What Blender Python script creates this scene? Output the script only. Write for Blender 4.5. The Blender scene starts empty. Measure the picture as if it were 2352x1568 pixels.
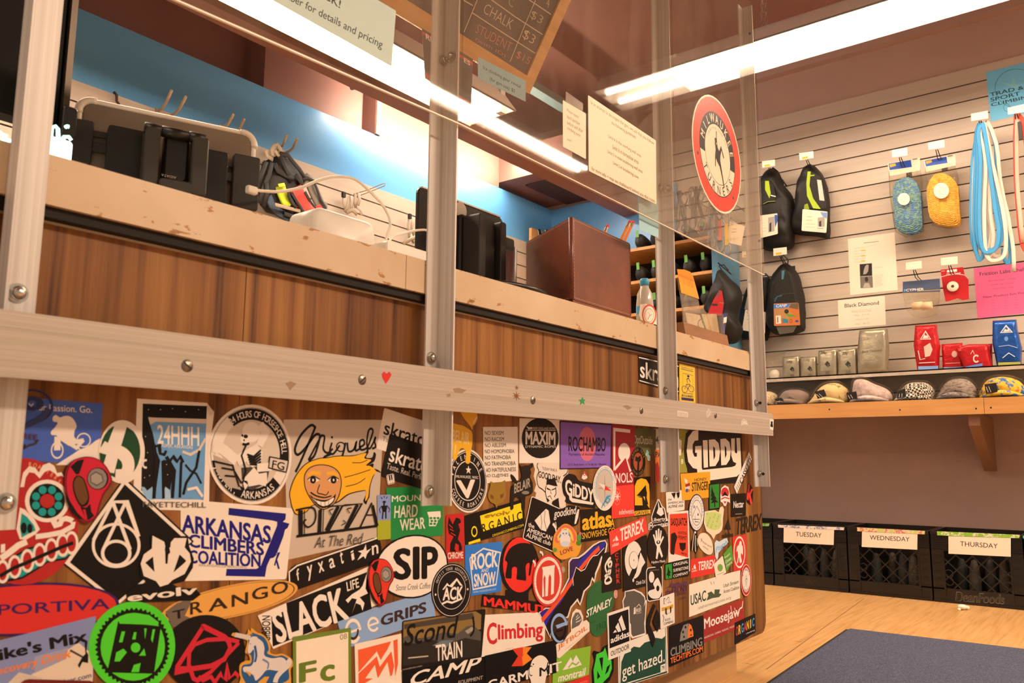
import bpy, math, random
from mathutils import Vector, Matrix, noise
S = bpy.context.scene
COL = S.collection
R = math.radians

# ------------------------------------------------------------------ camera
CAMH = 0.553
FPX, YAW, PITCH, ROLL = 1877.6, R(37.53), R(8.24), R(0.393)
_f = Vector((math.cos(YAW)*math.cos(PITCH), math.sin(YAW)*math.cos(PITCH), math.sin(PITCH)))
_r0 = Vector((math.sin(YAW),-math.cos(YAW),0)); _u0 = _r0.cross(_f)
_r = _r0*math.cos(ROLL) + _u0*math.sin(ROLL)
_u = -_r0*math.sin(ROLL) + _u0*math.cos(ROLL)
cd = bpy.data.cameras.new('camera'); cam = bpy.data.objects.new('camera', cd); COL.objects.link(cam)
cd.sensor_width = 36.0; cd.lens = FPX/2352*36.0; cd.clip_start = 0.02; cd.clip_end = 50
cam.matrix_world = Matrix(((_r.x, _u.x, -_f.x, 0),(_r.y, _u.y, -_f.y, 0),(_r.z, _u.z, -_f.z, CAMH),(0,0,0,1)))
cd.dof.use_dof = True; cd.dof.focus_distance = 2.1; cd.dof.aperture_fstop = 11.0
S.camera = cam

# ------------------------------------------------------------------ exposure, world, room lamps, added fill
S.view_settings.view_transform = 'Standard'; S.view_settings.look = 'None'
S.view_settings.exposure = 0.54; S.view_settings.gamma = 1.0; S.view_settings.use_curve_mapping = False
WARM = (1.0,0.74,0.53)
wd = bpy.data.worlds.new('world'); S.world = wd; wd.use_nodes = True
wd.node_tree.nodes['Background'].inputs[0].default_value = (1.0,0.78,0.61,1)
wd.node_tree.nodes['Background'].inputs[1].default_value = 0.34
def area(name, loc, sx, sy, power, rot=(0,0,0), col=WARM):
    l = bpy.data.lights.new(name, 'AREA'); l.shape = 'RECTANGLE'; l.size = sx; l.size_y = sy
    l.energy = power; l.color = col
    o = bpy.data.objects.new(name, l); COL.objects.link(o); o.location = loc; o.rotation_euler = rot
    return o
# ceiling fluorescents of the customer side, out of the frame
area('ceiling_lamp_customer_side',(1.8,-1.9,2.56),1.3,0.3,62)
area('ceiling_lamp_customer_side',(2.9,-2.0,2.56),1.3,.3,60)
area('post_fill_light',(-1.2,0.45,2.56),0.3,1.3,20)  # added lamp, unseen, placed to brighten the posts' left faces
TUBE_E = 30.0

# ------------------------------------------------------------------ photo pixel -> point on a plane of the room (2352x1568 frame)
def ray(px, py): return _f*FPX + _r*(px-1176) - _u*(py-784)
O3 = Vector((0,0, CAMH))
def ry(px, py, Y): d = ray(px, py); return O3 + d*(Y/d.y)
def rx(px, py, X): d = ray(px, py); return O3 + d*(X/d.x)
def rpl(px, py, at): d = ray(px, py); return O3 + d*((at[0]-O3).dot(at[1])/d.dot(at[1]))   # at = (point, normal)
def proj(P): d = Vector(P)-O3; z = d.dot(_f); return (1176+FPX*d.dot(_r)/z, 784-FPX*d.dot(_u)/z)
def rz(px, py, Z): d = ray(px, py); return O3 + d*((Z-CAMH)/d.z)

# ------------------------------------------------------------------ materials
def lin(h):
    h = h.lstrip('#'); h = h if len(h) == 6 else ''.join(x*2 for x in h); out = []
    for i in (0,2,4):
        c = int(h[i:i+2],16)/255; out.append(c/12.92 if c <= .04045 else ((c+.055)/1.055)**2.4)
    return out
_mc = {}
def newmat(name):
    m = bpy.data.materials.new(name); m.use_nodes = True; nt = m.node_tree
    return m, nt, nt.nodes['Principled BSDF']
def mat(h, rough=.5, metal=0.0, var=.06, scale=30, bump=0.0, spec=.5, name='paint', bscale=None):
    key = (h, rough, metal, var, scale, bump, spec)
    if key in _mc: return _mc[key]
    m, nt, b = newmat(name); c = lin(h)
    tc = nt.nodes.new('ShaderNodeTexCoord'); n = nt.nodes.new('ShaderNodeTexNoise')
    n.inputs['Scale'].default_value = scale; n.inputs['Detail'].default_value = 3
    nt.links.new(tc.outputs['Object'], n.inputs['Vector'])
    mx = nt.nodes.new('ShaderNodeMix'); mx.data_type = 'RGBA'
    mx.inputs[6].default_value = [max(0, x*(1-var)) for x in c]+[1]; mx.inputs[7].default_value = [min(1, x*(1+var)) for x in c]+[1]
    nt.links.new(n.outputs['Fac'], mx.inputs[0]); nt.links.new(mx.outputs[2], b.inputs['Base Color'])
    b.inputs['Roughness'].default_value = rough; b.inputs['Metallic'].default_value = metal
    b.inputs['Specular IOR Level'].default_value = spec
    if bump:
        bn = nt.nodes.new('ShaderNodeBump'); bn.inputs['Strength'].default_value = bump; bn.inputs['Distance'].default_value = .01
        nt.links.new(n.outputs['Fac'], bn.inputs['Height']); nt.links.new(bn.outputs[0], b.inputs['Normal'])
    _mc[key] = m; return m
def ramp(nt, stops):
    r = nt.nodes.new('ShaderNodeValToRGB'); e = r.color_ramp.elements
    while len(e) < len(stops): e.new(.5)
    for i, (p, h) in enumerate(stops): e[i].position = p; e[i].color = lin(h)+[1]
    return r
def noise_mat(name, stops, scale=(5,5,5), detail=6, rough=.5, bump=0, nscale=1.0, metal=0, dist=.002, rough_in=.6):
    m, nt, b = newmat(name)
    tc = nt.nodes.new('ShaderNodeTexCoord'); mp = nt.nodes.new('ShaderNodeMapping'); mp.inputs['Scale'].default_value = scale
    n = nt.nodes.new('ShaderNodeTexNoise'); n.inputs['Scale'].default_value = nscale; n.inputs['Detail'].default_value = detail; n.inputs['Roughness'].default_value = rough_in
    r = ramp(nt, stops); L = nt.links.new
    L(tc.outputs['Object'], mp.inputs[0]); L(mp.outputs[0], n.inputs['Vector']); L(n.outputs['Fac'], r.inputs[0]); L(r.outputs[0], b.inputs['Base Color'])
    b.inputs['Roughness'].default_value = rough; b.inputs['Metallic'].default_value = metal
    if bump:
        bn = nt.nodes.new('ShaderNodeBump'); bn.inputs['Strength'].default_value = bump; bn.inputs['Distance'].default_value = dist
        L(n.outputs['Fac'], bn.inputs['Height']); L(bn.outputs[0], b.inputs['Normal'])
    return m
def glow(name, col, e):
    m, nt, b = newmat(name); b.inputs['Base Color'].default_value = (.8,.8,.8,1)
    b.inputs['Emission Color'].default_value = (*col, 1); b.inputs['Emission Strength'].default_value = e
    return m
def clear_film(name, tint='#ffffff', gloss=.12, haze=0.0, rough=.08, hscale=(3,3,3), bump=0.0, hazecol='#c9b8a4'):
    """thin clear plastic: mostly see-through, with a fresnel reflection and a scuffed, dusty haze"""
    m, nt, b = newmat(name); nt.nodes.remove(b); L = nt.links.new; N = nt.nodes.new
    out = nt.nodes['Material Output']; t = N('ShaderNodeBsdfTransparent'); t.inputs[0].default_value = lin(tint)+[1]
    g = N('ShaderNodeBsdfGlossy'); g.inputs['Roughness'].default_value = rough
    if bump:
        tb = N('ShaderNodeTexCoord'); nb_ = N('ShaderNodeTexNoise'); nb_.inputs['Scale'].default_value = 22; nb_.inputs['Detail'].default_value = 5; nb_.inputs['Distortion'].default_value = 1.5
        bb = N('ShaderNodeBump'); bb.inputs['Strength'].default_value = bump; bb.inputs['Distance'].default_value = .02; L(tb.outputs['Object'], nb_.inputs['Vector']); L(nb_.outputs['Fac'], bb.inputs['Height']); L(bb.outputs[0], g.inputs['Normal'])
    a = N('ShaderNodeMixShader'); lw = N('ShaderNodeFresnel'); lw.inputs['IOR'].default_value = 1.45
    mu = N('ShaderNodeMath'); mu.operation = 'MULTIPLY_ADD'; mu.inputs[1].default_value = 1.0; mu.inputs[2].default_value = gloss*.2
    ge = N('ShaderNodeNewGeometry'); fm = N('ShaderNodeMath'); fm.operation = 'SUBTRACT'; fm.inputs[0].default_value = 1.0; L(ge.outputs['Backfacing'], fm.inputs[1])
    fx = N('ShaderNodeMath'); fx.operation = 'MULTIPLY'; L(lw.outputs[0], mu.inputs[0]); L(mu.outputs[0], fx.inputs[0]); L(fm.outputs[0], fx.inputs[1]); L(fx.outputs[0], a.inputs[0]); L(t.outputs[0], a.inputs[1]); L(g.outputs[0], a.inputs[2])
    last = a
    if haze:
        d = N('ShaderNodeBsdfDiffuse'); d.inputs[0].default_value = lin(hazecol)+[1]
        tc = N('ShaderNodeTexCoord'); mp = N('ShaderNodeMapping'); mp.inputs['Scale'].default_value = hscale
        n = N('ShaderNodeTexNoise'); n.inputs['Scale'].default_value = 1; n.inputs['Detail'].default_value = 8; n.inputs['Distortion'].default_value = 1.2
        rr = N('ShaderNodeMapRange'); rr.inputs[1].default_value = .35; rr.inputs[2].default_value = .75; rr.inputs[3].default_value = haze*.3; rr.inputs[4].default_value = haze*1.7
        L(tc.outputs['Object'], mp.inputs[0]); L(mp.outputs[0], n.inputs['Vector']); L(n.outputs['Fac'], rr.inputs[0])
        a2 = N('ShaderNodeMixShader'); L(rr.outputs[0], a2.inputs[0]); L(a.outputs[0], a2.inputs[1]); L(d.outputs[0], a2.inputs[2]); last = a2
    L(last.outputs[0], out.inputs['Surface'])
    return m

# ------------------------------------------------------------------ object helpers
MW = {}
def tag(o, label=None, cat=None, group=None, kind=None):
    if label: o['label'] = label
    if cat: o['category'] = cat
    if group: o['group'] = group
    if kind: o['kind'] = kind
    return o
def thing(name, label, cat, loc, rz_=0.0, group=None, kind=None):
    o = bpy.data.objects.new(name, None); COL.objects.link(o); o.empty_display_size = .05
    o.location = loc; o.rotation_euler = (0,0, rz_)
    MW[o.name] = Matrix.Translation(Vector(loc)) @ Matrix.Rotation(rz_, 4, 'Z')
    return tag(o, label, cat, group, kind)
class MB:
    def __init__(s, m=None): s.v = []; s.f = []; s.fm = []; s.fs = []; s.ms = []; s.cur = 0; s.sm = False; (m and s.use(m))
    def use(s, m):
        if m not in s.ms: s.ms.append(m)
        s.cur = s.ms.index(m); return s
    def smooth(s, v=True): s.sm = v; return s
    def add(s, vs, fs):
        b = len(s.v); s.v += [Vector(p) for p in vs]
        for f in fs: s.f.append([b+i for i in f]); s.fm.append(s.cur); s.fs.append(s.sm)
        return s
    def box(s, lo, hi, M=None):
        x0, y0, z0 = lo; x1, y1, z1 = hi
        vs = [Vector(p) for p in ((x0, y0, z0),(x1, y0, z0),(x1, y1, z0),(x0, y1, z0),(x0, y0, z1),(x1, y0, z1),(x1, y1, z1),(x0, y1, z1))]
        if M: vs = [M @ p for p in vs]
        return s.add(vs, [(0,3,2,1),(4,5,6,7),(0,1,5,4),(1,2,6,5),(2,3,7,6),(3,0,4,7)])
    def rbox(s, lo, hi, r, M=None, axis=1, n=4):
        """box with rounded edges along one axis (a rounded-rectangle prism with a small end bevel)"""
        i, j = [(1,2),(0,2),(0,1)][axis]
        a0, a1, b0, b1 = lo[i], hi[i], lo[j], hi[j]
        r = min(r, (a1-a0)/2*.99,(b1-b0)/2*.99)
        def ringp(ins):
            out = []
            rr = max(r-ins, r*.3)
            for (ca, cb, st) in ((a1-ins-rr, b1-ins-rr, 0),(a0+ins+rr, b1-ins-rr, 90),(a0+ins+rr, b0+ins+rr, 180),(a1-ins-rr, b0+ins+rr, 270)):
                for k in range(n+1):
                    t = R(st+90*k/n); out.append((ca+rr*math.cos(t), cb+rr*math.sin(t)))
            return out
        bev = min(r*.35,(hi[axis]-lo[axis])*.25)
        rings = []
        for (c, ins) in ((lo[axis], bev),(lo[axis]+bev, 0),(hi[axis]-bev, 0),(hi[axis], bev)):
            rg = []
            for (a, b) in ringp(ins):
                p = [0,0,0]; p[axis] = c; p[i] = a; p[j] = b; rg.append(M @ Vector(p) if M else Vector(p))
            rings.append(rg)
        return s.loft(rings, True)
    def loft(s, rings, caps=False, closed=True):
        n = len(rings[0]); vs = [p for r_ in rings for p in r_]; fs = []
        for k in range(len(rings)-1):
            for i in range(n if closed else n-1):
                j = (i+1) % n; fs.append((k*n+i, k*n+j, (k+1)*n+j, (k+1)*n+i))
        if caps: fs.append(tuple(range(n-1,-1,-1))); fs.append(tuple((len(rings)-1)*n+i for i in range(n)))
        return s.add(vs, fs)
    def cyl(s, p0, p1, r0, r1=None, n=14, caps=True):
        p0 = Vector(p0); p1 = Vector(p1); r1 = r0 if r1 is None else r1
        d = (p1-p0).normalized(); a = d.orthogonal().normalized(); b = d.cross(a)
        rg = lambda p, r_: [p+(a*math.cos(2*math.pi*i/n)+b*math.sin(2*math.pi*i/n))*r_ for i in range(n)]
        return s.loft([rg(p0, r0), rg(p1, r1)], caps)
    def tube(s, pts, r, n=8, flat=1.0, caps=True, up=None):
        pts = [Vector(p) for p in pts]; rings = []; a = None
        for i, p in enumerate(pts):
            d = (pts[min(i+1, len(pts)-1)]-pts[max(i-1,0)]).normalized()
            if up is not None: a = (Vector(up)-d*d.dot(Vector(up)));  a = a.normalized() if a.length > 1e-5 else d.orthogonal().normalized()
            elif a is None: a = d.orthogonal().normalized()
            else: a = (a-d*d.dot(a)).normalized()
            b = d.cross(a); rr = r[i] if isinstance(r, (list, tuple)) else r
            rings.append([p+a*math.cos(2*math.pi*k/n)*rr*flat+b*math.sin(2*math.pi*k/n)*rr for k in range(n)])
        return s.loft(rings, caps)
    def lathe(s, prof, c, n=24, M=None, caps=True):
        c = Vector(c); rings = []
        for (r_, z) in prof:
            rg = [Vector((r_*math.cos(2*math.pi*i/n), r_*math.sin(2*math.pi*i/n), z)) for i in range(n)]
            rings.append([c+(M @ p if M else p) for p in rg])
        return s.loft(rings, caps)
    def sphere(s, c, r, n=12, m=8, sc=(1,1,1)):
        rings = []
        for k in range(1, m):
            t = math.pi*k/m
            rings.append([Vector(c)+Vector((r*sc[0]*math.sin(t)*math.cos(2*math.pi*i/n), r*sc[1]*math.sin(t)*math.sin(2*math.pi*i/n),-r*sc[2]*math.cos(t))) for i in range(n)])
        return s.loft(rings, True)
    def slab(s, poly, nrm, t0, t1):
        n = len(poly); nrm = Vector(nrm)
        vs = [Vector(p)+nrm*t1 for p in poly]+[Vector(p)+nrm*t0 for p in poly]
        return s.add(vs, [tuple(range(n)), tuple(range(2*n-1, n-1,-1))]+[(i, n+i, n+(i+1) % n, (i+1) % n) for i in range(n)])
    def puff(s, outline, nrm, depth, back=None, plateau=0.0, k=6, wr=0.0, fq=40.0):
        """soft body from an outline: rings shrink to the middle while they rise along the normal"""
        nrm = Vector(nrm); P = [Vector(p) for p in outline]; c = sum(P, Vector())/len(P)
        rings = []
        back = depth*.3 if back is None else back
        if back: rings.append([c+(p-c)*.6-nrm*back for p in P]); rings.append([c+(p-c)*.93-nrm*back*.7 for p in P])
        for i in range(k):
            t = i/(k-1); sc = 1-(1-plateau)*t if plateau else 1-t*.96
            h = depth*math.sqrt(max(0,1-(1-t)**2)); rings.append([c+(p-c)*sc+nrm*h for p in P])
        if wr: rings = [[q+nrm*wr*noise.noise(q*fq)*(1 if i < len(rings)-1 else .3) for q in r_] for i, r_ in enumerate(rings)]
        return s.loft(rings, True)
    def build(s, name, parent=None, local=False, label=None, cat=None, group=None, kind=None):
        root = parent
        while root is not None and root.parent is not None: root = root.parent
        if root is None:
            lo = Vector([min(p[i] for p in s.v) for i in range(3)]); hi = Vector([max(p[i] for p in s.v) for i in range(3)])
            c = (lo+hi)/2; c.z = lo.z; M = Matrix.Translation(c)
        else: M = MW[root.name]
        vs = s.v if (local and root is not None) else [M.inverted() @ p for p in s.v]
        me = bpy.data.meshes.new(name); me.from_pydata([tuple(p) for p in vs], [], s.f)
        for m in s.ms: me.materials.append(m)
        me.polygons.foreach_set('material_index', s.fm); me.polygons.foreach_set('use_smooth', s.fs); me.update()
        o = bpy.data.objects.new(name, me); COL.objects.link(o)
        if root is None: o.location = M.translation; MW[o.name] = M
        else: o.parent = parent
        return tag(o, label, cat, group, kind)
def copy_tree(root, loc, rz_=None, label=None):
    c = root.copy(); COL.objects.link(c); c.location = loc
    if rz_ is not None: c.rotation_euler = (0,0, rz_)
    if label: c['label'] = label
    def kids(a, b):
        for ch in list(a.children):
            d = ch.copy(); COL.objects.link(d); d.parent = b; kids(ch, d)
    kids(root, c); return c
def rrect(w, h, r, n=5):
    out = []
    for (cx, cy, st) in ((w-r, r, -90),(w-r, h-r, 0),(r, h-r, 90),(r, r, 180)):
        for k in range(n+1):
            t = R(st+90*k/n); out.append((cx+r*math.cos(t), cy+r*math.sin(t)))
    return out

# ------------------------------------------------------------------ lettering and printed marks
_gl = {}
def glyphs(body, bold=0.0):
    """flat letter meshes; heavier weights are the letter printed again a hair to each side"""
    key = (body, bold)
    if key not in _gl:
        cu = bpy.data.curves.new('lettering', 'FONT'); cu.body = body; cu.size = 1; cu.offset = min(bold, 0)*.016; cu.fill_mode = 'FRONT'; cu.resolution_u = 3
        ob = bpy.data.objects.new('lettering', cu); me = ob.to_mesh()
        v = [(p.co.x, p.co.y) for p in me.vertices]; f = [tuple(p.vertices) for p in me.polygons]
        ob.to_mesh_clear(); bpy.data.objects.remove(ob); bpy.data.curves.remove(cu)
        d = min(bold, 3.2)*.012; V = []; F = []
        for k, (dx, dy) in enumerate(((0,0),) if d <= 0 else [(d*math.cos(a*math.pi/4), d*.7*math.sin(a*math.pi/4)) for a in range(8)] if bold > 1.3 else ((-d, -d*.6),(d, -d*.6),(-d, d*.6),(d, d*.6))):
            n0 = len(V); V += [(x+dx, y+dy, k) for x, y in v]; F += [tuple(n0+i for i in q) for q in f]
        _gl[key] = (V, F)
    return _gl[key]
PAL = dict(k='#0d0a09', w='#efe8df', r='#c3231f', R='#e8352b', n='#1b1a82', b='#2f5fd0', B='#2f7fe0', l='#8db4e6', g='#1e8a45', d='#124a2a', G='#55e02a',
           y='#f2b825', Y='#f7e21e', o='#ef6a2c', O='#f59a2c', p='#8d5fc0', m='#e07a86', e='#8a8580', E='#55504c', s='#d9cfc4', t='#19a0a0', c='#f3e4c4', u='#6b4423',
           v='#5a7a2e', V='#a9b52e', x='#8a6a1e', q='#3a2a80', z='#7a1f22', j='#7fcfc4', f='#e9b27a', i='#d06a1c', a='#6a6a3a', h='#b32a2a', A='#2c4a86')
def pc(c):
    if isinstance(c, str): return mat(PAL.get(c, c), rough=.42, var=.03, scale=60, spec=.22, name='print')
    return c
def smooth_outline(pts, n=4, closed=True):
    out = []; N = len(pts)
    for i in range(N if closed else N-1):
        p0, p1, p2, p3 = [Vector(pts[(i+j) % N] if closed else pts[max(0, min(N-1, i+j))]) for j in (-1,0,1,2)]
        for k in range(n):
            t = k/n; q = .5*((2*p1)+(p2-p0)*t+(2*p0-5*p1+4*p2-p3)*t*t+(3*p1-p0-3*p2+p3)*t**3); out.append((q.x, q.y))
    return out if closed else out+[tuple(pts[-1])]
def draw(mb, elems, U, P, n, off, step=.00003):
    """elems are printed flat marks: capitals use the sheet's own u,v (v down), small letters photo-crop points"""
    n = Vector(n)
    W = (U(1,.5)-U(0,.5)).length; Hh = (U(.5,1)-U(.5,0)).length
    for i, e in enumerate(elems):
        k = e[0]; o = n*(off+i*step)
        if k == 's': e = ('p', smooth_outline(e[1]), e[2]); k = 'p'
        if k == 'c': e = ('l', smooth_outline(e[1],5, False))+tuple(e[2:]); k = 'l'
        if k in 'Rr' and k == 'R':
            _, u0, v0, u1, v1, c = e[:6]; mb.use(pc(c))
            if len(e) > 6:
                r_ = e[6]; w_, h_ = (u1-u0)*W, (v1-v0)*Hh
                pts = [U(u0+x/W, v0+y/Hh) for x, y in rrect(w_, h_, min(r_/1000, w_*.49, h_*.49))][::-1]
            else: pts = [U(u0, v0), U(u0, v1), U(u1, v1), U(u1, v0)]
            mb.add([p+o for p in pts], [tuple(range(len(pts)))])
        elif k in 'Pp':
            mb.use(pc(e[2])); pts = [(U(*q) if k == 'P' else P(*q))+o for q in e[1]]; mb.add(pts, [tuple(range(len(pts)))])
        elif k in 'Ee':
            _, cu, cv, ru, rv, c = e[:6]; mb.use(pc(c)); F = U if k == 'E' else P
            pts = [F(cu+ru*math.cos(2*math.pi*q/28), cv+rv*math.sin(2*math.pi*q/28))+o for q in range(28)]; mb.add(pts, [tuple(range(28))])
        elif k in 'Oo':
            _, cu, cv, ru, rv, t, c = e[:7]; mb.use(pc(c)); F = U if k == 'O' else P; N = 40
            a0, a1 = (e[7], e[8]) if len(e) > 7 else (0,360)
            vs = []
            for q in range(N+1):
                a = R(a0+(a1-a0)*q/N)
                vs.append(F(cu+ru*math.cos(a), cv-rv*math.sin(a))+o); vs.append(F(cu+ru*(1-t)*math.cos(a), cv-rv*(1-t)*math.sin(a))+o)
            mb.add(vs, [(2*q, 2*q+1,2*q+3,2*q+2) for q in range(N)])
        elif k in 'Ll':
            _, pts, w_, c = e[:4]; mb.use(pc(c)); w_ = w_/2000
            Q = [(U(*q) if k == 'L' else P(*q)) for q in pts]; vs = []
            for q in range(len(Q)):
                d = (Q[min(q+1, len(Q)-1)]-Q[max(q-1,0)]).normalized(); sd = n.cross(d)
                if 0 < q < len(Q)-1:
                    d1 = (Q[q]-Q[q-1]).normalized(); cs = max(.6, d.dot(d1)); sc = w_/cs
                else: sc = w_
                vs += [Q[q]+sd*sc+o, Q[q]-sd*sc+o]
            mb.add(vs, [(2*q, 2*q+1,2*q+3,2*q+2) for q in range(len(Q)-1)])
        elif k in 'Tt':
            if k == 'T':
                _, s_, u0, v0, u1, v1, c = e[:7]; bold = e[7] if len(e) > 7 else 0; sh = e[8] if len(e) > 8 else 0
                F = lambda a, b: U(u0+(u1-u0)*a, v1+(v0-v1)*b)
            else:
                _, s_, tl, tr, bl, c = e[:6]; bold = e[6] if len(e) > 6 else 0; sh = e[7] if len(e) > 7 else 0
                F = lambda a, b: P(bl[0]+(tr[0]-tl[0])*a+(tl[0]-bl[0])*b, bl[1]+(tr[1]-tl[1])*a+(tl[1]-bl[1])*b)
            v, f = glyphs(s_, bold)
            if not v: continue
            v2 = [(x+sh*y, y) for x, y, l in v]
            x0 = min(a for a, b in v2); x1 = max(a for a, b in v2); y0 = min(b for a, b in v2); y1 = max(b for a, b in v2)
            mb.use(pc(c)); mb.add([F((a-x0)/(x1-x0),(b-y0)/(y1-y0))+o+n*(q3[2]*2.5e-6) for (a, b), q3 in zip(v2, v)], f)
        elif k == 'A':
            _, s_, cu, cv, ru, rv, a0, a1, h_, c = e[:10]; bold = e[10] if len(e) > 10 else 0; wx = e[11] if len(e) > 11 else .8
            mb.use(pc(c)); top = a1 < a0
            for q, ch in enumerate(s_):
                if ch == ' ': continue
                a = R(a0+(a1-a0)*((q+.5)/len(s_)))
                p = U(cu+ru*math.cos(a), cv-rv*math.sin(a)); p2 = U(cu+ru*1.05*math.cos(a), cv-rv*1.05*math.sin(a))
                up = (p2-p).normalized()*(1 if top else -1); rt = up.cross(n)
                v, f = glyphs(ch, bold)
                if not v: continue
                x0 = min(q3[0] for q3 in v); x1 = max(q3[0] for q3 in v); sc = h_*Hh/.72
                mb.add([p+rt*(x-(x0+x1)/2)*sc*wx+up*(y-.36)*sc+o+n*(l*2.5e-6) for x, y, l in v], f)
def sheet(name, label, crop, quad, base, elems, plane, at, nrm, layer=0.0, cat='sticker', group=None, thick=.0003, parent=None, shape='r', rad=2.0):
    """a flat printed sheet on a plane; crop=(ox,oy,scale) of the photo zoom its points were read in"""
    ox, oy, sc = crop
    P = lambda x, y: plane(ox+x/sc, oy+y/sc, at)
    q = [P(*p) for p in quad]
    U = lambda u, v: q[0]*(1-u)*(1-v)+q[1]*u*(1-v)+q[2]*u*v+q[3]*(1-u)*v
    nrm = Vector(nrm); mb = MB(pc(base))
    W = (U(1,.5)-U(0,.5)).length; Hh = (U(.5,1)-U(.5,0)).length
    if shape == 'r': pts = [U(x/W, y/Hh) for x, y in rrect(W, Hh, min(rad/1000, W*.49, Hh*.49),3)][::-1]
    elif shape == 'e': pts = [U(.5+.5*math.cos(2*math.pi*i/40),.5-.5*math.sin(2*math.pi*i/40)) for i in range(40)]
    elif shape == 'none': pts = None
    else: pts = [P(*p) for p in shape]
    if pts:
        # make the outline run counter-clockwise seen from the front
        c = sum(pts, Vector())/len(pts); ar = sum(((pts[i]-c).cross(pts[(i+1) % len(pts)]-c)).dot(nrm) for i in range(len(pts)))
        if ar < 0: pts = pts[::-1]
        mb.slab(pts, nrm, layer, layer+thick)
    draw(mb, elems, U, P, nrm, layer+thick+.00003)
    return mb.build(name, parent, False, None if parent else label, None if parent else cat, group)
# ================================================================== the room
XW, YB = 4.06,2.80          # right wall, wall behind the counter
m_brown = noise_mat('brown_wall_paint', [(.3, '#ac9084'),(.7, '#b8998d')],(1.5,1.5,1.5), rough=.55, bump=.06)
m_brown_up = noise_mat('brown_ceiling_paint', [(.3, '#80564a'),(.7, '#906457')],(1.2,1.2,1.2), rough=.6, bump=.08)
m_blue = noise_mat('blue_wall_paint', [(.3, '#5fa5e0'),(.7, '#69aee6')],(1.5,1.5,4), rough=.3, bump=.04)
m_slat = noise_mat('beige_slat_laminate', [(.3, '#b9ab9b'),(.7, '#c4b7a7')],(2,2,60), rough=.42)
m_groove = mat('#5a4c40',.8, name='groove')
def st(mb, name): return mb.build(name, kind='structure')
def floor_mat():
    m, nt, b = newmat('plywood_floor'); L = nt.links.new; N = nt.nodes.new
    tc = N('ShaderNodeTexCoord'); mp = N('ShaderNodeMapping'); mp.inputs['Scale'].default_value = (1.6,30,1); mp.inputs['Rotation'].default_value = (0,0, R(94))
    n = N('ShaderNodeTexNoise'); n.inputs['Scale'].default_value = 3; n.inputs['Detail'].default_value = 7; n.inputs['Distortion'].default_value = .4
    r = ramp(nt, [(.32, '#b88a50'),(.5, '#cda066'),(.72, '#d8ad74')])
    n2 = N('ShaderNodeTexNoise'); n2.inputs['Scale'].default_value = 7; n2.inputs['Detail'].default_value = 6; n2.inputs['Roughness'].default_value = .75
    r2 = ramp(nt, [(.66, '#ffffff'),(.74, '#8a6a45')])
    mx = N('ShaderNodeMix'); mx.data_type = 'RGBA'; mx.blend_type = 'MULTIPLY'; mx.inputs[0].default_value = .45
    L(tc.outputs['Object'], mp.inputs[0]); L(mp.outputs[0], n.inputs['Vector']); L(n.outputs['Fac'], r.inputs[0]); L(tc.outputs['Object'], n2.inputs['Vector']); L(n2.outputs['Fac'], r2.inputs[0])
    L(r.outputs[0], mx.inputs[6]); L(r2.outputs[0], mx.inputs[7]); L(mx.outputs[2], b.inputs['Base Color'])
    b.inputs['Roughness'].default_value = .38
    return m
fl = MB(floor_mat()).box((-1.6,-2.6,-.06),(4.3,3.2,0)); fl.use(mat('#5a4029',.7, name='floor_seam'))
for (a, b_) in (((1760,1537),(1985,1374)),((2040,1376),(2060,1370))):
    p, q = rz(*a, 0), rz(*b_, 0); d = (q-p).normalized(); sd = Vector((-d.y, d.x, 0))*.0012
    fl.add([p-sd+Vector((0,0,.0004)), q-sd+Vector((0,0,.0004)), q+sd+Vector((0,0,.0004)), p+sd+Vector((0,0,.0004))], [(0,1,2,3)])
for (a, b_) in (((1700,1521),(1735,1527)),((1812,1470),(1855,1476)),((1712,1467),(1750,1475)),((1830,1495),(1853,1499))):
    p, q = rz(*a, 0), rz(*b_, 0); d = (q-p).normalized(); sd = Vector((-d.y, d.x, 0))*.002; z = Vector((0,0,.0005))
    fl.add([p+z, (p+q)/2-sd+z, q+z, (p+q)/2+sd*.4+z], [(0,1,2,3)])
st(fl, 'floor')
# right wall: brown paint above and below the slats
st(MB(m_brown).box((XW, -2.6,0),(XW+.1,3.2,2.66)), 'wall_right')
# wall behind the counter: blue band, set-back brown wall above it
xs = [ry(612,150, YB).x, ry(836,240, YB).x, ry(862,260, YB).x, ry(1146,400, YB).x]
wl = MB(m_blue).box((-1.6, YB, 0),(XW, YB+.1,2.089))
st(wl, 'wall_behind_counter')
wu = MB(m_brown_up).box((-1.6, YB+.16,2.089),(xs[0], YB+.22,2.66)).box((xs[0], YB+.012,2.09),(xs[1], YB+.22,2.66)).box((xs[1], YB+.09,2.09),(xs[2], YB+.22,2.66)).box((xs[2], YB-.0,2.09),(xs[3], YB+.22,2.66))
wu.use(mat('#b08a74',.6, name='batten')).box((xs[2], YB-.012,2.092),(xs[2]+.03, YB-.001,2.3))
st(wu, 'wall_behind_counter_upper')
MB(mat('#1a1411',.6, name='hole')).cyl(ry(808,196, YB+.011), ry(808,196, YB+.002),.022, n=16).build('hole_disc', label='small dark disc drawn for a hole in the brown wall above the blue band', cat='wall_hole')  # flat dark disc drawn in place of a hole
st(MB(m_blue).box((XW-.02,1.95,0),(XW-.001, YB, 2.089)), 'wall_right_blue_band')
st(MB(m_brown_up).box((-1.6,-2.6,2.62),(4.3,3.2,2.7)), 'ceiling')
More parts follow.
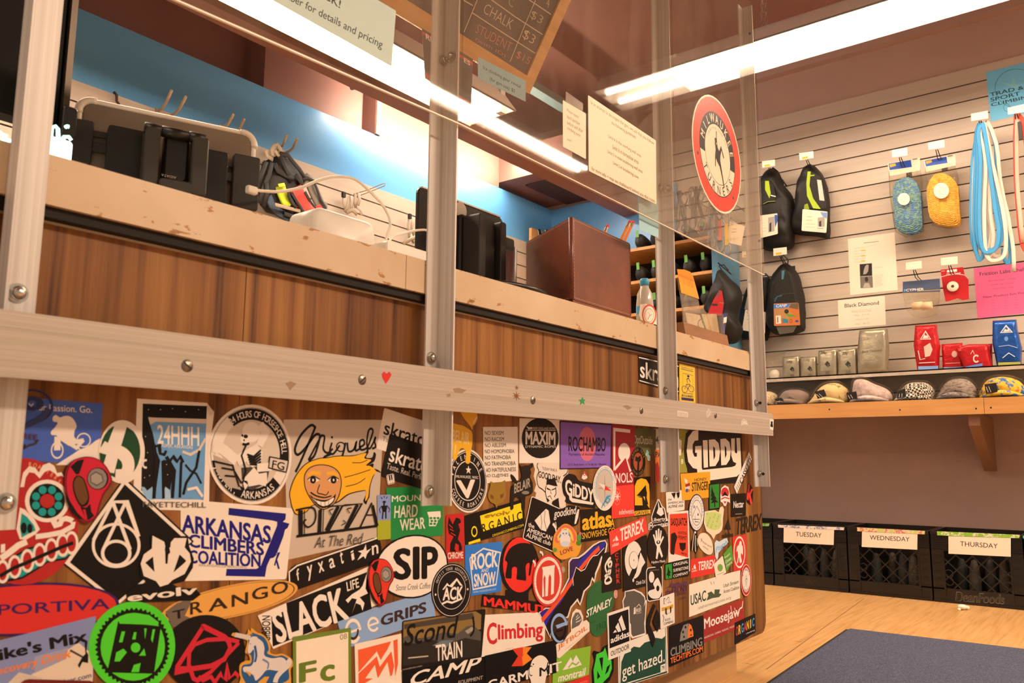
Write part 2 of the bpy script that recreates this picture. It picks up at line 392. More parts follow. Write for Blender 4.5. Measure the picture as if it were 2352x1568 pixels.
# low soffit over the far corner, a dark panel painting the shade of its recess, and the header beam
so = MB(m_brown_up).box((xs[3],2.3,2.12),(XW, YB+.1,2.3)); so.use(mat('#4a3027',.8, name='recess_shade'))
so.box((xs[3]+.12,2.42,2.112),(xs[3]+.75,2.7,2.1195)); so.use(m_brown_up).box((xs[3]+.9,2.3,2.095),(xs[3]+.97, YB, 2.119))
st(so, 'soffit')
m_beam = noise_mat('header_beam_paint', [(.3, '#8a5a44'),(.7, '#96634b')],(2,2,2), rough=.5)
st(MB(m_beam).box((-1.6,2.2,1.954),(XW, 2.29,2.06)), 'header_beam')
# slat walls: boards over a dark groove backing
def slats(name, fn, z0, z1, lo, hi):
    mb = MB(m_groove); fn(mb, z0, z1, lo, hi, .004,0); z = z1; mb.use(m_slat)
    while z > z0+.02:
        zb = max(z0, z-.0772+.0062); fn(mb, zb, z, lo, hi, .012,.004); z -= .0772
    return mb
def on_right(mb, za, zb, lo, hi, t, t0): mb.box((XW-t, lo, za),(XW-t0-.0005, hi, zb))
def on_back(mb, za, zb, lo, hi, t, t0): mb.box((lo, YB-t, za),(hi, YB-t0-.0005, zb))
tag(slats('slatwall_panel', on_right, .80,2.334,-.9,1.95+.05).build('slatwall_panel', kind='structure'))
st(slats('s', on_back, .95,1.823,-1.6, XW-.03), 'slatwall_panel')
# trim line where ceiling and right wall meet
st(MB(m_brown).box((XW-.05,-2.6,2.55),(XW, 2.2,2.62)), 'trim_1')
st(MB(mat('#7fa6ad',.5, name='teal_trim')).box((1.0,2.30,2.42),(3.9,2.36,2.46)), 'trim_2')

# ================================================================== ceiling lamps
m_tube = glow('lit_tube', WARM and (1.0,.77,.57), TUBE_E)
m_tube2 = glow('lit_thin_tube',(1.0,.84,.68),120.0)
m_hood = mat('#efe9de',.35, name='white_enamel', var=.02)
TD = .12
def shop_light(name, label, p0, p1, wdir, w, depth, chains=(), group='fluorescent lamps'):
    """hooded two-tube lamp: p0-p1 runs along its lower rim centre line"""
    p0 = Vector(p0); p1 = Vector(p1); d = (p1-p0).normalized(); wv = Vector(wdir); up = Vector((0,0,1))
    t = thing(name, label, 'lamp',(p0+p1)/2, group=group)
    prof = [(-w/2,0),(-w*.24, depth*.8),(-w*.16, depth),(w*.16, depth),(w*.24, depth*.8),(w/2,0)]
    h = MB(m_hood)
    out = [[p+wv*a+up*b for a, b in prof] for p in (p0, p1)]; inn = [[p+wv*a*.97+up*(b-.006) for a, b in prof] for p in (p0, p1)]
    h.loft(out, closed=False); h.loft([inn[1], inn[0]], closed=False)
    h.build('hood', t)
    for p, q in ((p0, p0-d*.004),(p1, p1+d*.004)):
        MB(m_hood).add([p+wv*a+up*b for a, b in prof]+[q+wv*a+up*b for a, b in prof], [tuple(range(6)), tuple(range(11,5,-1))]+[(i, 6+i, 6+(i+1) % 6,(i+1) % 6) for i in range(6)]).build('end_plate', t)
    for s_ in (-1,1):
        MB(m_tube).smooth().cyl(p0+wv*s_*w*.22+up*depth*TD+d*.03, p1+wv*s_*w*.22+up*depth*TD-d*.03,.014, n=12).build('tube', t)
        for e in (p0+d*.015, p1-d*.015):
            MB(m_hood).box(e+wv*s_*w*.22+Vector((-.014,-.014,0)), e+wv*s_*w*.22+Vector((.014,.014, depth*.85))).build('lamp_holder', t)
    for c in chains:
        q = p0+(p1-p0)*c+up*depth; cm = MB(mat('#b8aa98',.3,1, name='chain_steel'))
        for sg in (-1,1):
            z = 0; k = 0; top = 2.62-q.z
            while z < top-.01:
                a = q+wv*sg*w*.12*(1-z/top)+up*z; cm.smooth().tube([a+(d if k % 2 else wv)*.006*math.cos(x)+up*(.011+.012*math.sin(x)) for x in [2*math.pi*i/8 for i in range(9)]],.0013,4); z += .019; k += 1
        cm.build('hanging_chain', t)
    return t
X1, X2, ZD = 3.05,3.32,2.240
shop_light('ceiling_lamp', 'long white hooded fluorescent lamp hung on chains before the beige slat wall',(3.185,1.52, ZD),(3.185,-.30, ZD),(1,0,0),.27,.10,(.22,.75))
YA = 1.98; xa = ry(1131,240, YA).x; ZA = .69*YA+CAMH
shop_light('ceiling_lamp', 'wide white hooded fluorescent lamp above the counter, glaring through the left clear pane',(.1, YA, ZA),(xa, YA, ZA),(0,1,0),.24,.11)
shop_light('ceiling_lamp', 'white hooded customer side lamp, mirrored as a streak in the middle pane',(2.1,-.77,2.148),(3.72,-.77,2.148),(0,1,0),.12,.07,(.2,.8))
def strip_light(label, a, b_, r_=.013, back=True):
    t = thing('tube_lamp', label, 'lamp',(a+b_)/2, group='fluorescent lamps'); d = (b_-a).normalized(); up = Vector((0,0,1))
    MB(m_tube2).smooth().cyl(a+d*.01, b_-d*.01, r_, n=12).build('tube', t)
    for e in (a, b_): MB(m_hood).cyl(e-d*.012, e+d*.012, r_*1.05, n=12).build('end_cap', t)
    if back: MB(m_hood).box(Vector((min(a.x, b_.x), a.y-.02, a.z+r_+.012)), Vector((max(a.x, b_.x), a.y+.02, a.z+r_+.04))).build('batten', t)
    return t
yc = 2.62; a = ry(864,207, yc); b2 = ry(1214,382, yc); zc = (a.z+b2.z)/2
strip_light('thin bare fluorescent tube glowing against the brown wall under the header beam', Vector((a.x, yc, zc)), Vector((b2.x, yc, zc)),.011)

# ================================================================== floor mat
mm = noise_mat('blue_grey_carpet', [(.3, '#2c344a'),(.5, '#434b62'),(.7, '#5f677e')],(260,260,260), detail=3, rough=.95, bump=.5, dist=.003)
c0, c1, c2 = rz(1943,1445,0), rz(1760,1568,0), rz(2352,1493,0)
dl = (c1-c0).normalized(); dr = (c2-c0).normalized()
pl = [c0+dl*1.9, c0, c0+dr*1.5, c0+dr*1.5+dl*1.9]
t = thing('floor_mat', 'worn blue-grey entrance mat lying on the pale plywood floor', 'mat', c0)
ctr = sum(pl, Vector())/4
MB(mm).slab([ctr+(p-ctr)*.975 for p in pl],(0,0,1),.0005,.009).build('carpet', t)
e = MB(mat('#2b2622',.7, name='rubber'))
out = pl; inn = [ctr+(p-ctr)*.972 for p in pl]
e.add([p+Vector((0,0,.0008)) for p in out]+[p+Vector((0,0,.007)) for p in inn], [(i, 4+i, 4+(i+1) % 4,(i+1) % 4) for i in range(4)]).build('rubber_edge', t, label='dark rubber edge')
random.seed(5)
MB(mat('#f0ead8',.8, name='chalk')).smooth().sphere(rz(2210,1393,.012),.012,8,6,(1.2,1.4,.8)).sphere(rz(2222,1395,.008),.008,8,6).sphere(rz(2203,1399,.006),.006,8,6).build('chalk_crumb', label='crumbled white chalk lump on the plywood in front of the crates', cat='chalk')

# ================================================================== counter
def wood_mat():
    m, nt, b = newmat('teak_laminate'); L = nt.links.new; N = nt.nodes.new
    tc = N('ShaderNodeTexCoord'); mp = N('ShaderNodeMapping'); mp.inputs['Scale'].default_value = (48,4,1.3)
    n = N('ShaderNodeTexNoise'); n.inputs['Scale'].default_value = 1; n.inputs['Detail'].default_value = 8; n.inputs['Roughness'].default_value = .62; n.inputs['Distortion'].default_value = .25
    r = ramp(nt, [(.34, '#4a2d17'),(.42, '#7f5229'),(.55, '#9b6934'),(.72, '#b07f48')])
    mp2 = N('ShaderNodeMapping'); mp2.inputs['Scale'].default_value = (7,1,.35)
    n2 = N('ShaderNodeTexNoise'); n2.inputs['Scale'].default_value = 1.3; n2.inputs['Detail'].default_value = 4
    r2 = ramp(nt, [(.35, '#b5a595'),(.6, '#ffffff')])
    mx = N('ShaderNodeMix'); mx.data_type = 'RGBA'; mx.blend_type = 'MULTIPLY'; mx.inputs[0].default_value = .8
    L(tc.outputs['Object'], mp.inputs[0]); L(mp.outputs[0], n.inputs['Vector']); L(n.outputs['Fac'], r.inputs[0])
    L(tc.outputs['Object'], mp2.inputs[0]); L(mp2.outputs[0], n2.inputs['Vector']); L(n2.outputs['Fac'], r2.inputs[0])
    L(r.outputs[0], mx.inputs[6]); L(r2.outputs[0], mx.inputs[7]); L(mx.outputs[2], b.inputs['Base Color']); b.inputs['Roughness'].default_value = .42; b.inputs['Specular IOR Level'].default_value = .25
    return m
m_wood = wood_mat()
YP = .85; XE = 2.243; ZB, ZP = .100,.783
def top_mat():
    m, nt, b = newmat('worn_beige_laminate'); L = nt.links.new; N = nt.nodes.new
    tc = N('ShaderNodeTexCoord'); n = N('ShaderNodeTexNoise'); n.inputs['Scale'].default_value = 22; n.inputs['Detail'].default_value = 5; n.inputs['Roughness'].default_value = .7
    mp = N('ShaderNodeMapping'); mp.inputs['Scale'].default_value = (1,1,2.2)
    sx = N('ShaderNodeSeparateXYZ'); ab = N('ShaderNodeMath'); ab.operation = 'SUBTRACT'; ab.inputs[1].default_value = .025; ab2 = N('ShaderNodeMath'); ab2.operation = 'ABSOLUTE'
    mu = N('ShaderNodeMath'); mu.operation = 'MULTIPLY_ADD'; mu.inputs[1].default_value = 5.0
    r = ramp(nt, [(.70, '#d6c0a0'),(.715, '#b5813c'),(.79, '#8a6030')])
    n3 = N('ShaderNodeTexNoise'); n3.inputs['Scale'].default_value = 6; n3.inputs['Detail'].default_value = 5
    r3 = ramp(nt, [(.3, '#d9c6ad'),(.7, '#ffffff')]); mx = N('ShaderNodeMix'); mx.data_type = 'RGBA'; mx.blend_type = 'MULTIPLY'; mx.inputs[0].default_value = .6
    L(tc.outputs['Object'], mp.inputs[0]); L(mp.outputs[0], n.inputs['Vector']); L(tc.outputs['Object'], sx.inputs[0]); L(sx.outputs['Z'], ab.inputs[0]); L(ab.outputs[0], ab2.inputs[0])
    L(ab2.outputs[0], mu.inputs[0]); L(n.outputs['Fac'], mu.inputs[2]); L(mu.outputs[0], r.inputs[0]); L(tc.outputs['Object'], n3.inputs['Vector']); L(n3.outputs['Fac'], r3.inputs[0])
    L(r.outputs[0], mx.inputs[6]); L(r3.outputs[0], mx.inputs[7]); L(mx.outputs[2], b.inputs['Base Color']); b.inputs['Roughness'].default_value = .45
    return m
m_top = top_mat()
t = thing('reception_counter', 'teak laminate reception counter covered with stickers', 'counter',(.9,1.15,0))
xseam = ry(562,700, YP).x
pn = [(-.7, xseam-.0006),(xseam+.0006, XE)]
x0, x1 = pn[0]; MB(m_wood).box((x0, YP, ZB),(x1, YP+.02, ZP)).build('front_panel', t)
x0, x1 = pn[1]; cr_ = [Vector((x1-.034+.034*math.sin(R(a)), YP, ZB+.034-.034*math.cos(R(a)))) for a in range(0,91,15)]
MB(m_wood).slab([Vector((x0, YP, ZB))]+cr_+[Vector((x1, YP, ZP)), Vector((x0, YP, ZP))],(0,-1,0),-.02,0).build('front_panel', t)
MB(mat('#c9b79c',.35,.4, name='metal_lip')).box((-.7, YP-.002, ZP),(XE, YP+.02, ZP+.0025)).build('panel_lip', t)
MB(m_wood).box((XE-.02, YP+.02, ZB+.036),(XE, 1.5, ZP)).build('end_panel', t)
MB(mat('#17120f',.8, name='gap_shade')).box((-.7, YP-.014, ZP+.003),(XE-.03, YP+.02,.7966)).build('shadow_gap_strip', t, label='black strip standing in for the shadow gap under the top')  # black filler paints in the shade of the gap behind the top's edge
MB(noise_mat('toe_plywood', [(.3, '#b08858'),(.7, '#c39a68')],(4,4,20), rough=.6)).box((-.7,.90,0),(2.155,.92, ZB+.01)).box((2.135,.92,0),(2.155,1.5, ZB+.01)).build('toe_kick', t)
MB(m_wood).box((-.7,1.48, ZB),(XE-.02,1.5, ZP)).build('back_panel', t)
tp = thing('countertop', 'beige laminate countertop with chipped worn front edge', 'countertop',(.9,.83,.797))
xs2 = ry(933,610,.83).x
for a, b_ in ((-.7, xs2-.0006),(xs2+.0006,2.175)): MB(m_top).box((a, .83,.797),(b_, 1.5,.8475)).build('worktop', tp)
CT = .8478

# ------------------------------------------------------------------ aluminium posts, rail, panes
def alu_mat(name, axis, cs=('#a89d8f', '#bbb0a2', '#cbc1b4')):
    sc = [14,14,14]; sc[axis] = 1.2; sc = [s_*(20 if i != axis else 1) for i, s_ in enumerate(sc)]
    m = noise_mat(name, [(.3, cs[0]),(.55, cs[1]),(.75, cs[2])], sc, detail=5, rough=.42, metal=.12, bump=.12, dist=.0006)
    return m
m_alu = alu_mat('brushed_aluminium_post',2,('#bdb8b2', '#d3cec8', '#e2ded9')); m_rail = alu_mat('brushed_aluminium_rail',0)
m_steel = mat('#c9c4ba',.22,1, name='steel', var=.05)
m_dark = mat('#17130f',.6, name='dark')
PT, PB = 1.862,.487
def bolt(mb, p, n, r_=.0075):
    n = Vector(n); p = Vector(p); mb.use(m_steel); a = n.orthogonal().normalized(); b_ = n.cross(a); rings = []
    mb.smooth(False); mb.cyl(p, p+n*.0012, r_*1.25, n=18); mb.cyl(p+n*.0012, p+n*.0045, r_, n=6)
    mb.smooth(True); mb.cyl(p+n*.0045, p+n*.007, r_*.86, r_*.5, n=14); mb.smooth(False)
    return mb
def post(label, x_right, mirror=False, w=.028, dp=.032, holes=()):
    t = thing('metal_post', label, 'post',(x_right-w/2,.8275, PB), group='aluminium angle posts')
    b = MB(m_alu)
    if mirror:
        b.box((x_right-w, .8262, PB),(x_right, .8292, PT)).box((x_right-w, .8262-dp, PB),(x_right-w+.003,.8262, PT))
    else:
        b.box((x_right-w-.003,.8262, PB),(x_right-.003,.8292, PT)).box((x_right-.003,.8292-dp, PB),(x_right, .8292, PT))
    b.build('angle_bar', t)
    return t
ps = [post('aluminium angle post at the far left of the counter, beside the dark monitor',.331, True, .034,.018),
      post('wide aluminium angle post between the left and middle clear panes',.898),
      post('aluminium angle post between the middle and right clear panes',1.633),
      post('aluminium angle post at the far right end of the counter',2.170)]
for i, pts in enumerate((((40,673),(12,1155)),((1017,139),(990,822),(985,1128)),((1516,432),(1527,897),(1527,1100)),((1730,553),(1735,925),(1742,1087),(1716,73)))):
    for p in pts: bolt(MB(), ry(*p, .8262),(0,-1,0)).build('bolt', ps[i])
for i, p, x in ((1,(1037,131),.895),(2,(1535,432),1.630)): 
    bolt(MB(), rx(*p, x),(-1,0,0)).build('bolt', ps[i])
for p in ((1744,553),(1746,925),(1753,1088),(1722,77)):
    q = rx(*p, 2.1669); MB(m_dark).cyl(q, q-Vector((.0004,0,0)),.004, n=12).build('screw_hole', ps[3])
# rail
YR = .790
zt, zb = .163*YR+CAMH, .0875*YR+CAMH
rl = thing('metal_rail', 'brushed aluminium flat bar screwed across the posts in front of the counter', 'rail',(.8, YR, zb))
MB(m_rail).box((-.6, YR, zb),(2.188, YR+.0055, zt)).build('flat_bar', rl)
for j, (px, py) in enumerate(((430,840),(832,872),(1224,919),(1473,943),(1643,954))):
    p = ry(px, py, YR); n = Vector((0,-1,0)); b = MB(mat('#8d8478',.35,1, name='screw_steel')).smooth(); b.cyl(p, p+n*.0012,.0068,.0058, n=18); b.smooth(False).use(m_dark)
    an = R((-35,40,30,60,60)[j]); dx, dz = math.cos(an)*.006, math.sin(an)*.006; sx, sz = -math.sin(an)*.0009, math.cos(an)*.0009
    b.add([p+Vector((dx*s1+sx*s2,-.00135, dz*s1+sz*s2)) for s1, s2 in ((-1,-1),(1,-1),(1,1),(-1,1))], [(0,1,2,3)]); b.build('screw', rl)
for pts in ([(655,880),(668,875),(681,881),(672,890),(666,897),(661,888)], [(1040,893),(1052,890),(1072,896),(1060,903),(1044,901)], [(1430,932),(1440,930),(1452,936),(1442,941)], [(1025,905),(1034,903),(1036,910),(1027,912)]):
    MB(mat('#9a8468',.6, name='stain')).slab([ry(*p, YR-.00003) for p in pts][::-1],(0,-1,0),0,.00006).build('stain', rl)
# panes
m_plexi = clear_film('scuffed_acrylic', '#f4f1ec',.2,.085,.03,(9,9,3), hazecol='#b9a798')
m_edge = glow('acrylic_edge',(1,.9,.75),.0) if False else mat('#e9ddc8',.3, name='acrylic_edge')
ZX = .5135*.99+CAMH
def pane(label, x0, x1, dz=0.0):
    """dz: how much lower the sheet's left end hangs"""
    t = thing('acrylic_pane', label, 'pane',((x0+x1)/2,.792, ZX), group='clear sneeze-guard panes')
    V8 = lambda y0, y1, za, zb, zt: [Vector(p) for p in ((x0, y0, za),(x1, y0, zb),(x1, y1, zb),(x0, y1, za),(x0, y0, zt if zt else za+.002),(x1, y0, zt if zt else zb+.002),(x1, y1, zt if zt else zb+.002),(x0, y1, zt if zt else za+.002))]
    F8 = [(0,3,2,1),(4,5,6,7),(0,1,5,4),(1,2,6,5),(2,3,7,6),(3,0,4,7)]
    MB(m_plexi).add(V8(.7905,.7935, ZX+.001-dz, ZX+.001, PT-.004), F8).build('clear_sheet', t)
    MB(m_edge).add(V8(.7903,.7937, ZX-.0008-dz, ZX-.0008, None), F8).build('bottom_edge', t, label='pale polished edge')
pane('clear acrylic pane left of the wide post, with the sage green sign',.305,.8985,.024)
pane('clear acrylic pane in the middle bay, carrying the two cream notices',.8987,1.6335)
pane('clear acrylic pane at the right end, carrying the red round emblem',1.6337,2.168)
# ================================================================== stickers on the counter front
CROP = dict(A=(0,860,4.356), B=(0,1200,4.26), C=(400,880,3.92), D=(350,1220,4.506), E=(850,900,4.6125), F=(800,1220,4.5065),
            G=(1190,940,5.226), H=(1200,1220,4.5056), I=(1480,960,5.6), J=(1480,1220,4.507), Z=(0,0,1))
def sk(label, c, quad, base, elems, layer=0, shape='r', rad=2.0, name='sticker', Y=None, sm=0):
    if sm: shape = smooth_outline(shape, sm)
    return sheet(name, label, CROP[c], quad, base, elems, ry, (YP if Y is None else Y)-.00005,(0,-1,0), layer*.0008, group='stickers on the counter front', shape=shape, rad=rad)
BK = [(525,430),(555,405),(600,428),(650,413),(705,422),(745,465),(765,520),(745,560),(740,620),(762,650),(745,695),(795,735),(790,748),(725,712),(690,690),(655,640),(600,640),(560,608),(515,603),(508,570),(545,530),(575,480),(532,468)]
sk('blue rectangle sticker with white downhill cyclist silhouette', 'A', [(-60,205),(1028,290),(992,905),(-90,838)], 'A', [
    ('P', [(0,0),(0,1),(1,1),(1,0)], '#4668c8'),('t', 'Pick Your Passion. Go.',(120,278),(920,318),(120,345), 'w',.5),
    ('p', [(555,905),(640,850),(720,800),(790,752),(850,730),(905,700),(955,660),(1003,638),(990,903)], 'w'),
    ('s', BK, 'w'),('o',570,757,63,86,.2, 'w'),('o',835,655,72,72,.17, 'w'),
    ('l', [(575,620),(572,690),(570,757)],6, 'w'),('l', [(600,630),(690,690),(835,655)],4, 'w'),('l', [(690,690),(760,735),(835,655)],3, 'w')],0)
sk('clear decal with dark blue ovals overlapping the blue cyclist sticker', 'A', [(100,150),(540,150),(540,560),(100,560)], 'A', [
    ('o',310,320,215,170,.09, '#26356f',-100,130),('o',320,290,110,70,.55, '#26356f'),('l', [(240,520),(330,480),(430,420),(480,340)],5, '#3a4576'),
    ('t', 'REE',(232,585),(375,600),(232,640), '#5a3030',.5),('l', [(235,735),(290,705),(350,690),(375,650)],2, '#3a3436'),('e',240,720,16,26, '#2a2c4a')],1.3, 'none')
pet = lambda cx, cy, rx_, ry_, n, c, f=.62, w=.2: [('e', cx+rx_*f*math.cos(2*math.pi*i/n+.4), cy+ry_*f*math.sin(2*math.pi*i/n+.4), rx_*w, ry_*w*1.05, c) for i in range(n)]
sk('big red round sticker with a white and teal sugar skull', 'Z', [(-75,1040),(181,1062),(178,1340),(-90,1345)], 'h', [
    ('A', 'ROASTERS',.5,.5,.45,.455,88,44,.035, 'f',.5),
    ('p', [(45,1118),(52,1085),(66,1070),(80,1074),(88,1085),(97,1068),(112,1062),(124,1070),(130,1086),(140,1084),(146,1096),(140,1092),(131,1094),(124,1086),(112,1079),(101,1084),(90,1098),(78,1086),(66,1084),(58,1096),(54,1118)], 'w'),
    ('e',107,1150,51,49, 'w'),('e',107,1150,41,40, 'k')]+pet(107,1150,41,40,8, 't',.68,.22)+[('e',107,1150,17,16, 'h'),
    ('p', [(44,1165),(56,1170),(78,1192),(90,1215),(80,1226),(60,1238),(44,1238),(36,1215)], 'w'),('p', [(48,1178),(60,1186),(76,1205),(80,1218),(62,1226),(48,1234),(44,1210)], 't'),('e',53,1212,7,13, 'k'),('e',67,1213,6,11, 'k'),
    ('l', [(165,1196),(160,1193),(150,1190),(140,1193),(136,1203),(126,1206),(122,1198),(128,1194)],5, 'w'),('l', [(80,1232),(110,1228),(140,1222),(165,1208),(166,1198)],5, 'w'),
    ('l', [(0,1282),(20,1268),(40,1252),(60,1243)],6, 'w'),('p', [(0,1250),(10,1248),(10,1266),(0,1270)], 'w'),
    ('p', [(-10,1296),(14,1292),(30,1276),(60,1258),(95,1250),(130,1236),(160,1226),(174,1262),(150,1284),(110,1290),(80,1310),(50,1328),(20,1334),(-10,1336)], 'k'),
    ('p', [(-8,1300),(16,1296),(32,1280),(62,1262),(96,1254),(131,1240),(161,1230),(170,1262),(148,1280),(110,1286),(78,1306),(48,1324),(18,1328),(-8,1330)], 't')]+
    [('e', x, y, 16,27, 'w') for x, y in ((4,1312),(32,1301),(61,1287),(89,1273),(116,1262),(142,1251),(162,1246))]+[('e', x, y, 10,20, 'h') for x, y in ((4,1312),(32,1301),(61,1287),(89,1273),(116,1262),(142,1251),(162,1246))]+
    [('l', [(-2,1322),(30,1303),(60,1291),(90,1277),(118,1265),(140,1255),(166,1246)],3.5, 'k'),('A', 'MARK SCREAMIN',.5,.5,.45,.46,302,326,.022, 'f',.3)][:1],1, 'e')
GG = [(700,870),(790,830),(880,820),(980,850),(1060,930),(1108,1040),(1090,1120),(1030,1200),(985,1330),(960,1420),(900,1475),(840,1485),(780,1450),(710,1380),(655,1270),(632,1130),(640,970)]
def gri(label, c, fx, layer, red):
    g = lambda L_: [fx(*p) for p in L_]
    sk(label, c, g([(630,815),(1110,815),(1110,1490),(630,1490)]), '#7a1626', [('s', g([(720,870),(800,838),(890,832),(980,862),(1050,940),(1092,1040),(1070,1110),(1012,1190),(970,1310),(945,1400),(890,1450),(850,1455),(800,1420),(735,1350),(680,1250),(655,1120),(665,980)]), red),
        ('p', g([(690,920),(760,860),(830,845),(780,990),(750,1000)]), 'k'),('p', g([(650,1180),(690,1270),(760,1380),(820,1440),(780,1445),(700,1370),(650,1260)]), 'k'),
        ('p', g([(790,1320),(850,1330),(890,1290),(900,1370),(930,1410),(880,1450),(850,1450)]), 'k'),('p', g([(815,1350),(840,1345),(860,1440),(845,1445)]), red),
        ('s', g([(740,1020),(780,1010),(825,1040),(860,1130),(880,1230),(860,1300),(800,1320),(755,1260),(722,1170),(715,1080)]), 'k'),('s', g([(750,1030),(780,1022),(818,1050),(848,1135),(866,1225),(845,1280),(805,1300),(765,1245),(735,1165),(726,1085)]), 'u'),
        ('p', g([(965+108*math.cos(a*.4488),1040+112*math.sin(a*.4488)) for a in range(14)]), 'k'),('p', g([(960+96*math.cos(a*.4488),1040+104*math.sin(a*.4488)) for a in range(14)]), 'e'),('p', g([(945,965),(1010,1000),(1025,1070),(955,1115),(890,1080),(885,1005)]), '#5f5a55'),('p', g([(945,980),(1000,1010),(1012,1065),(955,1100),(900,1072),(896,1012)]), '#a39c94')], layer, smooth_outline(g(GG),3))
gri('large red teardrop belay device sticker touching the sugar skull', 'A', lambda x, y: (x, y),3, '#c9203c')
gri('small red teardrop belay device sticker on the white oval coffee sticker', 'F', lambda x, y: (190+(x-630)*.565,275+(y-815)*.745),3.2, '#dd3a2c')
sk('green and white round sticker with a barred letter S', 'A', [(985,455),(1445,455),(1445,1090),(985,1090)], 'w', [('e',1200,770,200,270, '#1b4a2c'),
    ('l', [(1330,560),(1240,500)],1, 'w'),('c', [(1010,720),(1060,745),(1150,760),(1220,790),(1270,850),(1280,930),(1240,1000),(1150,1010)],13, 'w'),
    ('l', [(1180,500),(1090,740),(1040,960)],7, 'w'),('l', [(1235,490),(1160,740),(1100,980)],8, 'w'),('p', [(990,780),(1060,800),(1030,900),(1000,880)], '#1b4a2c')],0.6, 'e')
sk('tall night sky climbing sticker with pale blue rock arms', 'A', [(1370,240),(2100,285),(2088,1365),(1325,1345)], 'w', [
    ('p', [(1425,290),(2068,315),(2030,1255),(1410,1160)], 'k'),('p', [(1480,440),(2060,480),(2035,1250),(1530,1245),(1555,1180),(1600,860),(1560,760),(1530,600)], '#6ba4dc'),
    ('p', [(1480,425),(1540,430),(2062,445),(2058,490),(1560,470),(1500,500)], 's'),('t', '24HHH',(1570,500),(1990,525),(1570,690), 'w',1.5),('t', 'JASPER, ARKANSAS',(1600,690),(1925,710),(1600,735), 'w',.5),
    ('p', [(1410,1120),(1440,1125),(1470,1160),(1520,1120),(1535,1250),(1470,1250),(1420,1165)], '#8fc0ea'),('p', [(1630,850),(1700,870),(1730,960),(1700,1150),(1640,1150),(1630,1000)], 'k'),('p', [(1620,1250),(1650,1120),(1690,1150),(1715,1250)], '#a8cdee'),
    ('l', [(1535,700),(1560,850),(1535,1240)],4, 'k'),('l', [(1625,860),(1632,1240)],3, 'k'),('l', [(1660,820),(1740,960),(1720,1235)],4, 'k'),('l', [(1810,870),(1795,1230)],3, 'k'),
    ('l', [(1550,720),(1590,705),(1600,790),(1640,800),(1660,760)],3, 'k'),('l', [(1700,860),(1730,820),(1770,870),(1800,820),(1830,880)],3, 'k'),('l', [(1820,770),(1900,800),(1990,750),(2050,640)],3, 's'),('l', [(1990,760),(1960,930),(1860,1080),(1830,1200)],3, 'k'),('l', [(1850,900),(1900,960),(1960,990),(2010,1090)],2, 'k'),('l', [(1870,1150),(1960,1130),(2020,1220)],3, 'w'),
    ('o',1450,893,32,48,.45, 'w',60,300)]+[('e', x, y, 4,4, 'w') for x, y in ((1480,350),(1600,350),(1720,340),(1850,370),(1980,350),(1450,620),(1470,780),(1440,1030),(1490,1010),(1660,900),(1670,1000))]+
    [('t', 'FAYETTECHILL',(1420,1270),(2055,1275),(1420,1325), '#5a5650',.3),('p', [(2070,300),(2138,375),(2100,420),(2068,330)], 's')],0.3, [(1370,240),(2068,283),(2140,378),(2100,700),(2088,1365),(1325,1345)])
sk('white round sticker with a seated black and white skeleton', 'C', [(305,175),(1062,205),(1050,1105),(290,1075)], 'w', [('E',.5,.5,.47,.47, 'k'),('E',.5,.5,.465,.465, 'w'),('E',.5,.5,.345,.355, '#d8cdbf'),
    ('O',.5,.5,.46,.46,.25, 'k',-12,128),('O',.5,.5,.46,.46,.25, 'k',190,320),('A', '24 HOURS OF HORSESHOE HELL',.5,.5,.405,.405,130,2,.068, 'w',.8,.75),('A', 'JASPER, ARKANSAS',.5,.5,.405,.405,196,312,.075, 'w',.8,.75),
    ('p', [(345,640),(480,700),(600,960),(480,930),(380,800)], '#b8ada0'),('p', [(600,760),(860,740),(830,900),(700,960),(610,930)], '#4a443e'),('e',690,440,82,92, 'w'),('e',635,505,45,50, 'w'),('e',640,478,20,17, 'k'),('e',610,470,9,12, 'k'),('e',625,512,7,10, 'k'),('l', [(610,545),(640,552),(672,540)],3, 'k'),
    ('l', [(770,370),(820,440),(770,540),(760,560)],10, 'w'),('l', [(345,570),(430,590),(560,700)],12, 'w'),('l', [(345,540),(410,590)],5, 'w'),('l', [(360,620),(420,600)],5, 'w'),('l', [(560,700),(680,630)],13, 'w'),
    ('p', [(640,600),(740,540),(790,620),(780,700),(700,760),(650,720)], 'w')]+[('l', [(650+i*6,640+i*22),(710+i*6,660+i*18),(775,600+i*26)],2.5, 'k') for i in range(5)]+
    [('l', [(740,790),(640,900),(660,920)],13, 'w'),('l', [(660,880),(830,850)],13, 'w'),('l', [(740,760),(870,750)],10, 'w'),('l', [(800,880),(790,920)],9, 'w'),('l', [(640,560),(600,650),(640,780),(610,900)],2, 'k'),('l', [(345,700),(520,740),(580,930)],2, 'k'),('l', [(420,760),(530,780),(600,900)],2, 'k'),('l', [(450,830),(560,840)],2, 'k'),
    ('p', [(850,655),(1025,690),(1005,805),(838,765)], 'k'),('p', [(858,668),(1015,700),(997,793),(848,755)], 's'),('t', 'FG',(880,690),(990,715),(870,760), 'k',1)],0.5, 'e')
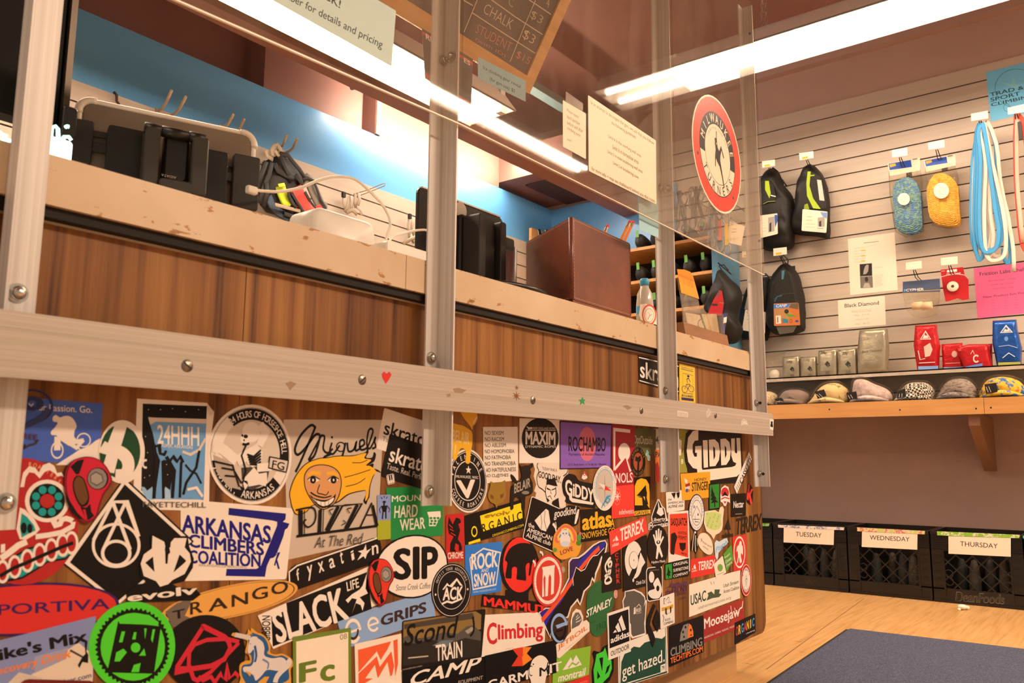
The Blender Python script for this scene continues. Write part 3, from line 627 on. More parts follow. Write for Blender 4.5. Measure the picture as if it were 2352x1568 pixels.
sk('translucent grey poster sticker with a grinning yellow-haired face', 'Z', [(651,963),(881,964),(866,1240),(661,1285)], '#c9bdae', [
    ('c', [(678,1084),(690,1060),(720,990),(722,980),(712,977),(690,1000),(677,1030),(683,1044),(700,1030),(722,1000),(733,998),(733,1010),(722,1045),(708,1058)],3.5, 'k'),('c', [(708,1056),(735,1005),(740,1000),(745,1004),(742,1030),(752,1040),(764,1030)],3, 'k'),('c', [(762,1016),(757,1036),(765,1042),(780,1022)],3, 'k'),('e',762,1004,2.5,3, 'k'),('o',782,1026,11,12,.25, 'k'),('c', [(793,1016),(785,1048),(770,1066),(748,1060),(744,1050),(760,1042)],3.4, 'k'),
    ('c', [(797,1016),(800,1036),(812,1032),(818,1014),(816,1034),(826,1030)],3, 'k'),('c', [(824,1028),(836,1020),(834,1010),(826,1014),(828,1032),(842,1028),(850,1010),(856,990),(851,984),(845,992),(842,1020),(848,1030),(856,1018),(862,1003),(860,1014),(862,1026),(854,1030)],3, 'k'),
    ('s', [(664,1130),(676,1095),(700,1065),(730,1052),(750,1050),(775,1046),(810,1045),(838,1038),(841,1030),(835,1030),(843,1028),(846,1038),(840,1050),(854,1050),(858,1038),(863,1044),(858,1060),(844,1068),(857,1064),(855,1074),(846,1074),(866,1078),(875,1086),(868,1080),(858,1092),(850,1116),(848,1140),(844,1148),(840,1158),(834,1150),(838,1140),(842,1128),(830,1128),(800,1136),(770,1156),(720,1160),(703,1176),(680,1182),(670,1168),(666,1150)], 'k'),
    ('s', [(666,1130),(678,1096),(701,1067),(730,1054),(750,1052),(775,1048),(810,1047),(840,1040),(836,1052),(852,1056),(840,1068),(850,1070),(862,1080),(864,1086),(856,1092),(848,1116),(845,1140),(838,1150),(840,1128),(830,1126),(798,1134),(768,1154),(720,1158),(702,1174),(681,1180),(672,1166),(668,1150)], 'y'),
    ('c', [(808,1062),(828,1062),(843,1056)],1, 'k'),('c', [(790,1096),(820,1088),(850,1078)],1, 'k'),('c', [(793,1117),(820,1110),(838,1098)],1, 'k'),
    ('s', [(697,1100),(700,1085),(712,1072),(734,1066),(760,1070),(778,1084),(784,1108),(778,1140),(764,1160),(744,1170),(728,1164),(712,1146),(700,1122)], 'k'),('s', [(699,1100),(702,1086),(713,1074),(734,1068),(759,1072),(776,1085),(782,1108),(776,1139),(763,1158),(744,1168),(729,1162),(714,1145),(702,1122)], '#d9a06a'),
    ('c', [(706,1092),(718,1085),(735,1088)],4, 'y'),('c', [(750,1088),(764,1086),(776,1092)],4, 'y'),('p', [(705,1101),(718,1094),(734,1102),(718,1110)], 'w'),('p', [(751,1103),(764,1094),(777,1101),(766,1110)], 'w'),('e',718,1102,7,8, 'k'),('e',765,1102,7,8, 'k'),('e',718,1102,2,3, 'w'),('e',765,1102,2,3, 'w'),('c', [(705,1101),(718,1093),(734,1101)],1.2, 'k'),('c', [(751,1102),(764,1093),(777,1100)],1.2, 'k'),
    ('c', [(733,1112),(728,1130),(738,1134),(748,1136),(754,1128)],1.2, 'k'),('s', [(710,1136),(722,1144),(745,1148),(762,1142),(770,1134),(764,1154),(745,1166),(728,1160)], 'k'),('s', [(715,1142),(724,1148),(745,1152),(765,1142),(761,1153),(745,1162),(730,1157)], 'w'),('l', [(735,1150),(736,1160)],.8, 'e'),('l', [(745,1152),(745,1162)],.8, 'e'),('l', [(754,1149),(753,1160)],.8, 'e'),('l', [(724,1148),(728,1157)],.8, 'e'),('c', [(712,1130),(725,1138),(744,1142),(760,1138)],1.6, 'k'),
    ('l', [(680,1231),(866,1207)],3.2, 'k'),('p', [(684,1172),(694,1171),(694,1230),(685,1231)], 'k'),('l', [(698,1171),(698,1229)],1.2, 'k'),('c', [(678,1171),(715,1165),(724,1180),(720,1200),(706,1210),(696,1200),(702,1192)],2.2, 'k'),('p', [(731,1170),(738,1168),(736,1222),(728,1224)], 'k'),('l', [(742,1168),(740,1222)],1.2, 'k'),
    ('l', [(744,1163),(786,1160),(752,1222),(790,1218)],2.4, 'k'),('l', [(776,1162),(748,1218)],5, 'k'),('l', [(788,1160),(830,1156),(796,1216),(832,1212)],2.4, 'k'),('l', [(820,1158),(792,1214)],5, 'k'),('l', [(826,1210),(852,1155),(866,1207)],2.4, 'k'),('l', [(854,1160),(864,1206)],5, 'k'),('l', [(838,1182),(858,1182)],1.6, 'k'),('c', [(760,1182),(755,1172),(764,1168)],1.2, 'k'),('c', [(802,1178),(796,1168),(806,1166)],1.2, 'k'),('c', [(783,1205),(792,1200),(786,1194)],1.2, 'k'),
    ('t', 'At The Red',(720,1233),(833,1223),(720,1258), '#4a443e',-.3,.35)],0.1)
sk('white tilted sticker with black lettering above its black twin', 'E', [(148,168),(640,330),(590,760),(65,600)], 'w', [('T', 'skratch',.07,.28,1.05,.62, '#191615',1.2),('T', 'Taste. Real.',.07,.66,.62,.78, '#8a8580')],0.4)
sk('black tilted sticker with white lettering half behind the wide post', 'E', [(205,440),(700,610),(610,1050),(110,890)], '#110f0d', [('T', 'skratch',.08,.26,1.02,.62, 'w',1.4),('T', 'Taste. Real. Perform',.07,.66,.95,.80, '#cfc6bc',.2)],0.8)
sk('tiny white piano key sticker above the green sticker', 'E', [(165,880),(245,862),(257,965),(180,985)], 'w', [('R',.05,.05,.95,.95, '#6a2a22'),('R',.1,.1,.36,.9, 'w'),('R',.4,.1,.62,.9, 'w'),('R',.66,.1,.9,.9, 'w'),('R',.28,.1,.46,.6, 'k'),('R',.56,.1,.74,.6, 'k')],1.2)
sk('green outdoor clothing sticker with white hand lettering and nut emblem', 'E', [(165,1015),(770,985),(768,1518),(205,1570)], '#1f8f48', [('t', 'MOUNTAIN',(225,1100),(770,1075),(225,1165), 'w',1.2),('t', 'HARD',(250,1205),(500,1190),(250,1335), 'w',1.2,.1),('t', 'WEAR',(310,1350),(570,1325),(320,1470), 'w',1.2,.1),
    ('p', [(600,1270),(740,1260),(745,1320),(690,1420),(620,1420),(620,1330)], 'w')]+[('e',640+38*(i % 3)+8*(i//3 % 2),1335+30*(i//3),15,13, '#1f8f48') for i in range(9)],0.6)
sk('narrow blue and olive sticker with a black stick figure', 'E', [(70,1090),(210,1085),(212,1555),(72,1568)], 'V', [('P', [(0,0),(0,.57),(1,.57),(1,0)], '#8aa0dc'),('p', [(110,1205),(175,1200),(165,1270),(125,1272)], 'k'),('l', [(140,1205),(142,1150)],3, 'k'),('l', [(125,1165),(160,1163)],2, 'k'),('l', [(128,1270),(122,1345)],2.5, 'k'),('l', [(158,1270),(160,1340)],2.5, 'k'),('l', [(112,1210),(90,1240),(100,1280)],1.2, 'k'),('l', [(172,1205),(200,1240),(190,1275)],1.2, 'k'),('l', [(105,1115),(125,1130)],1, 'k'),('l', [(142,1100),(142,1120)],1, 'k'),('l', [(175,1110),(160,1128)],1, 'k')],1.4)
sk('yellow ragged scrap sticker under the rail, right of the wide post', 'E', [(950,210),(1145,210),(1145,410),(950,410)], '#f0bc34', [('l', [(1090,330),(1130,260)],2, 'w')],.4, [(950,205),(1060,215),(1130,225),(1138,280),(1110,340),(1085,360),(1082,405),(1050,350),(1000,290)])
BULL = [(1570,762),(1600,790),(1640,775),(1680,775),(1712,750),(1720,790),(1690,815),(1700,850),(1690,900),(1715,960),(1718,1050),(1690,1090),(1640,1110),(1632,1240),(1600,1248),(1590,1150),(1540,1110),(1510,1160),(1512,1230),(1480,1240),(1482,1100),(1492,1000),(1540,960),(1500,940),(1482,890),(1490,870),(1525,900),(1560,950),(1600,900),(1590,820)]
yb = lambda p: (1070-(p[0]-1480)*.93+20*0,350+(p[1]-750)*.80)
sk('yellow bull shaped sticker half behind the wide post', 'E', [(850,345),(1075,345),(1075,760),(850,760)], '#f0b92c', [('t', 'BELAIR',(868,395),(1045,430),(865,520), '#fbe39a',2),('l', [(900,560),(890,650)],2.5, '#fbe39a')],1.6, [(850,350),(925,345),(985,360),(1040,395),(1070,420),(1078,480),(1072,570),(1058,640),(1052,740),(1025,760),(1002,735),(1010,650),(985,600),(945,605),(920,670),(900,720),(870,700),(868,600),(850,600)], sm=3)
sk('black bull shaped sticker overlapping the white list of NOs', 'E', [(1480,750),(1720,750),(1720,1250),(1480,1250)], '#191615', [('t', 'BELAIR',(1520,975),(1690,905),(1520,1075), '#b9ada0',1.5),('e',1640,1065,40,18, '#8f857a')],1.5, BULL, sm=3)
sk('black and white round coffee roaster sticker with a big V', 'E', [(815,590),(1235,615),(1243,1290),(812,1268)], 'w', [('E',.5,.5,.47,.47, 'k'),('E',.5,.5,.455,.455, 'w'),('E',.5,.5,.445,.445, 'k'),('E',.49,.5,.325,.315, 'w'),('E',.49,.5,.31,.30, 'k'),
    ('A', 'VALENTINE',.49,.5,.385,.38,175,20,.075, 'w',1,.8),('A', 'COFFEE ROASTERS',.49,.5,.385,.38,200,345,.07, 'w',.8,.75),('T', 'MILWAUKEE, WISC',.2,.42,.76,.47, 'w',.3),('t', 'V',(905,935),(1105,925),(925,1130), 'w',5),('P', [(.51,.26),(.53,.31),(.58,.31),(.54,.34),(.56,.39),(.51,.36),(.46,.39),(.48,.34),(.44,.31),(.49,.31)], 'w')],0.9, 'e')
sk('white paper list of eight lines beginning NO SEXISM', 'E', [(1193,370),(1560,368),(1567,935),(1200,970)], '#efe6da', [('t', s_, (1212,412+i*65.5),(1212+w_, 412+i*65.5-i*1.5),(1212,455+i*65.5), '#3a3530',.5) for i, (s_, w_) in enumerate((('NO SEXISM',196),('NO RACISM',204),('NO ABLEISM',222),('NO HOMOPHOBIA',312),('NO FATPHOBIA',275),('NO TRANSPHOBIA',326),('NO HATEFULNESS',328),('NO CL@THES',248)))],0.6, rad=.5)
sk('faded gold mask decal with small letters on the wood', 'E', [(1205,935),(1480,935),(1480,1330),(1205,1330)], 'x', [('s', [(1270,945),(1310,965),(1390,950),(1425,935),(1420,990),(1435,1090),(1400,1160),(1350,1190),(1330,1230),(1315,1190),(1265,1160),(1240,1090),(1265,1000)], '#9a7a2c'),('p', [(1265,1080),(1300,1100),(1300,1140),(1270,1120)], '#7a4a24'),('p', [(1370,1090),(1410,1070),(1400,1110),(1375,1130)], '#7a4a24'),('t', 'evolv',(1208,1290),(1480,1245),(1208,1335), '#a8842a',1.5)],1.6, 'none')
sk('black and yellow banner sticker with spaced letters', 'E', [(995,1310),(1625,1130),(1640,1440),(1005,1620)], 'k', [('p', [(1160,1310),(1600,1172),(1612,1335),(1185,1480)], 'Y'),('t', 'R G A N I C',(1175,1400),(1600,1262),(1185,1490), 'k',1.2),('o',1100,1477,32,58,.3, 'Y'),('t', 'ORGANICCLIMBING.COM',(1290,1510),(1620,1395),(1292,1535), 'Y',0),('p', [(1038,1590),(1160,1550),(1165,1580),(1040,1615)], 'Y')],.7)
sk('red upright sticker with a black winged griffin', 'E', [(800,1300),(990,1278),(992,1782),(798,1800)], '#c5282a', [('p', [(830,1320),(870,1400),(905,1330),(945,1340),(960,1380),(930,1400),(950,1460),(925,1560),(955,1600),(970,1650),(965,1680),(935,1680),(935,1620),(900,1600),(890,1660),(910,1690),(840,1690),(845,1600),(880,1530),(830,1500),(815,1420)], 'k'),('l', [(830,1400),(870,1440)],1, 'R'),('l', [(840,1450),(880,1470)],1, 'R'),('l', [(850,1490),(900,1520)],1, 'R'),('t', 'CHROME',(816,1700),(980,1690),(818,1770), 'w',1.6)],.9, rad=4)
sk('white oval sticker with bold black three-letter word', 'Z', [(859,1233),(1029,1222),(1027,1368),(862,1380)], 'k', [('E',.5,.5,.48,.475, 'w'),('T', 'S',.23,.20,.47,.70, 'k',5),('T', 'I',.49,.19,.585,.71, 'k',5),('T', 'P',.61,.20,.85,.71, 'k',5),('T', 'Stone Creek Coffee',.26,.77,.74,.86, '#4a4540',-.3,.3)],1, 'e')
sk('dark round sticker with a white mountain and three letters', 'F', [(850,340),(1268,315),(1265,875),(852,905)], '#151211', [('O',.5,.5,.475,.475,.02, 'w'),('O',.5,.5,.35,.35,.025, 'w'),('A', 'OUTFIT YOUR ADVENTURE',.5,.5,.405,.405,158,22,.055, 'w',.7,.7),('T', 'ACK',.27,.44,.77,.68, 'w',3,.1),('P', [(.26,.48),(.38,.36),(.44,.41),(.62,.28),(.78,.44),(.70,.42),(.62,.33),(.5,.45),(.38,.41),(.30,.48)], 'w'),('L', [(.25,.74),(.38,.70),(.5,.73),(.62,.70),(.76,.66)],3, 'w'),('E',.1,.56,.02,.02, 'w'),('E',.9,.5,.02,.02, 'w')],1.6, 'e')
sk('bright blue sticker with white block lettering on a shield', 'F', [(1203,145),(1590,105),(1580,620),(1212,675)], '#2f80e2', [('L', [(.12,.26),(.48,.1),(.95,.22),(.84,.85),(.2,.88),(.12,.26)],2.4, 'w'),('T', 'ROCK',.16,.18,.88,.50, 'w',3),('T', 'AND',.42,.50,.62,.57, 'w',1),('T', 'SNOW',.22,.58,.82,.84, 'w',3),('T', 'www.rockandsnow.com',.2,.90,.84,.955, '#bcd8f4')],.7)
MAM = [(1765+205*math.cos(a*.2618),355-300*math.sin(a*.2618)) for a in range(-4,17)]
sk('red and black disc sticker with a black elephant and red lettering', 'F', [(1375,60),(1990,60),(1990,840),(1375,840)], '#13100f', [('e',1768,345,172,285, 'R'),('s', [(1650,200),(1700,150),(1780,120),(1880,130),(1930,180),(1945,260),(1900,330),(1880,440),(1860,450),(1870,330),(1830,360),(1830,520),(1740,510),(1740,380),(1690,380),(1680,490),(1620,470),(1640,330),(1615,290)], 'k'),('l', [(1905,300),(1928,330),(1925,370)],4, 'w'),('l', [(1975,210),(2000,220),(2010,250)],4, 'w'),('p', [(1615,490),(1650,485),(1900,520),(1860,570),(1640,540)], 'R'),('t', 'MAMMUT',(1395,670),(2050,770),(1395,765), 'R',4)],1.1, MAM+[(1625,600),(1625,665),(1385,650),(1370,775),(1990,838),(1995,730),(1860,715),(1860,640)])
sk('black tilted rounded sticker with a white rock and white words', 'Z', [(1219,1138),(1291,1170),(1270,1268),(1198,1236)], 'w', [('R',.02,.02,.98,.98, 'k',3.5),('p', [(1226,1195),(1240,1180),(1252,1168),(1258,1172),(1262,1200),(1252,1220),(1240,1216)], 'w'),('l', [(1240,1180),(1243,1200),(1240,1216)],1.2, 'k'),('l', [(1250,1172),(1248,1195),(1254,1218)],1.2, 'k'),('t', 'the',(1212,1198),(1226,1204),(1211,1208), 'w',1.5),('t', 'AMERICAN',(1210,1210),(1267,1231),(1208,1220), 'w',1.5),('t', 'ALPINE club',(1208,1222),(1264,1243),(1206,1232), 'w',1.5)],1.8, rad=5)
sk('black script sticker with a white fork and knife', 'G', [(395,1140),(730,1140),(730,1400),(395,1400)], 'k', [('t', 'goodkind',(415,1205),(690,1155),(420,1330), 'w',1.2,.25),('p', [(725,1195),(710,1300),(685,1370),(665,1375),(680,1270),(705,1200)], 'w'),('l', [(405,1370),(440,1420),(450,1480)],4, 'w'),('l', [(420,1360),(445,1420)],2, 'w'),('l', [(440,1350),(450,1420)],2, 'w')],1.9, [(400,1370),(430,1210),(520,1190),(600,1150),(680,1160),(735,1190),(720,1330),(690,1390),(600,1400),(460,1420),(420,1410)], sm=3)
RB = [(305,210),(310,60),(340,0),(380,-50),(430,-80),(490,-60),(550,20),(555,90),(600,130),(560,250),(480,270),(420,290),(370,280)]
sk('rainbow edged kitten sticker with flowers and the word LOVE', 'H', [(300,-80),(605,-80),(605,300),(300,300)], '#e7a23a', [('s', [(325,60),(380,-40),(430,-68),(490,-50),(540,30),(540,90),(510,120),(480,30),(430,-20),(390,20),(370,110),(330,110)], '#e0705a'),('s', [(350,50),(400,-20),(430,-40),(480,-20),(510,40),(515,100),(485,60),(430,-10),(390,40),(365,100)], '#f2d04a'),('s', [(365,60),(400,0),(430,-22),(465,0),(490,60),(440,20),(390,60)], '#5a8fd6'),('e',430,90,55,70, '#e8e4e4'),('e',425,20,42,36, '#e9e2e6'),('p', [(390,0),(395,-35),(415,-8)], '#e9e2e6'),('p', [(440,-8),(462,-35),(464,2)], '#e9e2e6'),('e',410,20,8,9, '#5a7fc0'),('e',442,20,8,9, '#5a7fc0'),('e',426,36,5,4, '#d88'),('e',430,130,50,30, '#cfd8e4'),('t', 'LOVE',(375,200),(505,150),(385,245), '#a03a4a',1.5),('e',575,60,22,40, '#5a9a4a'),('e',570,120,26,26, '#4a8a3e'),('e',325,190,20,22, '#5a9a4a'),('e',585,20,14,16, '#d46a7a')],2.6, RB, sm=4)
sk('small dark decal of script under the kitten sticker', 'H', [(380,225),(515,225),(515,325),(380,325)], 'k', [('p', [(385,290),(420,265),(505,232),(512,250),(440,290),(395,322)], '#191614'),('t', 'D. Caucci',(392,290),(505,240),(396,312), '#a89c8e')],2.4, 'none')
sk('red ring sticker with a white arched bridge in the middle', 'H', [(92,250),(405,228),(408,760),(95,790)], '#d63f34', [('O',.5,.5,.455,.455,.14, 'w'),('A', 'BROOKLYN BOULDERS CLIMBING COMPANY',.5,.5,.422,.422,200,-60,.034, 'R',.5,.75),('A', 'CHICAGO',.5,.5,.422,.422,250,292,.034, 'R',.5,.75),('p', [(190,370),(325,345),(318,380),(312,640),(282,655),(285,470),(270,440),(258,475),(250,665),(222,672),(226,480),(215,450),(204,490),(212,670),(190,680),(198,410)], 'w')],2.8, 'e')
sk('tiny grey round button sticker above the fish', 'H', [(398,365),(438,362),(438,428),(398,430)], '#b9aa96', [('O',.5,.5,.4,.4,.25, 'e')],.3, 'e')
sk('black sticker with big yellow lowercase letters', 'G', [(745,1202),(1110,1178),(1168,1535),(752,1592)], 'k', [('t', 'atlas',(760,1250),(1115,1200),(765,1455), 'y',4),('t', 'SNOWSHOE CO.',(762,1480),(1165,1410),(765,1558), 'y',.6),('t', 'A',(1105,1310),(1150,1305),(1105,1415), 'y',.8)],.8)
sk('white square sticker with a black disc of rope lettering', 'G', [(15,105),(495,125),(495,640),(10,645)], 'w', [('e',262,345,222,242, 'k'),('t', 'NEW ENGLAND ROPES',(175,210),(445,215),(175,240), '#d8cdbf'),('p', [(95,200),(130,215),(165,210),(170,235),(120,240)], '#d8cdbf'),('l', [(85,248),(450,252)],1, '#d8cdbf'),('t', 'MAXIM',(85,262),(445,268),(85,420), 'w',4),('t', 'DYNAMIC ROPES',(85,432),(450,432),(85,460), '#d8cdbf')],.3, rad=.5)
sk('white torn-edge sticker with a scowling horned man and speech cloud', 'G', [(183,558),(605,575),(575,1205),(195,1060)], '#e9dfd2', [('c', [(330,1000),(290,960),(240,920),(222,820),(245,740),(225,680),(250,630),(320,620),(370,600),(430,620),(480,610)],2, 'k'),('c', [(500,620),(590,700),(585,760),(540,800)],2, 'k'),('t', 'TODAY WAS A',(285,690),(465,715),(285,725), '#3a3530',.3),('t', 'GOOD DAY.',(245,735),(515,805),(240,815), 'k',2.2),('p', [(345,800),(370,840),(410,830),(440,810),(450,860),(470,920),(440,920),(360,900),(335,910)], 'k'),('p', [(335,915),(445,925),(450,1000),(430,1070),(380,1100),(340,1060),(325,980)], 'w'),('c', [(335,915),(325,980),(340,1070),(360,1110)],2, 'k'),('l', [(448,930),(452,1010),(430,1050)],2, 'k'),('p', [(340,935),(385,960),(380,972),(340,955)], 'k'),('p', [(400,960),(445,940),(445,955),(402,972)], 'k'),('l', [(390,960),(388,1005),(400,1008)],1.2, 'k'),('p', [(350,1040),(385,1030),(400,1070),(380,1100),(355,1100)], 'w'),('l', [(350,1050),(380,1035),(402,1080)],1.4, 'k'),('p', [(410,1100),(480,1060),(495,1190),(470,1200),(400,1130)], 'k'),('p', [(348,1060),(375,1095),(345,1110)], 'k')],.1, [(183,560),(490,560),(500,705),(605,720),(600,760),(560,900),(575,1205),(200,1080),(215,1000),(190,980),(215,900),(185,800),(200,720),(178,640)])
sk('purple rectangle sticker with a pink oval behind black lettering', 'G', [(493,138),(1120,180),(1107,703),(495,718)], '#241730', [('R',.015,.02,.985,.98, '#8a62c4'),('e',822,415,105,205, '#d4708c'),('T', 'ROCHAMBO',.155,.31,.88,.63, 'k',1.8),('T', 'Purveyors of Ancient Pleasures',.165,.66,.86,.735, '#2a1a3a',.6),('T', '1317 E. Brady Street - In The Big City - Milwaukee',.14,.885,.9,.945, '#2a1a3a',.4)],1.2, rad=.5)
sk('black cloud-edged sticker with small white rounded lettering', 'G', [(525,770),(915,770),(915,1180),(525,1180)], '#100e0c', [('t', 'G',(555,825),(640,860),(560,1020), 'w',3),('t', 'iDDY',(650,880),(900,960),(650,1040), 'w',4),('p', [(600,1005),(640,1020),(640,1062),(900,1118),(890,1145),(640,1112),(608,1080)], 'w')],1.4, [(530,960),(525,880),(560,800),(610,772),(680,790),(720,850),(790,870),(880,890),(915,930),(920,1160),(880,1180),(580,1120),(575,1060),(545,1020)], sm=3)
sk('white oval sticker with a grey compass and blue knot', 'G', [(885,685),(1165,660),(1168,1205),(890,1225)], 'w', [('O',.5,.5,.40,.42,.05, '#5ab4e0',20,215),('E',.5,.48,.37,.385, '#cdc4ba'),('A', 'EXPERIENTIAL OUTDOOR EDUCATIONAL ADVENTURE',.5,.5,.445,.45,200,-10,.035, '#191614',.7,.65),('P', [(.5,.2),(.53,.45),(.8,.5),(.53,.53),(.5,.8),(.47,.53),(.2,.5),(.47,.45)], '#aaa198'),('P', [(.24,.38),(.52,.44),(.48,.54)], 'w'),('P', [(.52,.44),(.78,.58),(.48,.54)], 'R'),('L', [(.40,.88),(.5,.80),(.62,.72),(.72,.76),(.62,.84),(.5,.78),(.58,.70),(.75,.68)],3.4, '#3f9fd4'),('L', [(.35,.94),(.42,.84),(.5,.9)],2.5, '#3f9fd4'),('L', [(.45,.92),(.62,.86),(.8,.76)],1.6, '#e2a79a')],2.1, 'e')
sk('crimson upright sticker with a white sun and mountain outline', 'G', [(1120,178),(1400,205),(1388,905),(1128,918)], '#b02030', [('l', [(1340,262),(1150,240),(1150,720),(1285,560),(1345,745)],7, 'w'),('e',1268,515,72,112, 'w'),('p', [(1190,660),(1285,548),(1345,690),(1345,770),(1160,740)], '#b02030'),('l', [(1152,722),(1285,558),(1342,745)],6, 'w'),('t', 'NOLS',(1165,765),(1370,755),(1165,885), 'w',1.5)],.9)
sk('flat red square sticker with a small white flower', 'G', [(1115,925),(1382,898),(1385,1278),(1115,1312)], '#ee4038', [('o',1180,1045,42,100,.05, '#f5a89a')]+[('l', [(1180,1045),(1180+34*math.cos(a*.785),1045+62*math.sin(a*.785))],2, 'w') for a in range(8)]+[('t', 'edelweiss',(1200,1200),(1378,1185),(1200,1262), 'w',.3)],1.9)
sk('yellow and black upright sticker with a pine tree', 'G', [(1385,815),(1582,803),(1580,1258),(1385,1285)], 'k', [('p', [(1395,1150),(1392,920),(1420,850),(1470,825),(1530,840),(1565,900),(1572,1000),(1572,1190),(1545,1150),(1490,1040),(1420,1045),(1480,1060),(1488,1150)], 'y'),('p', [(1415,1035),(1480,960),(1525,905),(1530,960),(1540,1000),(1535,1060),(1555,1140),(1520,1140),(1515,1045)], 'k'),('p', [(1388,1220),(1580,1200),(1578,1250),(1388,1275)], 'y'),('t', 'GRIVEL',(1395,1228),(1570,1208),(1395,1268), 'k',.8)],1.5)
sk('olive green sticker with a pale hashtag line', 'G', [(1340,222),(1650,238),(1650,545),(1345,520)], '#66683f', [('t', '#OptOutside',(1355,305),(1612,322),(1355,438), '#cfc3a2',1.5)],.5)
sk('dark round sticker with an orange desert scene and ring of yellow letters', 'G', [(1340,460),(1520,448),(1525,795),(1345,808)], '#15100c', [('A', 'JOSHUA TREE',.5,.5,.42,.42,165,15,.10, '#b08a3a',1,.7),('A', 'SKIN CARE',.5,.5,.42,.42,215,320,.09, '#b08a3a',1,.7),('E',.5,.5,.31,.31, '#a8502a'),('P', [(.42,.8),(.46,.5),(.3,.45),(.34,.3),(.5,.35),(.66,.28),(.7,.45),(.58,.52),(.54,.82)], '#120f0c')],1.3, 'e')
sk('tiny mint green blob sticker beside the dark round one', 'I', [(5,400),(75,400),(75,555),(5,555)], '#9fcabf', [('l', [(20,430),(45,450),(30,490),(60,530)],1, '#6a9a90')],.6, [(8,470),(30,405),(55,440),(48,465),(75,490),(70,550),(40,545),(30,500)])
sk('white sticker with a small evergreen sketch behind the third post', 'I', [(118,138),(300,145),(300,405),(120,405)], '#e6ddcf', [('p', [(135,300),(165,230),(185,300)], '#4a6a4a'),('o',195,280,40,50,.15, '#5a564c')],.2)
sk('orange and red canyon sticker half hidden behind the third post', 'I', [(128,405),(330,400),(335,860),(140,825)], '#e8843a', [('t', 'PARKS',(138,430),(320,425),(138,505), '#4a2a1a',2),('p', [(135,590),(170,560),(190,640),(215,680),(330,720),(332,850),(150,822)], '#b02a24'),('p', [(180,825),(260,830),(230,858)], '#3a9ad0')],.7, rad=4)
sk('olive sticker with white letter fragments left of the big lettering', 'I', [(300,135),(545,150),(548,700),(310,706)], '#9a9a3c', [('p', [(310,150),(478,290),(470,480),(312,480)], 'w'),('p', [(480,380),(500,400),(490,450),(475,440)], '#7a4a2a'),('t', 'B',(472,528),(500,527),(472,588), 'w',2)],.1)
sk('large black rounded sticker with bold cream block lettering', 'I', [(505,140),(1250,140),(1250,850),(505,850)], '#110d0c', [
    ('p', [(690,152),(690,285),(645,290),(618,340),(618,440),(640,495),(672,495),(672,445),(650,445),(650,360),(732,355),(735,640),(745,665),(1120,628),(1165,612),(1180,580),(1140,560),(1115,480),(1113,262),(1160,258),(1160,440),(1182,455),(1190,440),(1180,256),(1228,254),(1245,640),(1225,710),(1185,750),(840,800),(690,800),(678,700),(675,655),(620,640),(560,560),(540,420),(560,250),(620,165)], '#f2e6d2'),
    ('p', [(748,285),(808,282),(816,632),(760,638)], '#f2e6d2'),('p', [(825,278),(900,272),(950,320),(970,430),(955,540),(910,615),(836,622)], '#f2e6d2'),('p', [(880,360),(905,385),(908,490),(888,540)], 'k'),('p', [(973,270),(1040,262),(1090,310),(1108,420),(1095,530),(1050,600),(985,606)], '#f2e6d2'),('p', [(1028,350),(1050,378),(1054,470),(1034,520)], 'k')],.5, [(505,420),(530,200),(590,145),(1215,180),(1245,210),(1262,640),(1240,740),(1180,835),(840,850),(660,850),(560,690),(520,560)])
sk('narrow white slanted strip sticker with black stripes and letters', 'I', [(1340,432),(1375,528),(1185,972),(1148,885)], 'w', [('R',.08,.04,.92,.96, 'w'),('t', 'CASSETTE',(1218,800),(1350,480),(1250,855), 'k',1.2)]+[('l', [(1175+i*14,880-i*28),(1195+i*14,930-i*28)],2.2, 'k') for i in range(4)],1.2, rad=.5)
sk('yellow-orange sticker with a bee and slanted lettering', 'I', [(455,715),(838,687),(840,1018),(482,1060)], '#e9a92a', [('T', 'HONEY',.45,.22,.88,.33, '#3a2a14',1.2),('T', 'STINGER',.34,.36,.93,.70, '#3a2a14',2.2,.15),('e',548,890,32,60, '#e2d6c4'),('p', [(520,850),(575,830),(582,870),(520,885)], '#b02a24'),('e',540,930,18,24, '#3a5a9a'),('e',565,930,12,20, '#d86a2a'),('p', [(505,770),(550,800),(540,840),(515,830)], '#efe4d4')],1.4, rad=1)
sk('green upright sticker with a black pine tree and black border', 'I', [(820,845),(968,825),(963,1165),(822,1187)], '#0c0d09', [('R',.08,.05,.92,.95, '#2c8a34'),('p', [(858,868),(875,940),(900,985),(885,980),(925,1040),(900,1035),(945,1085),(902,1082),(905,1140),(892,1142),(888,1085),(845,1095),(870,1055),(842,1050),(862,1010),(848,1005)], '#0b0c09')],1.7, rad=.5)
sk('small white arched badge sticker with a red peak', 'I', [(970,865),(1097,860),(1097,1130),(975,1133)], 'w', [('e',1032,960,50,70, '#c42f34'),('p', [(990,1010),(1030,940),(1078,1010)], 'k'),('l', [(978,1040),(1030,1015),(1092,1035)],9, 'w'),('l', [(982,1042),(1030,1018),(1088,1036)],3, '#c42f34'),('p', [(1012,1070),(1052,1070),(1032,1100)], '#c42f34')],1.0, [(972,1000),(985,900),(1030,862),(1075,885),(1092,970),(1097,1090),(1065,1070),(1045,1128),(1020,1128),(1000,1085),(975,1075)])
sk('black square sticker with small white lowercase word, upper right', 'I', [(1112,975),(1303,963),(1300,1257),(1110,1272)], '#100c0a', [('T', 'Nectar',.16,.32,.85,.62, 'w',1.8),('T', 'WWW.NECTARCO.COM',.28,.87,.74,.91, 'w',0)],.8, rad=.5)
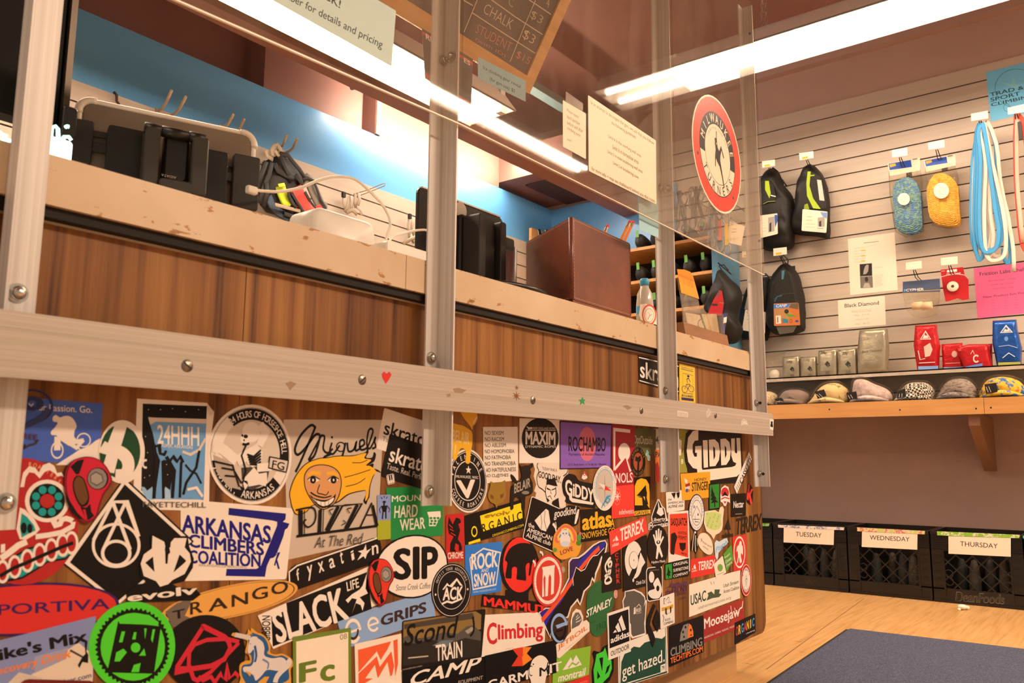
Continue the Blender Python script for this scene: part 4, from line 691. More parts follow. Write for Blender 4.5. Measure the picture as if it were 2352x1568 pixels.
sk('red letter K sticker with a black shadow', 'I', [(1300,840),(1400,840),(1400,1120),(1300,1120)], '#190d0c', [('p', [(1330,850),(1352,845),(1348,960),(1372,910),(1395,915),(1362,985),(1385,1090),(1362,1110),(1342,1010),(1335,1060),(1312,1040)], '#e8403a')],.6, [(1325,850),(1350,838),(1380,880),(1395,940),(1388,1080),(1360,1118),(1315,1080),(1308,1030)])
sk('white and navy oval sticker with a mountain camp drawing', 'I', [(560,975),(765,975),(762,1455),(560,1455)], '#2c2a5e', [('E',.5,.5,.46,.47, 'w'),('E',.5,.5,.335,.345, '#2c2a5e'),('E',.5,.5,.315,.33, 'w'),('A', 'BACKPACKERS PANTRY',.5,.5,.40,.41,195,-15,.062, '#2c2a5e',1,.8),('A', 'food for adventure',.5,.5,.40,.41,215,325,.05, '#2c2a5e',.3,.8),('l', [(605,1270),(640,1180),(665,1130),(700,1200),(722,1270)],1.4, '#2c2a5e'),('l', [(615,1300),(700,1300)],1.4, '#2c2a5e'),('e',630,1140,14,20, '#9a98b4'),('p', [(670,1250),(680,1215),(690,1250)], '#2c2a5e'),('l', [(640,1250),(640,1330),(690,1335)],1.2, '#2c2a5e')],2.0, 'e')
sk('white rounded sticker with black words behind the oval camp sticker', 'I', [(270,955),(512,918),(512,1180),(283,1217)], 'w', [('p', [(340,965),(400,955),(380,1040)], 'k'),('p', [(405,960),(450,950),(445,1010),(425,1035)], 'k'),('t', 'the',(297,1032),(345,1026),(297,1062), '#191614',.4),('t', 'AMERICAN',(297,1078),(495,1062),(297,1106), '#191614',.4),('t', 'ALPINE club',(300,1122),(492,1102),(300,1158), '#191614',.8)],.9, rad=4)
sk('black mountain shaped sticker with white lettering', 'I', [(42,1040),(300,1040),(300,1440),(42,1440)], '#efe6da', [('p', [(170,1055),(195,1090),(215,1140),(245,1165),(262,1250),(255,1330),(85,1330),(95,1260),(115,1200),(140,1130)], '#110e0c'),('p', [(165,1060),(180,1100),(190,1150),(225,1150),(245,1230),(205,1260),(150,1220),(172,1160)], 'w'),('p', [(90,1280),(262,1262),(268,1320),(90,1345)], '#110e0c'),('t', 'Liberty',(88,1285),(262,1268),(88,1345), 'w',2),('p', [(52,1358),(296,1320),(292,1375),(55,1430)], '#110e0c'),('t', 'Mountain',(58,1362),(292,1325),(58,1420), 'w',2)],1.2, [(165,1040),(185,1045),(225,1130),(258,1160),(280,1270),(298,1310),(295,1385),(45,1438),(45,1360),(85,1330),(80,1275),(115,1165)])
sk('cream and green map of the United States sticker', 'I', [(760,1130),(1020,1130),(1020,1560),(760,1560)], '#eee0c0', [('p', [(785,1215),(900,1200),(960,1225),(985,1230),(975,1300),(985,1360),(960,1420),(900,1440),(850,1430),(800,1400),(775,1330)], '#c9d98a')]+[('e',800+(i*37) % 160,1230+(i*53) % 180,9,14, '#a8cc60') for i in range(14)],1.3, [(768,1200),(900,1180),(950,1210),(965,1150),(1000,1132),(1018,1170),(1005,1290),(1003,1380),(990,1440),(960,1475),(910,1500),(885,1560),(850,1500),(790,1450),(760,1350)])
sk('orange-red and white permit sticker with black sketches', 'Z', [(1534,1176),(1581,1172),(1584,1312),(1534,1294)], 'w', [('R',.06,.04,.93,.78, '#e64a32',3),('T', 'SASQUATCH',.12,.12,.90,.28, '#190a08',2.4),('T', 'HUNTING',.46,.35,.88,.41, '#190a08',.3),('T', 'PERMIT',.46,.43,.88,.50, '#190a08',.8),('P', [(.1,.8),(.12,.42),(.3,.38),(.42,.46),(.32,.6),(.26,.8)], '#190a08'),('P', [(.5,.56),(.82,.54),(.8,.64),(.66,.7),(.54,.66)], '#190a08'),('T', '1094123',.58,.715,.85,.755, '#190a08',.4)],1.0, rad=3)
sk('clear decal with dark slanted lettering on bare wood near the corner', 'I', [(990,1225),(1525,1225),(1525,1545),(990,1545)], 'k', [('t', 'TERREX',(1180,1290),(1508,1218),(1180,1500), '#2c231c',2.4,.12),('p', [(1020,1435),(1040,1375),(1058,1430)], '#2c231c'),('p', [(1045,1370),(1075,1290),(1110,1430),(1070,1440)], '#2c231c'),('t', 'adidas',(992,1480),(1138,1462),(992,1540), '#2c231c',2)],.9, 'none')
HF = [(1.0,0)]
sk('black oval sticker with a white open hand and eye', 'Z', [(1484,1208),(1533,1204),(1534,1300),(1486,1306)], '#100e0c', [('P', [(.38,.78),(.44,.5),(.36,.42),(.34,.36),(.26,.22),(.32,.20),(.40,.33),(.38,.12),(.45,.11),(.48,.32),(.50,.08),(.57,.08),(.56,.32),(.62,.12),(.68,.14),(.63,.35),(.74,.26),(.78,.30),(.66,.42),(.58,.5),(.72,.74),(.66,.78),(.53,.62),(.45,.8)], 'w'),('E',.51,.4,.09,.045, 'k'),('E',.51,.39,.035,.03, 'w'),('T', 'Hydro Flask',.17,.83,.83,.905, 'w',1.2)],2.2, 'e')
sk('red sticker with a white walking bigfoot in an oval', 'J', [(910,55),(1050,28),(1056,385),(918,418)], '#d8362e', [('o',980,215,60,165,.12, 'w'),('s', [(985,100),(1000,105),(1005,140),(1015,160),(1015,240),(1000,225),(995,260),(1005,310),(985,325),(975,265),(965,320),(955,325),(965,250),(958,200),(948,215),(955,160),(972,140)], 'w')],1.0)
sk('small red-rimmed oval climbing club sticker at the corner', 'J', [(988,335),(1102,322),(1106,668),(990,682)], '#c0302c', [('O',.5,.5,.47,.47,.04, 'w'),('E',.5,.5,.36,.37, 'w'),('A', 'MILWAUKEE',.5,.5,.315,.32,160,20,.09, '#191614',1,.7),('A', 'TURNERS',.5,.5,.315,.32,215,325,.09, '#191614',.8,.7),('E',.5,.5,.22,.225, '#e8ded0'),('L', [(.5,.36),(.5,.46),(.44,.52),(.5,.56),(.48,.66)],1.6, 'k'),('L', [(.5,.48),(.58,.46),(.6,.52)],1.2, 'k')],1.9, 'e')
sk('dark red sticker with white antlered lettering', 'J', [(605,855),(1030,690),(1028,985),(608,1158)], '#a5322c', [('t', 'Moosejaw',(615,905),(985,765),(618,1045), 'w',2),('l', [(965,880),(985,800),(1010,785),(1018,720)],4, 'w'),('l', [(900,830),(892,770)],3, 'w'),('l', [(940,820),(930,790)],3, 'w'),('t', 'BACKPACKING . CLIMBING . PADDLING . MOUNTAINEERING',(618,1090),(1000,940),(620,1110), 'w',.2)],.4, rad=1)
sk('white banner sticker with a green frog and dark lettering', 'J', [(460,550),(990,398),(988,690),(460,887)], '#f0e7d6', [('t', 'USAC',(475,660),(635,605),(475,770), '#3a4a38',2.2),('p', [(640,715),(660,660),(650,640),(690,620),(720,650),(725,600),(780,600),(770,640),(795,650),(770,680),(700,690)], '#46583c'),('t', 'Utah Stream',(815,545),(972,498),(815,582), '#46503e',1),('t', 'Access Coalition',(815,605),(978,556),(815,642), '#46503e',1),('t', 'utahstreamaccess.org',(555,775),(893,665),(557,815), '#8a8578',0),('l', [(680,520),(695,550)],1.4, '#46503e'),('l', [(712,515),(720,545)],1.4, '#46503e')],.6, rad=.5)
sk('red rectangle sticker with three white stripes and slanted lettering, lower right', 'J', [(475,290),(735,245),(738,430),(475,487)], '#e03a34', [('t', 'TERREX',(555,315),(730,288),(555,405), 'w',2.5,.15),('p', [(488,395),(498,378),(505,392)], 'w'),('p', [(505,365),(518,335),(532,385),(512,390)], 'w'),('t', 'adidas',(488,402),(542,388),(488,422), 'w',1)],.7, rad=.5)
sk('red slanted sticker with three white stripes and lettering, upper middle', 'Z', [(1397,1221),(1480,1185),(1487,1222),(1401,1274)], '#ec463c', [('t', 'TERREX',(1422,1214),(1476,1191),(1424,1243), 'w',2.6,.15),('p', [(1405,1243),(1409,1236),(1411,1241)], 'w'),('p', [(1411,1235),(1414,1229),(1419,1240),(1413,1242)], 'w'),('t', 'adidas',(1404,1248),(1419,1243),(1404,1256), 'w',1)],1.9, rad=.5)
sk('dark translucent sticker with a white figure-eight and red vertical letters', 'H', [(820,228),(1010,178),(1022,590),(815,637)], '#19120f', [('c', [(845,470),(880,420),(915,340),(905,310),(880,340),(905,400),(890,450),(850,500),(855,535),(890,530),(912,500),(870,430),(850,360),(885,290),(908,275)],5, 'w')]+[('t', ch, (950+i*3,225+i*54),(985+i*3,220+i*54),(950+i*3,268+i*54), '#d8352e',2.2) for i, ch in enumerate('CYPHER')],1.5)
sk('black sticker with a white disc shape and arrow', 'H', [(1030,95),(1285,38),(1283,562),(1036,622)], '#120f0d', [('e',1145,295,92,195, 'w'),('p', [(1240,150),(1275,200),(1120,530),(1080,500),(1190,250)], '#120f0d'),('e',1145,300,50,95, '#120f0d'),('e',1146,298,46,90, 'w'),('e',1146,298,4,8, 'k'),('p', [(1215,215),(1265,320),(1160,470)], 'w'),('e',1140,505,9,18, 'w'),('t', 'Climb On!',(1168,515),(1265,495),(1168,555), 'w',1)],1.3)
sk('white rounded sticker with a black swoosh that reads like a nine', 'H', [(1270,378),(1440,352),(1445,700),(1280,730)], 'w', [('R',.04,.025,.96,.975, '#15110f',9),('e',1328,472,28,58, 'w'),('s', [(1385,480),(1405,500),(1432,580),(1430,640),(1400,690),(1330,690),(1290,640),(1310,610),(1360,590),(1345,540)], 'w'),('e',1392,588,16,30, '#15110f'),('t', 'metolius',(1305,395),(1405,385),(1305,410), 'e',.5)],2.0, rad=10)
sk('black sticker with a green pine square and three white words', 'J', [(205,332),(455,275),(455,460),(205,500)], '#0f0c0a', [('p', [(212,345),(278,332),(280,482),(212,495)], '#2c9a3c'),('p', [(238,355),(250,400),(268,430),(255,430),(262,460),(248,458),(246,480),(238,480),(238,455),(222,455),(232,420)], '#0f190c'),('t', 'ORIGINAL',(292,330),(445,295),(292,362), 'w',1.4),('t', 'SURF&STONE',(292,388),(448,355),(292,420), 'w',1.4),('t', 'COMPANY',(292,448),(445,410),(292,478), 'w',1.4)],1.8)
sk('clear decal with purple mountains and lettering on the wood', 'J', [(210,515),(455,515),(455,715),(210,715)], 'q', [('p', [(210,590),(255,565),(280,530),(310,545),(345,520),(380,540),(420,515),(440,520),(440,550),(240,582)], '#5c3450'),('t', 'the',(218,600),(285,585),(218,665), '#5c3450',1),('t', 'FRONT',(290,575),(448,540),(290,650), '#5c3450',2),('t', 'CLIMBING',(300,650),(430,620),(300,675), '#5c3450',.6),('t', 'CLUB',(360,685),(425,668),(360,708), '#5c3450',.6)],.5, 'none')
sk('small white sticker with gold and navy interlocked letters', 'J', [(150,685),(300,630),(305,945),(158,1012)], '#efe6da', [('t', 'M.',(190,690),(265,670),(190,755), '#4a3a1e',4),('t', 'M.',(196,697),(260,680),(196,748), 'w',1.5),('p', [(168,790),(230,775),(288,750),(286,790),(225,810),(170,825)], '#d9a22a'),('t', 'U',(205,795),(270,775),(205,870), '#4a3a1e',4),('p', [(222,815),(235,812),(238,850),(245,850),(248,808),(256,806),(255,858),(228,862)], 'w'),('l', [(180,860),(192,890),(185,940)],1.6, 'k'),('t', 'ROCK',(205,905),(260,890),(205,930), '#55504c',.4),('t', 'CLIMBING',(190,945),(288,915),(190,970), '#55504c',.4)],2.4, rad=2)
sk('black sticker with grey and orange holds and two lines of lettering', 'J', [(250,985),(607,865),(610,1245),(252,1405)], '#0d0a09', [('p', [(360,1140),(370,1050),(400,970),(450,950),(460,1100),(420,1120)], '#8a857e'),('p', [(456,950),(480,970),(500,1030),(502,1085),(440,1105)], '#ef7a2a'),('e',420,990,9,14, 'k'),('e',395,1040,9,14, 'k'),('e',405,1090,8,12, 'k'),('e',475,1020,8,14, 'k'),('e',478,1070,6,10, 'k'),('t', 'CLIMBING',(262,1210),(592,1090),(264,1300), '#8a857e',2.5),('t', 'TECHTIPS.COM',(262,1310),(598,1180),(264,1370), '#ef7a2a',2)],1.3, rad=5)
sk('small black sticker with multicoloured letters at the lower corner', 'J', [(932,945),(1145,848),(1150,1040),(932,1172)], '#0d0a09', [('t', ch, (943+i*28+(8 if ch == 'I' else 0),985-i*14),(967+i*28-(6 if ch == 'I' else 0),973-i*14),(943+i*28+(8 if ch == 'I' else 0),1085-i*16), c, 3) for i, (ch, c) in enumerate(zip('ORGANIC',('#d8352e', '#f0c22a', '#4a9ade', '#d8352e', '#f0c22a', '#f0c22a', '#4a9ade')))]+[('t', 'climbing',(1050,1050),(1138,1010),(1050,1070), 'w')],.9, rad=1)
sk('white framed sticker with a ragged dark green panel and hand lettering', 'H', [(985,1178),(1490,985),(1506,1462),(990,1625)], '#efe7da', [('L', [(.97,.02),(.97,.97),(.025,.97),(.025,.1)],2.4, '#1c4a3a'),('p', [(1020,1350),(1060,1250),(1110,1220),(1150,1190),(1210,1200),(1260,1150),(1330,1130),(1380,1100),(1440,1110),(1475,1080),(1480,1440),(1010,1585)], '#1e4a3a'),('t', 'get hazed.',(1025,1390),(1465,1215),(1030,1560), 'w',.8),('p', [(1425,1385),(1475,1365),(1475,1440),(1425,1460)], 'w'),('t', '79',(1435,1395),(1465,1385),(1435,1440), '#1e4a3a',1.5)],.6, rad=.5)
sk('white and black square sticker with three white bars and a lower line', 'H', [(870,850),(1100,772),(1117,1240),(885,1332)], '#efe7da', [('P', [(.06,.06),(.06,.76),(.95,.76),(.95,.06)], 'k'),('p', [(930,1050),(955,1015),(972,1040)], 'w'),('p', [(955,990),(985,940),(1015,1030),(985,1042)], 'w'),('p', [(988,915),(1020,865),(1065,1010),(1030,1028)], 'w'),('t', 'adidas',(905,1095),(1098,1020),(907,1160), 'w',2.5),('t', 'OUTDOOR',(908,1240),(1098,1160),(908,1292), '#191614',.5)],1.2, rad=.5)
sk('grey sticker in the outline of a state with a small white peak logo', 'H', [(1030,595),(1285,595),(1285,1110),(1030,1110)], 'w', [('p', [(1062,625),(1150,612),(1215,640),(1255,680),(1262,720),(1250,780),(1270,730),(1265,860),(1255,950),(1262,1050),(1140,1088),(1122,1060),(1118,960),(1080,900),(1045,860),(1045,780),(1040,720),(1062,670)], '#5c5752'),('p', [(1150,790),(1165,780),(1168,850),(1145,858)], 'w'),('l', [(1175,785),(1200,752),(1222,780)],1.4, 'w'),('t', 'REI',(1172,800),(1222,785),(1172,838), 'w',1.5),('t', 'COOP',(1172,845),(1225,832),(1172,856), 'w',.4)],.9, [(1055,618),(1150,595),(1230,630),(1262,670),(1270,715),(1285,705),(1278,800),(1270,900),(1272,1068),(1130,1108),(1110,1075),(1108,970),(1070,910),(1035,870),(1035,780),(1030,720),(1052,665)])
sk('dark bent-diamond decal between the grey state and the white letter sticker', 'H', [(1265,730),(1415,730),(1415,1205),(1265,1205)], 'k', [('p', [(1350,740),(1370,770),(1330,870),(1310,960),(1350,1060),(1368,1110),(1340,1200),(1310,1110),(1268,980),(1290,880)], '#140f0a'),('p', [(1385,800),(1412,870),(1415,960),(1388,1040),(1355,970),(1340,930)], '#140f0a')],2.3, 'none')
sk('green egg shaped sticker with white slanted lettering', 'H', [(640,510),(945,500),(945,1085),(640,1088)], '#2f6a3a', [('t', 'STANLEY',(655,815),(922,680),(655,895), 'w',2.5,.15),('A', 'BUILT FOR LIFE',.5,.45,.42,.38,165,60,.035, '#1a4424',.4,.8),('t', '1913',(765,960),(860,925),(765,1030), '#1a4424',.8),('t', 'SINCE',(700,940),(750,920),(700,955), '#1a4424',.3)],.8, [(660,760),(672,640),(720,560),(780,515),(850,512),(915,560),(940,660),(940,760),(905,830),(885,930),(850,1030),(795,1082),(745,1082),(705,1040),(690,950),(668,880)], sm=3)
sk('white and orange stove sticker with a grey teardrop above', 'H', [(335,795),(690,795),(690,1315),(335,1315)], '#f0e2d2', [('p', [(500,1010),(508,900),(540,840),(575,835),(600,880),(608,920),(580,970)], '#6a6560'),('l', [(545,940),(590,920),(600,905)],1.4, 'w'),('l', [(545,915),(585,880)],1.4, 'w'),('l', [(548,890),(570,860)],1.4, 'w'),('t', 'JETBOIL',(355,1180),(660,965),(360,1240), '#e0803a',1.8),('t', 'trusted companion',(430,1215),(668,1035),(430,1232), '#d89a7a',0)],1.6, [(340,1170),(430,1110),(495,1035),(490,930),(510,840),(550,798),(595,815),(622,880),(620,930),(655,915),(685,945),(688,1030),(375,1312),(350,1300)])
sk('pale blue and black round letter e sticker', 'H', [(280,845),(465,838),(465,1150),(285,1158)], '#3a2416', [('o',372,998,88,152,.22, '#8fb4e8',12,300),('o',378,1010,66,120,.3, 'k',200,375),('p', [(335,970),(460,925),(458,960),(350,1005)], '#8fb4e8'),('p', [(335,1025),(410,1005),(410,1025),(340,1045)], 'k')],2.0, 'e')
FISH = [(160,840),(230,790),(300,790),(330,700),(380,650),(430,560),(470,480),(470,310),(500,270),(570,265),(620,230),(720,140),(790,100),(850,88),(875,130),(860,220),(820,270),(800,350),(760,440),(740,530),(715,500),(700,560),(640,620),(610,720),(590,770),(560,720),(500,790),(470,890),(440,900),(300,950),(285,1110),(235,1010),(210,930)]
sk('large fish shaped sticker filled with dark peaks and a blue orange stripe', 'H', [(160,85),(880,85),(880,1115),(160,1115)], '#ece4da', [('p', [(172,842),(235,800),(312,800),(340,710),(390,660),(440,570),(480,490),(482,320),(510,285),(575,280),(640,235),(730,150),(795,112),(845,100),(862,130),(845,215),(805,265),(780,345),(745,430),(738,500),(715,470),(690,550),(625,615),(598,715),(588,745),(565,690),(490,780),(458,880),(430,885),(300,940),(282,1090),(245,1005),(218,925)], '#15100e'),
    ('p', [(172,842),(235,805),(320,790),(345,715),(395,665),(445,575),(490,480),(620,250),(740,155),(845,100),(860,120),(830,180),(760,230),(700,290),(640,370),(560,370),(520,470),(510,560),(440,610),(420,690),(380,750),(330,800),(280,890),(235,980)], '#2a2aa0'),('p', [(490,470),(485,320),(512,288),(600,285),(560,360)], '#3a2060'),('l', [(195,920),(310,780),(420,640),(500,520),(560,430),(640,330),(720,240),(790,170)],9, '#e8542a'),('p', [(545,360),(590,400),(640,395),(690,300),(720,260),(790,240),(700,420),(560,560),(510,560),(520,470)], '#15100e'),('l', [(520,560),(515,480),(548,370),(600,410),(640,390),(690,295),(722,255),(770,245),(840,170)],1.6, 'w')],1.3, FISH)
sk('bright lime green sticker with a white zigzag peak', 'H', [(318,1262),(703,1185),(684,1490),(305,1590)], '#8cc03a', [('p', [(412,1435),(495,1300),(520,1350),(545,1290),(605,1380),(560,1395),(530,1405)], 'w'),('l', [(470,1410),(510,1360),(550,1380),(590,1340)],3, '#8cc03a'),('l', [(520,1340),(550,1285),(608,1382)],1.6, 'w'),('t', 'montrail',(360,1480),(652,1405),(362,1560), 'w',2.5,.2)],.8, rad=.5)
sk('plain red sticker sliver below the lime green one', 'H', [(470,1568),(685,1478),(690,1640),(470,1690)], '#d8342e', [('P', [(.1,.3),(.1,.5),(.9,.5),(.9,.3)], '#e8584a')],1.1)
sk('vivid green and black mask shaped sticker at the bottom edge', 'H', [(715,1170),(945,1170),(945,1650),(715,1650)], '#0c0a08', [('p', [(760,1270),(830,1240),(850,1200),(860,1230),(880,1310),(915,1330),(920,1420),(890,1500),(830,1560),(820,1640),(770,1640),(740,1560),(730,1430),(750,1340)], '#46d43a'),('p', [(790,1310),(830,1300),(820,1450)], '#0c0a08'),('p', [(770,1440),(800,1500),(770,1530)], '#0c0a08'),('p', [(870,1400),(905,1370),(880,1450),(850,1480)], '#0c0a08')],.9, [(720,1260),(735,1232),(800,1250),(830,1195),(880,1168),(890,1290),(940,1320),(940,1440),(900,1540),(840,1590),(830,1690),(760,1690),(720,1570),(715,1440),(740,1330)])
sk('black banner sticker with an orange and red zigzag emblem', 'F', [(1405,1285),(2150,1120),(2150,1460),(1415,1640)], '#0c0a09', [('p', [(1690,1215),(1800,1195),(1800,1290),(1790,1300),(1800,1390),(1680,1395),(1750,1290)], '#d8402a'),('p', [(1800,1195),(1890,1195),(1840,1260),(1895,1320),(1800,1390),(1790,1300),(1800,1285)], '#ee8a2a'),('t', 'GARMONT',(1430,1545),(2200,1340),(1435,1640), 'w',2)],1.5, rad=1)
sk('white animal head shaped sticker over the black banner', 'H', [(50,1280),(285,1280),(285,1640),(50,1640)], '#efe7da', [('e',102,1372,7,8, '#191614'),('t', 'M',(165,1410),(270,1380),(165,1500), '#191614',1.5),('o',80,1440,24,55,.2, '#191614',60,300),('l', [(255,1350),(240,1420),(260,1500)],3, '#191614')],2.2, [(70,1400),(95,1330),(150,1285),(205,1285),(250,1330),(270,1400),(275,1480),(240,1490),(225,1560),(210,1640),(60,1640),(80,1560),(60,1500),(50,1440)], sm=3)
sk('black sticker with large slanted white letters under the mountain landscape', 'F', [(542,1445),(1405,1268),(1412,1640),(545,1720)], '#0c0a09', [('t', 'CAMP',(640,1460),(1375,1285),(640,1600), 'w',1.8,.3),('t', 'EQUIPMENT',(1130,1545),(1390,1490),(1132,1590), '#b9b0a6',.3,.2)],.8)
sk('dusky mountain landscape sticker with brush script', 'F', [(553,925),(1415,800),(1372,1300),(543,1445)], '#191513', [('p', [(565,935),(1310,825),(1370,860),(1365,1010),(1180,1060),(560,1120)], '#8a7040'),('p', [(570,960),(1280,840),(1300,900),(570,1010)], '#4a4238'),('p', [(560,1100),(640,1060),(720,1110),(830,1090),(980,1040),(1120,1060),(1220,980),(1290,970),(1365,1040),(1362,1200),(560,1250)], '#55524e'),('p', [(560,1150),(700,1160),(840,1110),(1000,1170),(1200,1100),(1362,1130),(1355,1290),(556,1390)], '#2c2824'),('p', [(860,1180),(960,1130),(1080,1120),(1010,1200)], '#6a7a84'),('p', [(1200,1030),(1270,985),(1300,1010),(1230,1060)], '#a39a8c'),('t', 'Scond',(565,970),(1135,870),(570,1190), '#100d0c',.8,.3),('c', [(1280,880),(1292,960),(1285,1040),(1252,1082)],4, '#100d0c'),('t', 'TRAIN',(895,1175),(1170,1128),(898,1345), 'w',1.8),('l', [(610,1308),(820,1288)],2, '#b8ae9e'),('t', 'scondtrain.com',(555,1418),(755,1378),(555,1435), '#b8ae9e')],1.4, rad=3)
sk('white sticker with a big red serif word and pointed right end', 'F', [(1410,862),(2040,830),(2030,1145),(1370,1300)], '#efe6da', [('t', 'C',(1425,950),(1530,935),(1430,1178), '#d02f36',2.5),('t', 'limbing',(1540,962),(2008,930),(1545,1170), '#d02f36',2.8),('t', 'climbing.com',(1620,1212),(1700,1195),(1620,1228), '#c99',0)],1.0, [(1410,862),(1955,835),(2035,950),(2028,1145),(1370,1300)])
sk('white sticker with an orange panel and white letter M', 'F', [(60,1165),(545,1055),(552,1680),(75,1760)], '#efe4d6', [('p', [(95,1225),(440,1135),(400,1220),(330,1330),(290,1240),(100,1460)], '#ea6238'),('p', [(460,1130),(505,1112),(510,1370),(480,1500),(470,1300)], '#ea6238'),('p', [(100,1470),(290,1290),(320,1400),(440,1240),(470,1390),(450,1480),(430,1500),(400,1350),(300,1520),(270,1380),(170,1520),(250,1520),(180,1568),(100,1590)], '#ea6238'),('l', [(120,1620),(250,1545),(400,1520),(470,1580)],6, 'w')],.8, rad=.5)
sk('white sticker with green frame and green two-letter chemical symbol', 'D', [(1448,1102),(2042,1000),(2046,1690),(1452,1760)], '#f1e6d4', [('L', [(.02,.98),(.02,.02),(.98,.02),(.98,.98)],5, '#6f8a34'),('t', 'F',(1505,1362),(1690,1325),(1505,1568), '#66802a',3),('t', 'c',(1725,1390),(1880,1365),(1725,1560), '#66802a',3),('t', '08',(1930,1065),(2003,1050),(1932,1122), '#8a8a6a',0)],2.0, rad=1)
sk('long light blue slanted sticker with brown and cream lettering', 'F', [(-125,905),(858,612),(905,900),(-40,1215)], '#8aaee0', [('t', 'GRIPS',(330,870),(805,722),(330,985), '#3a2a26',3),('o',255,960,62,78,.33, 'w',20,330),('p', [(205,965),(310,930),(312,950),(210,985)], 'w'),('o',45,1030,85,130,.28, 'w',20,330),('p', [(-20,1040),(130,990),(130,1015),(-15,1065)], 'w'),('o',45,1030,58,92,.3, '#3a2a26',200,375)],.6)
sk('long black and white slanted slackline sticker with condensed lettering', 'D', [(1085,870),(2250,355),(2330,755),(1245,1215)], '#efe6da', [('p', [(1225,880),(1390,810),(1380,740),(2215,420),(2265,800),(1240,1190)], '#100e0c'),('t', 'SLACK',(1215,830),(1960,570),(1290,1165), 'w',2.6),('t', 'LIFE',(2000,525),(2125,480),(2012,620), 'w',1.4),('p', [(2215,430),(2200,590),(2225,640),(2140,680),(2190,740),(2170,820),(2150,760),(2100,740),(2060,850),(2110,700),(2060,690),(2020,740),(1995,710),(2060,650),(2140,600),(2170,560)], 'w'),('t', 'GIBBON',(1128,1135),(1128,870),(1215,1135), '#191614',1)],.8, rad=1)
sk('long black rounded slanted sticker with spaced white letters and a star', 'D', [(1385,375),(2362,40),(2372,300),(1410,632)], '#130f0e', [('L', [(.97,.06),(.1,.06),(.02,.2),(.015,.6),(.05,.9)],2, 'w')]+[('t', ch, (1480+i*113,400-i*38-(30 if ch == 't' else 0)),(1535+i*113+(-25 if ch in 'tfi' else 0),380-i*38-(30 if ch == 't' else 0)),(1495+i*113,525-i*42+(30 if ch == 'y' else -12)), 'w',1) for i, ch in enumerate('fyxati')]+[('p', [(2205,130),(2212,200),(2260,175),(2215,235),(2200,285),(2180,255),(2115,300),(2160,225),(2122,205),(2180,190)], 'w'),('t', 'n',(2265,150),(2330,130),(2270,245), 'w',1)],.5, rad=14)
sk('golden oval sticker with worn corner and black serif letters', 'D', [(70,700),(1480,420),(1520,740),(110,1040)], '#e3a954', [('O',.5,.5,.475,.46,.02, '#4a3a24')]+[('t', ch, (x, y-62),(x+w_, y-62-w_*.2),(x, y+62), '#33261a',1.2) for ch, x, y, w_ in (('T',195,880,135),('R',385,800,130),('A',575,770,200),('N',815,720,170),('G',1025,655,165),('O',1225,600,175))]+[('p', [(130,830),(250,740),(400,700),(375,780),(330,870),(400,900),(360,980),(200,990)], '#6f655a'),('t', 'T',(200,825),(330,795),(205,915), '#19130e',1.5)],.7, 'e')
sk('black disc sticker with a red scribbled loop emblem', 'D', [(105,865),(960,860),(955,1650),(100,1660)], '#0f0d0c', [('l', [(520,985),(250,1400),(235,1440),(400,1420),(600,1390),(740,1320),(800,1200),(780,1130),(740,1090),(520,980),(500,985)],5.5, '#c8293c'),('l', [(890,1140),(760,1110),(560,1120),(430,1170),(375,1250),(370,1380),(420,1520),(460,1540),(600,1450),(890,1150)],4.5, '#c8293c'),('l', [(470,1500),(520,1540),(600,1500),(640,1560),(700,1470),(750,1540),(770,1370),(790,1520),(850,1460),(890,1500)],4, '#c8293c')],1.1, 'e')
UNI = [(815,1060),(840,1045),(960,1070),(985,1010),(1010,1035),(1015,995),(1080,1045),(1130,1060),(1190,1120),(1215,1180),(1210,1250),(1270,1270),(1330,1260),(1390,1285),(1440,1330),(1445,1390),(1420,1430),(1425,1560),(1380,1600),(920,1600),(905,1520),(890,1440),(900,1370),(960,1335),(1000,1330),(985,1270),(950,1250),(970,1160),(960,1120),(820,1080)]
sk('blue and white prancing unicorn sticker with a gold outline', 'D', [(815,995),(1445,995),(1445,1600),(815,1600)], '#d9a23e', [('s', [(835,1062),(965,1090),(1010,1060),(1030,1080),(1020,1045),(1080,1065),(1140,1090),(1180,1150),(1195,1220),(1180,1260),(1270,1290),(1330,1280),(1390,1310),(1425,1350),(1400,1420),(1405,1520),(1330,1568),(1230,1590),(1000,1590),(930,1520),(910,1440),(930,1380),(1010,1360),(1010,1280),(970,1250),(985,1160),(960,1105)], '#2a5c96'),('s', [(990,1150),(1010,1095),(1060,1085),(1120,1120),(1150,1200),(1150,1280),(1230,1310),(1320,1300),(1370,1330),(1370,1400),(1300,1440),(1180,1430),(1120,1490),(1060,1540),(1030,1480),(940,1450),(935,1400),(1010,1390),(1040,1330),(1040,1220),(1000,1260),(975,1240)], '#d9d4d4'),('l', [(845,1066),(1005,1100)],5, '#cfc8c0'),('c', [(1080,1090),(1140,1140),(1165,1230)],2, '#2a5c96'),('c', [(1050,1180),(1065,1280),(1050,1350)],3, '#2a5c96'),('c', [(1390,1320),(1405,1370),(1330,1440),(1280,1500),(1260,1560)],7, '#d9d4d4'),('c', [(1130,1320),(1190,1360),(1180,1420)],2, '#6a8ab4'),('e',1005,1160,5,5, '#2a5c96'),('p', [(1080,1560),(1150,1500),(1200,1500),(1150,1590)], '#d9a23e'),('p', [(950,1440),(1010,1460),(1000,1500)], '#d9a23e')],1.9, UNI, sm=3)
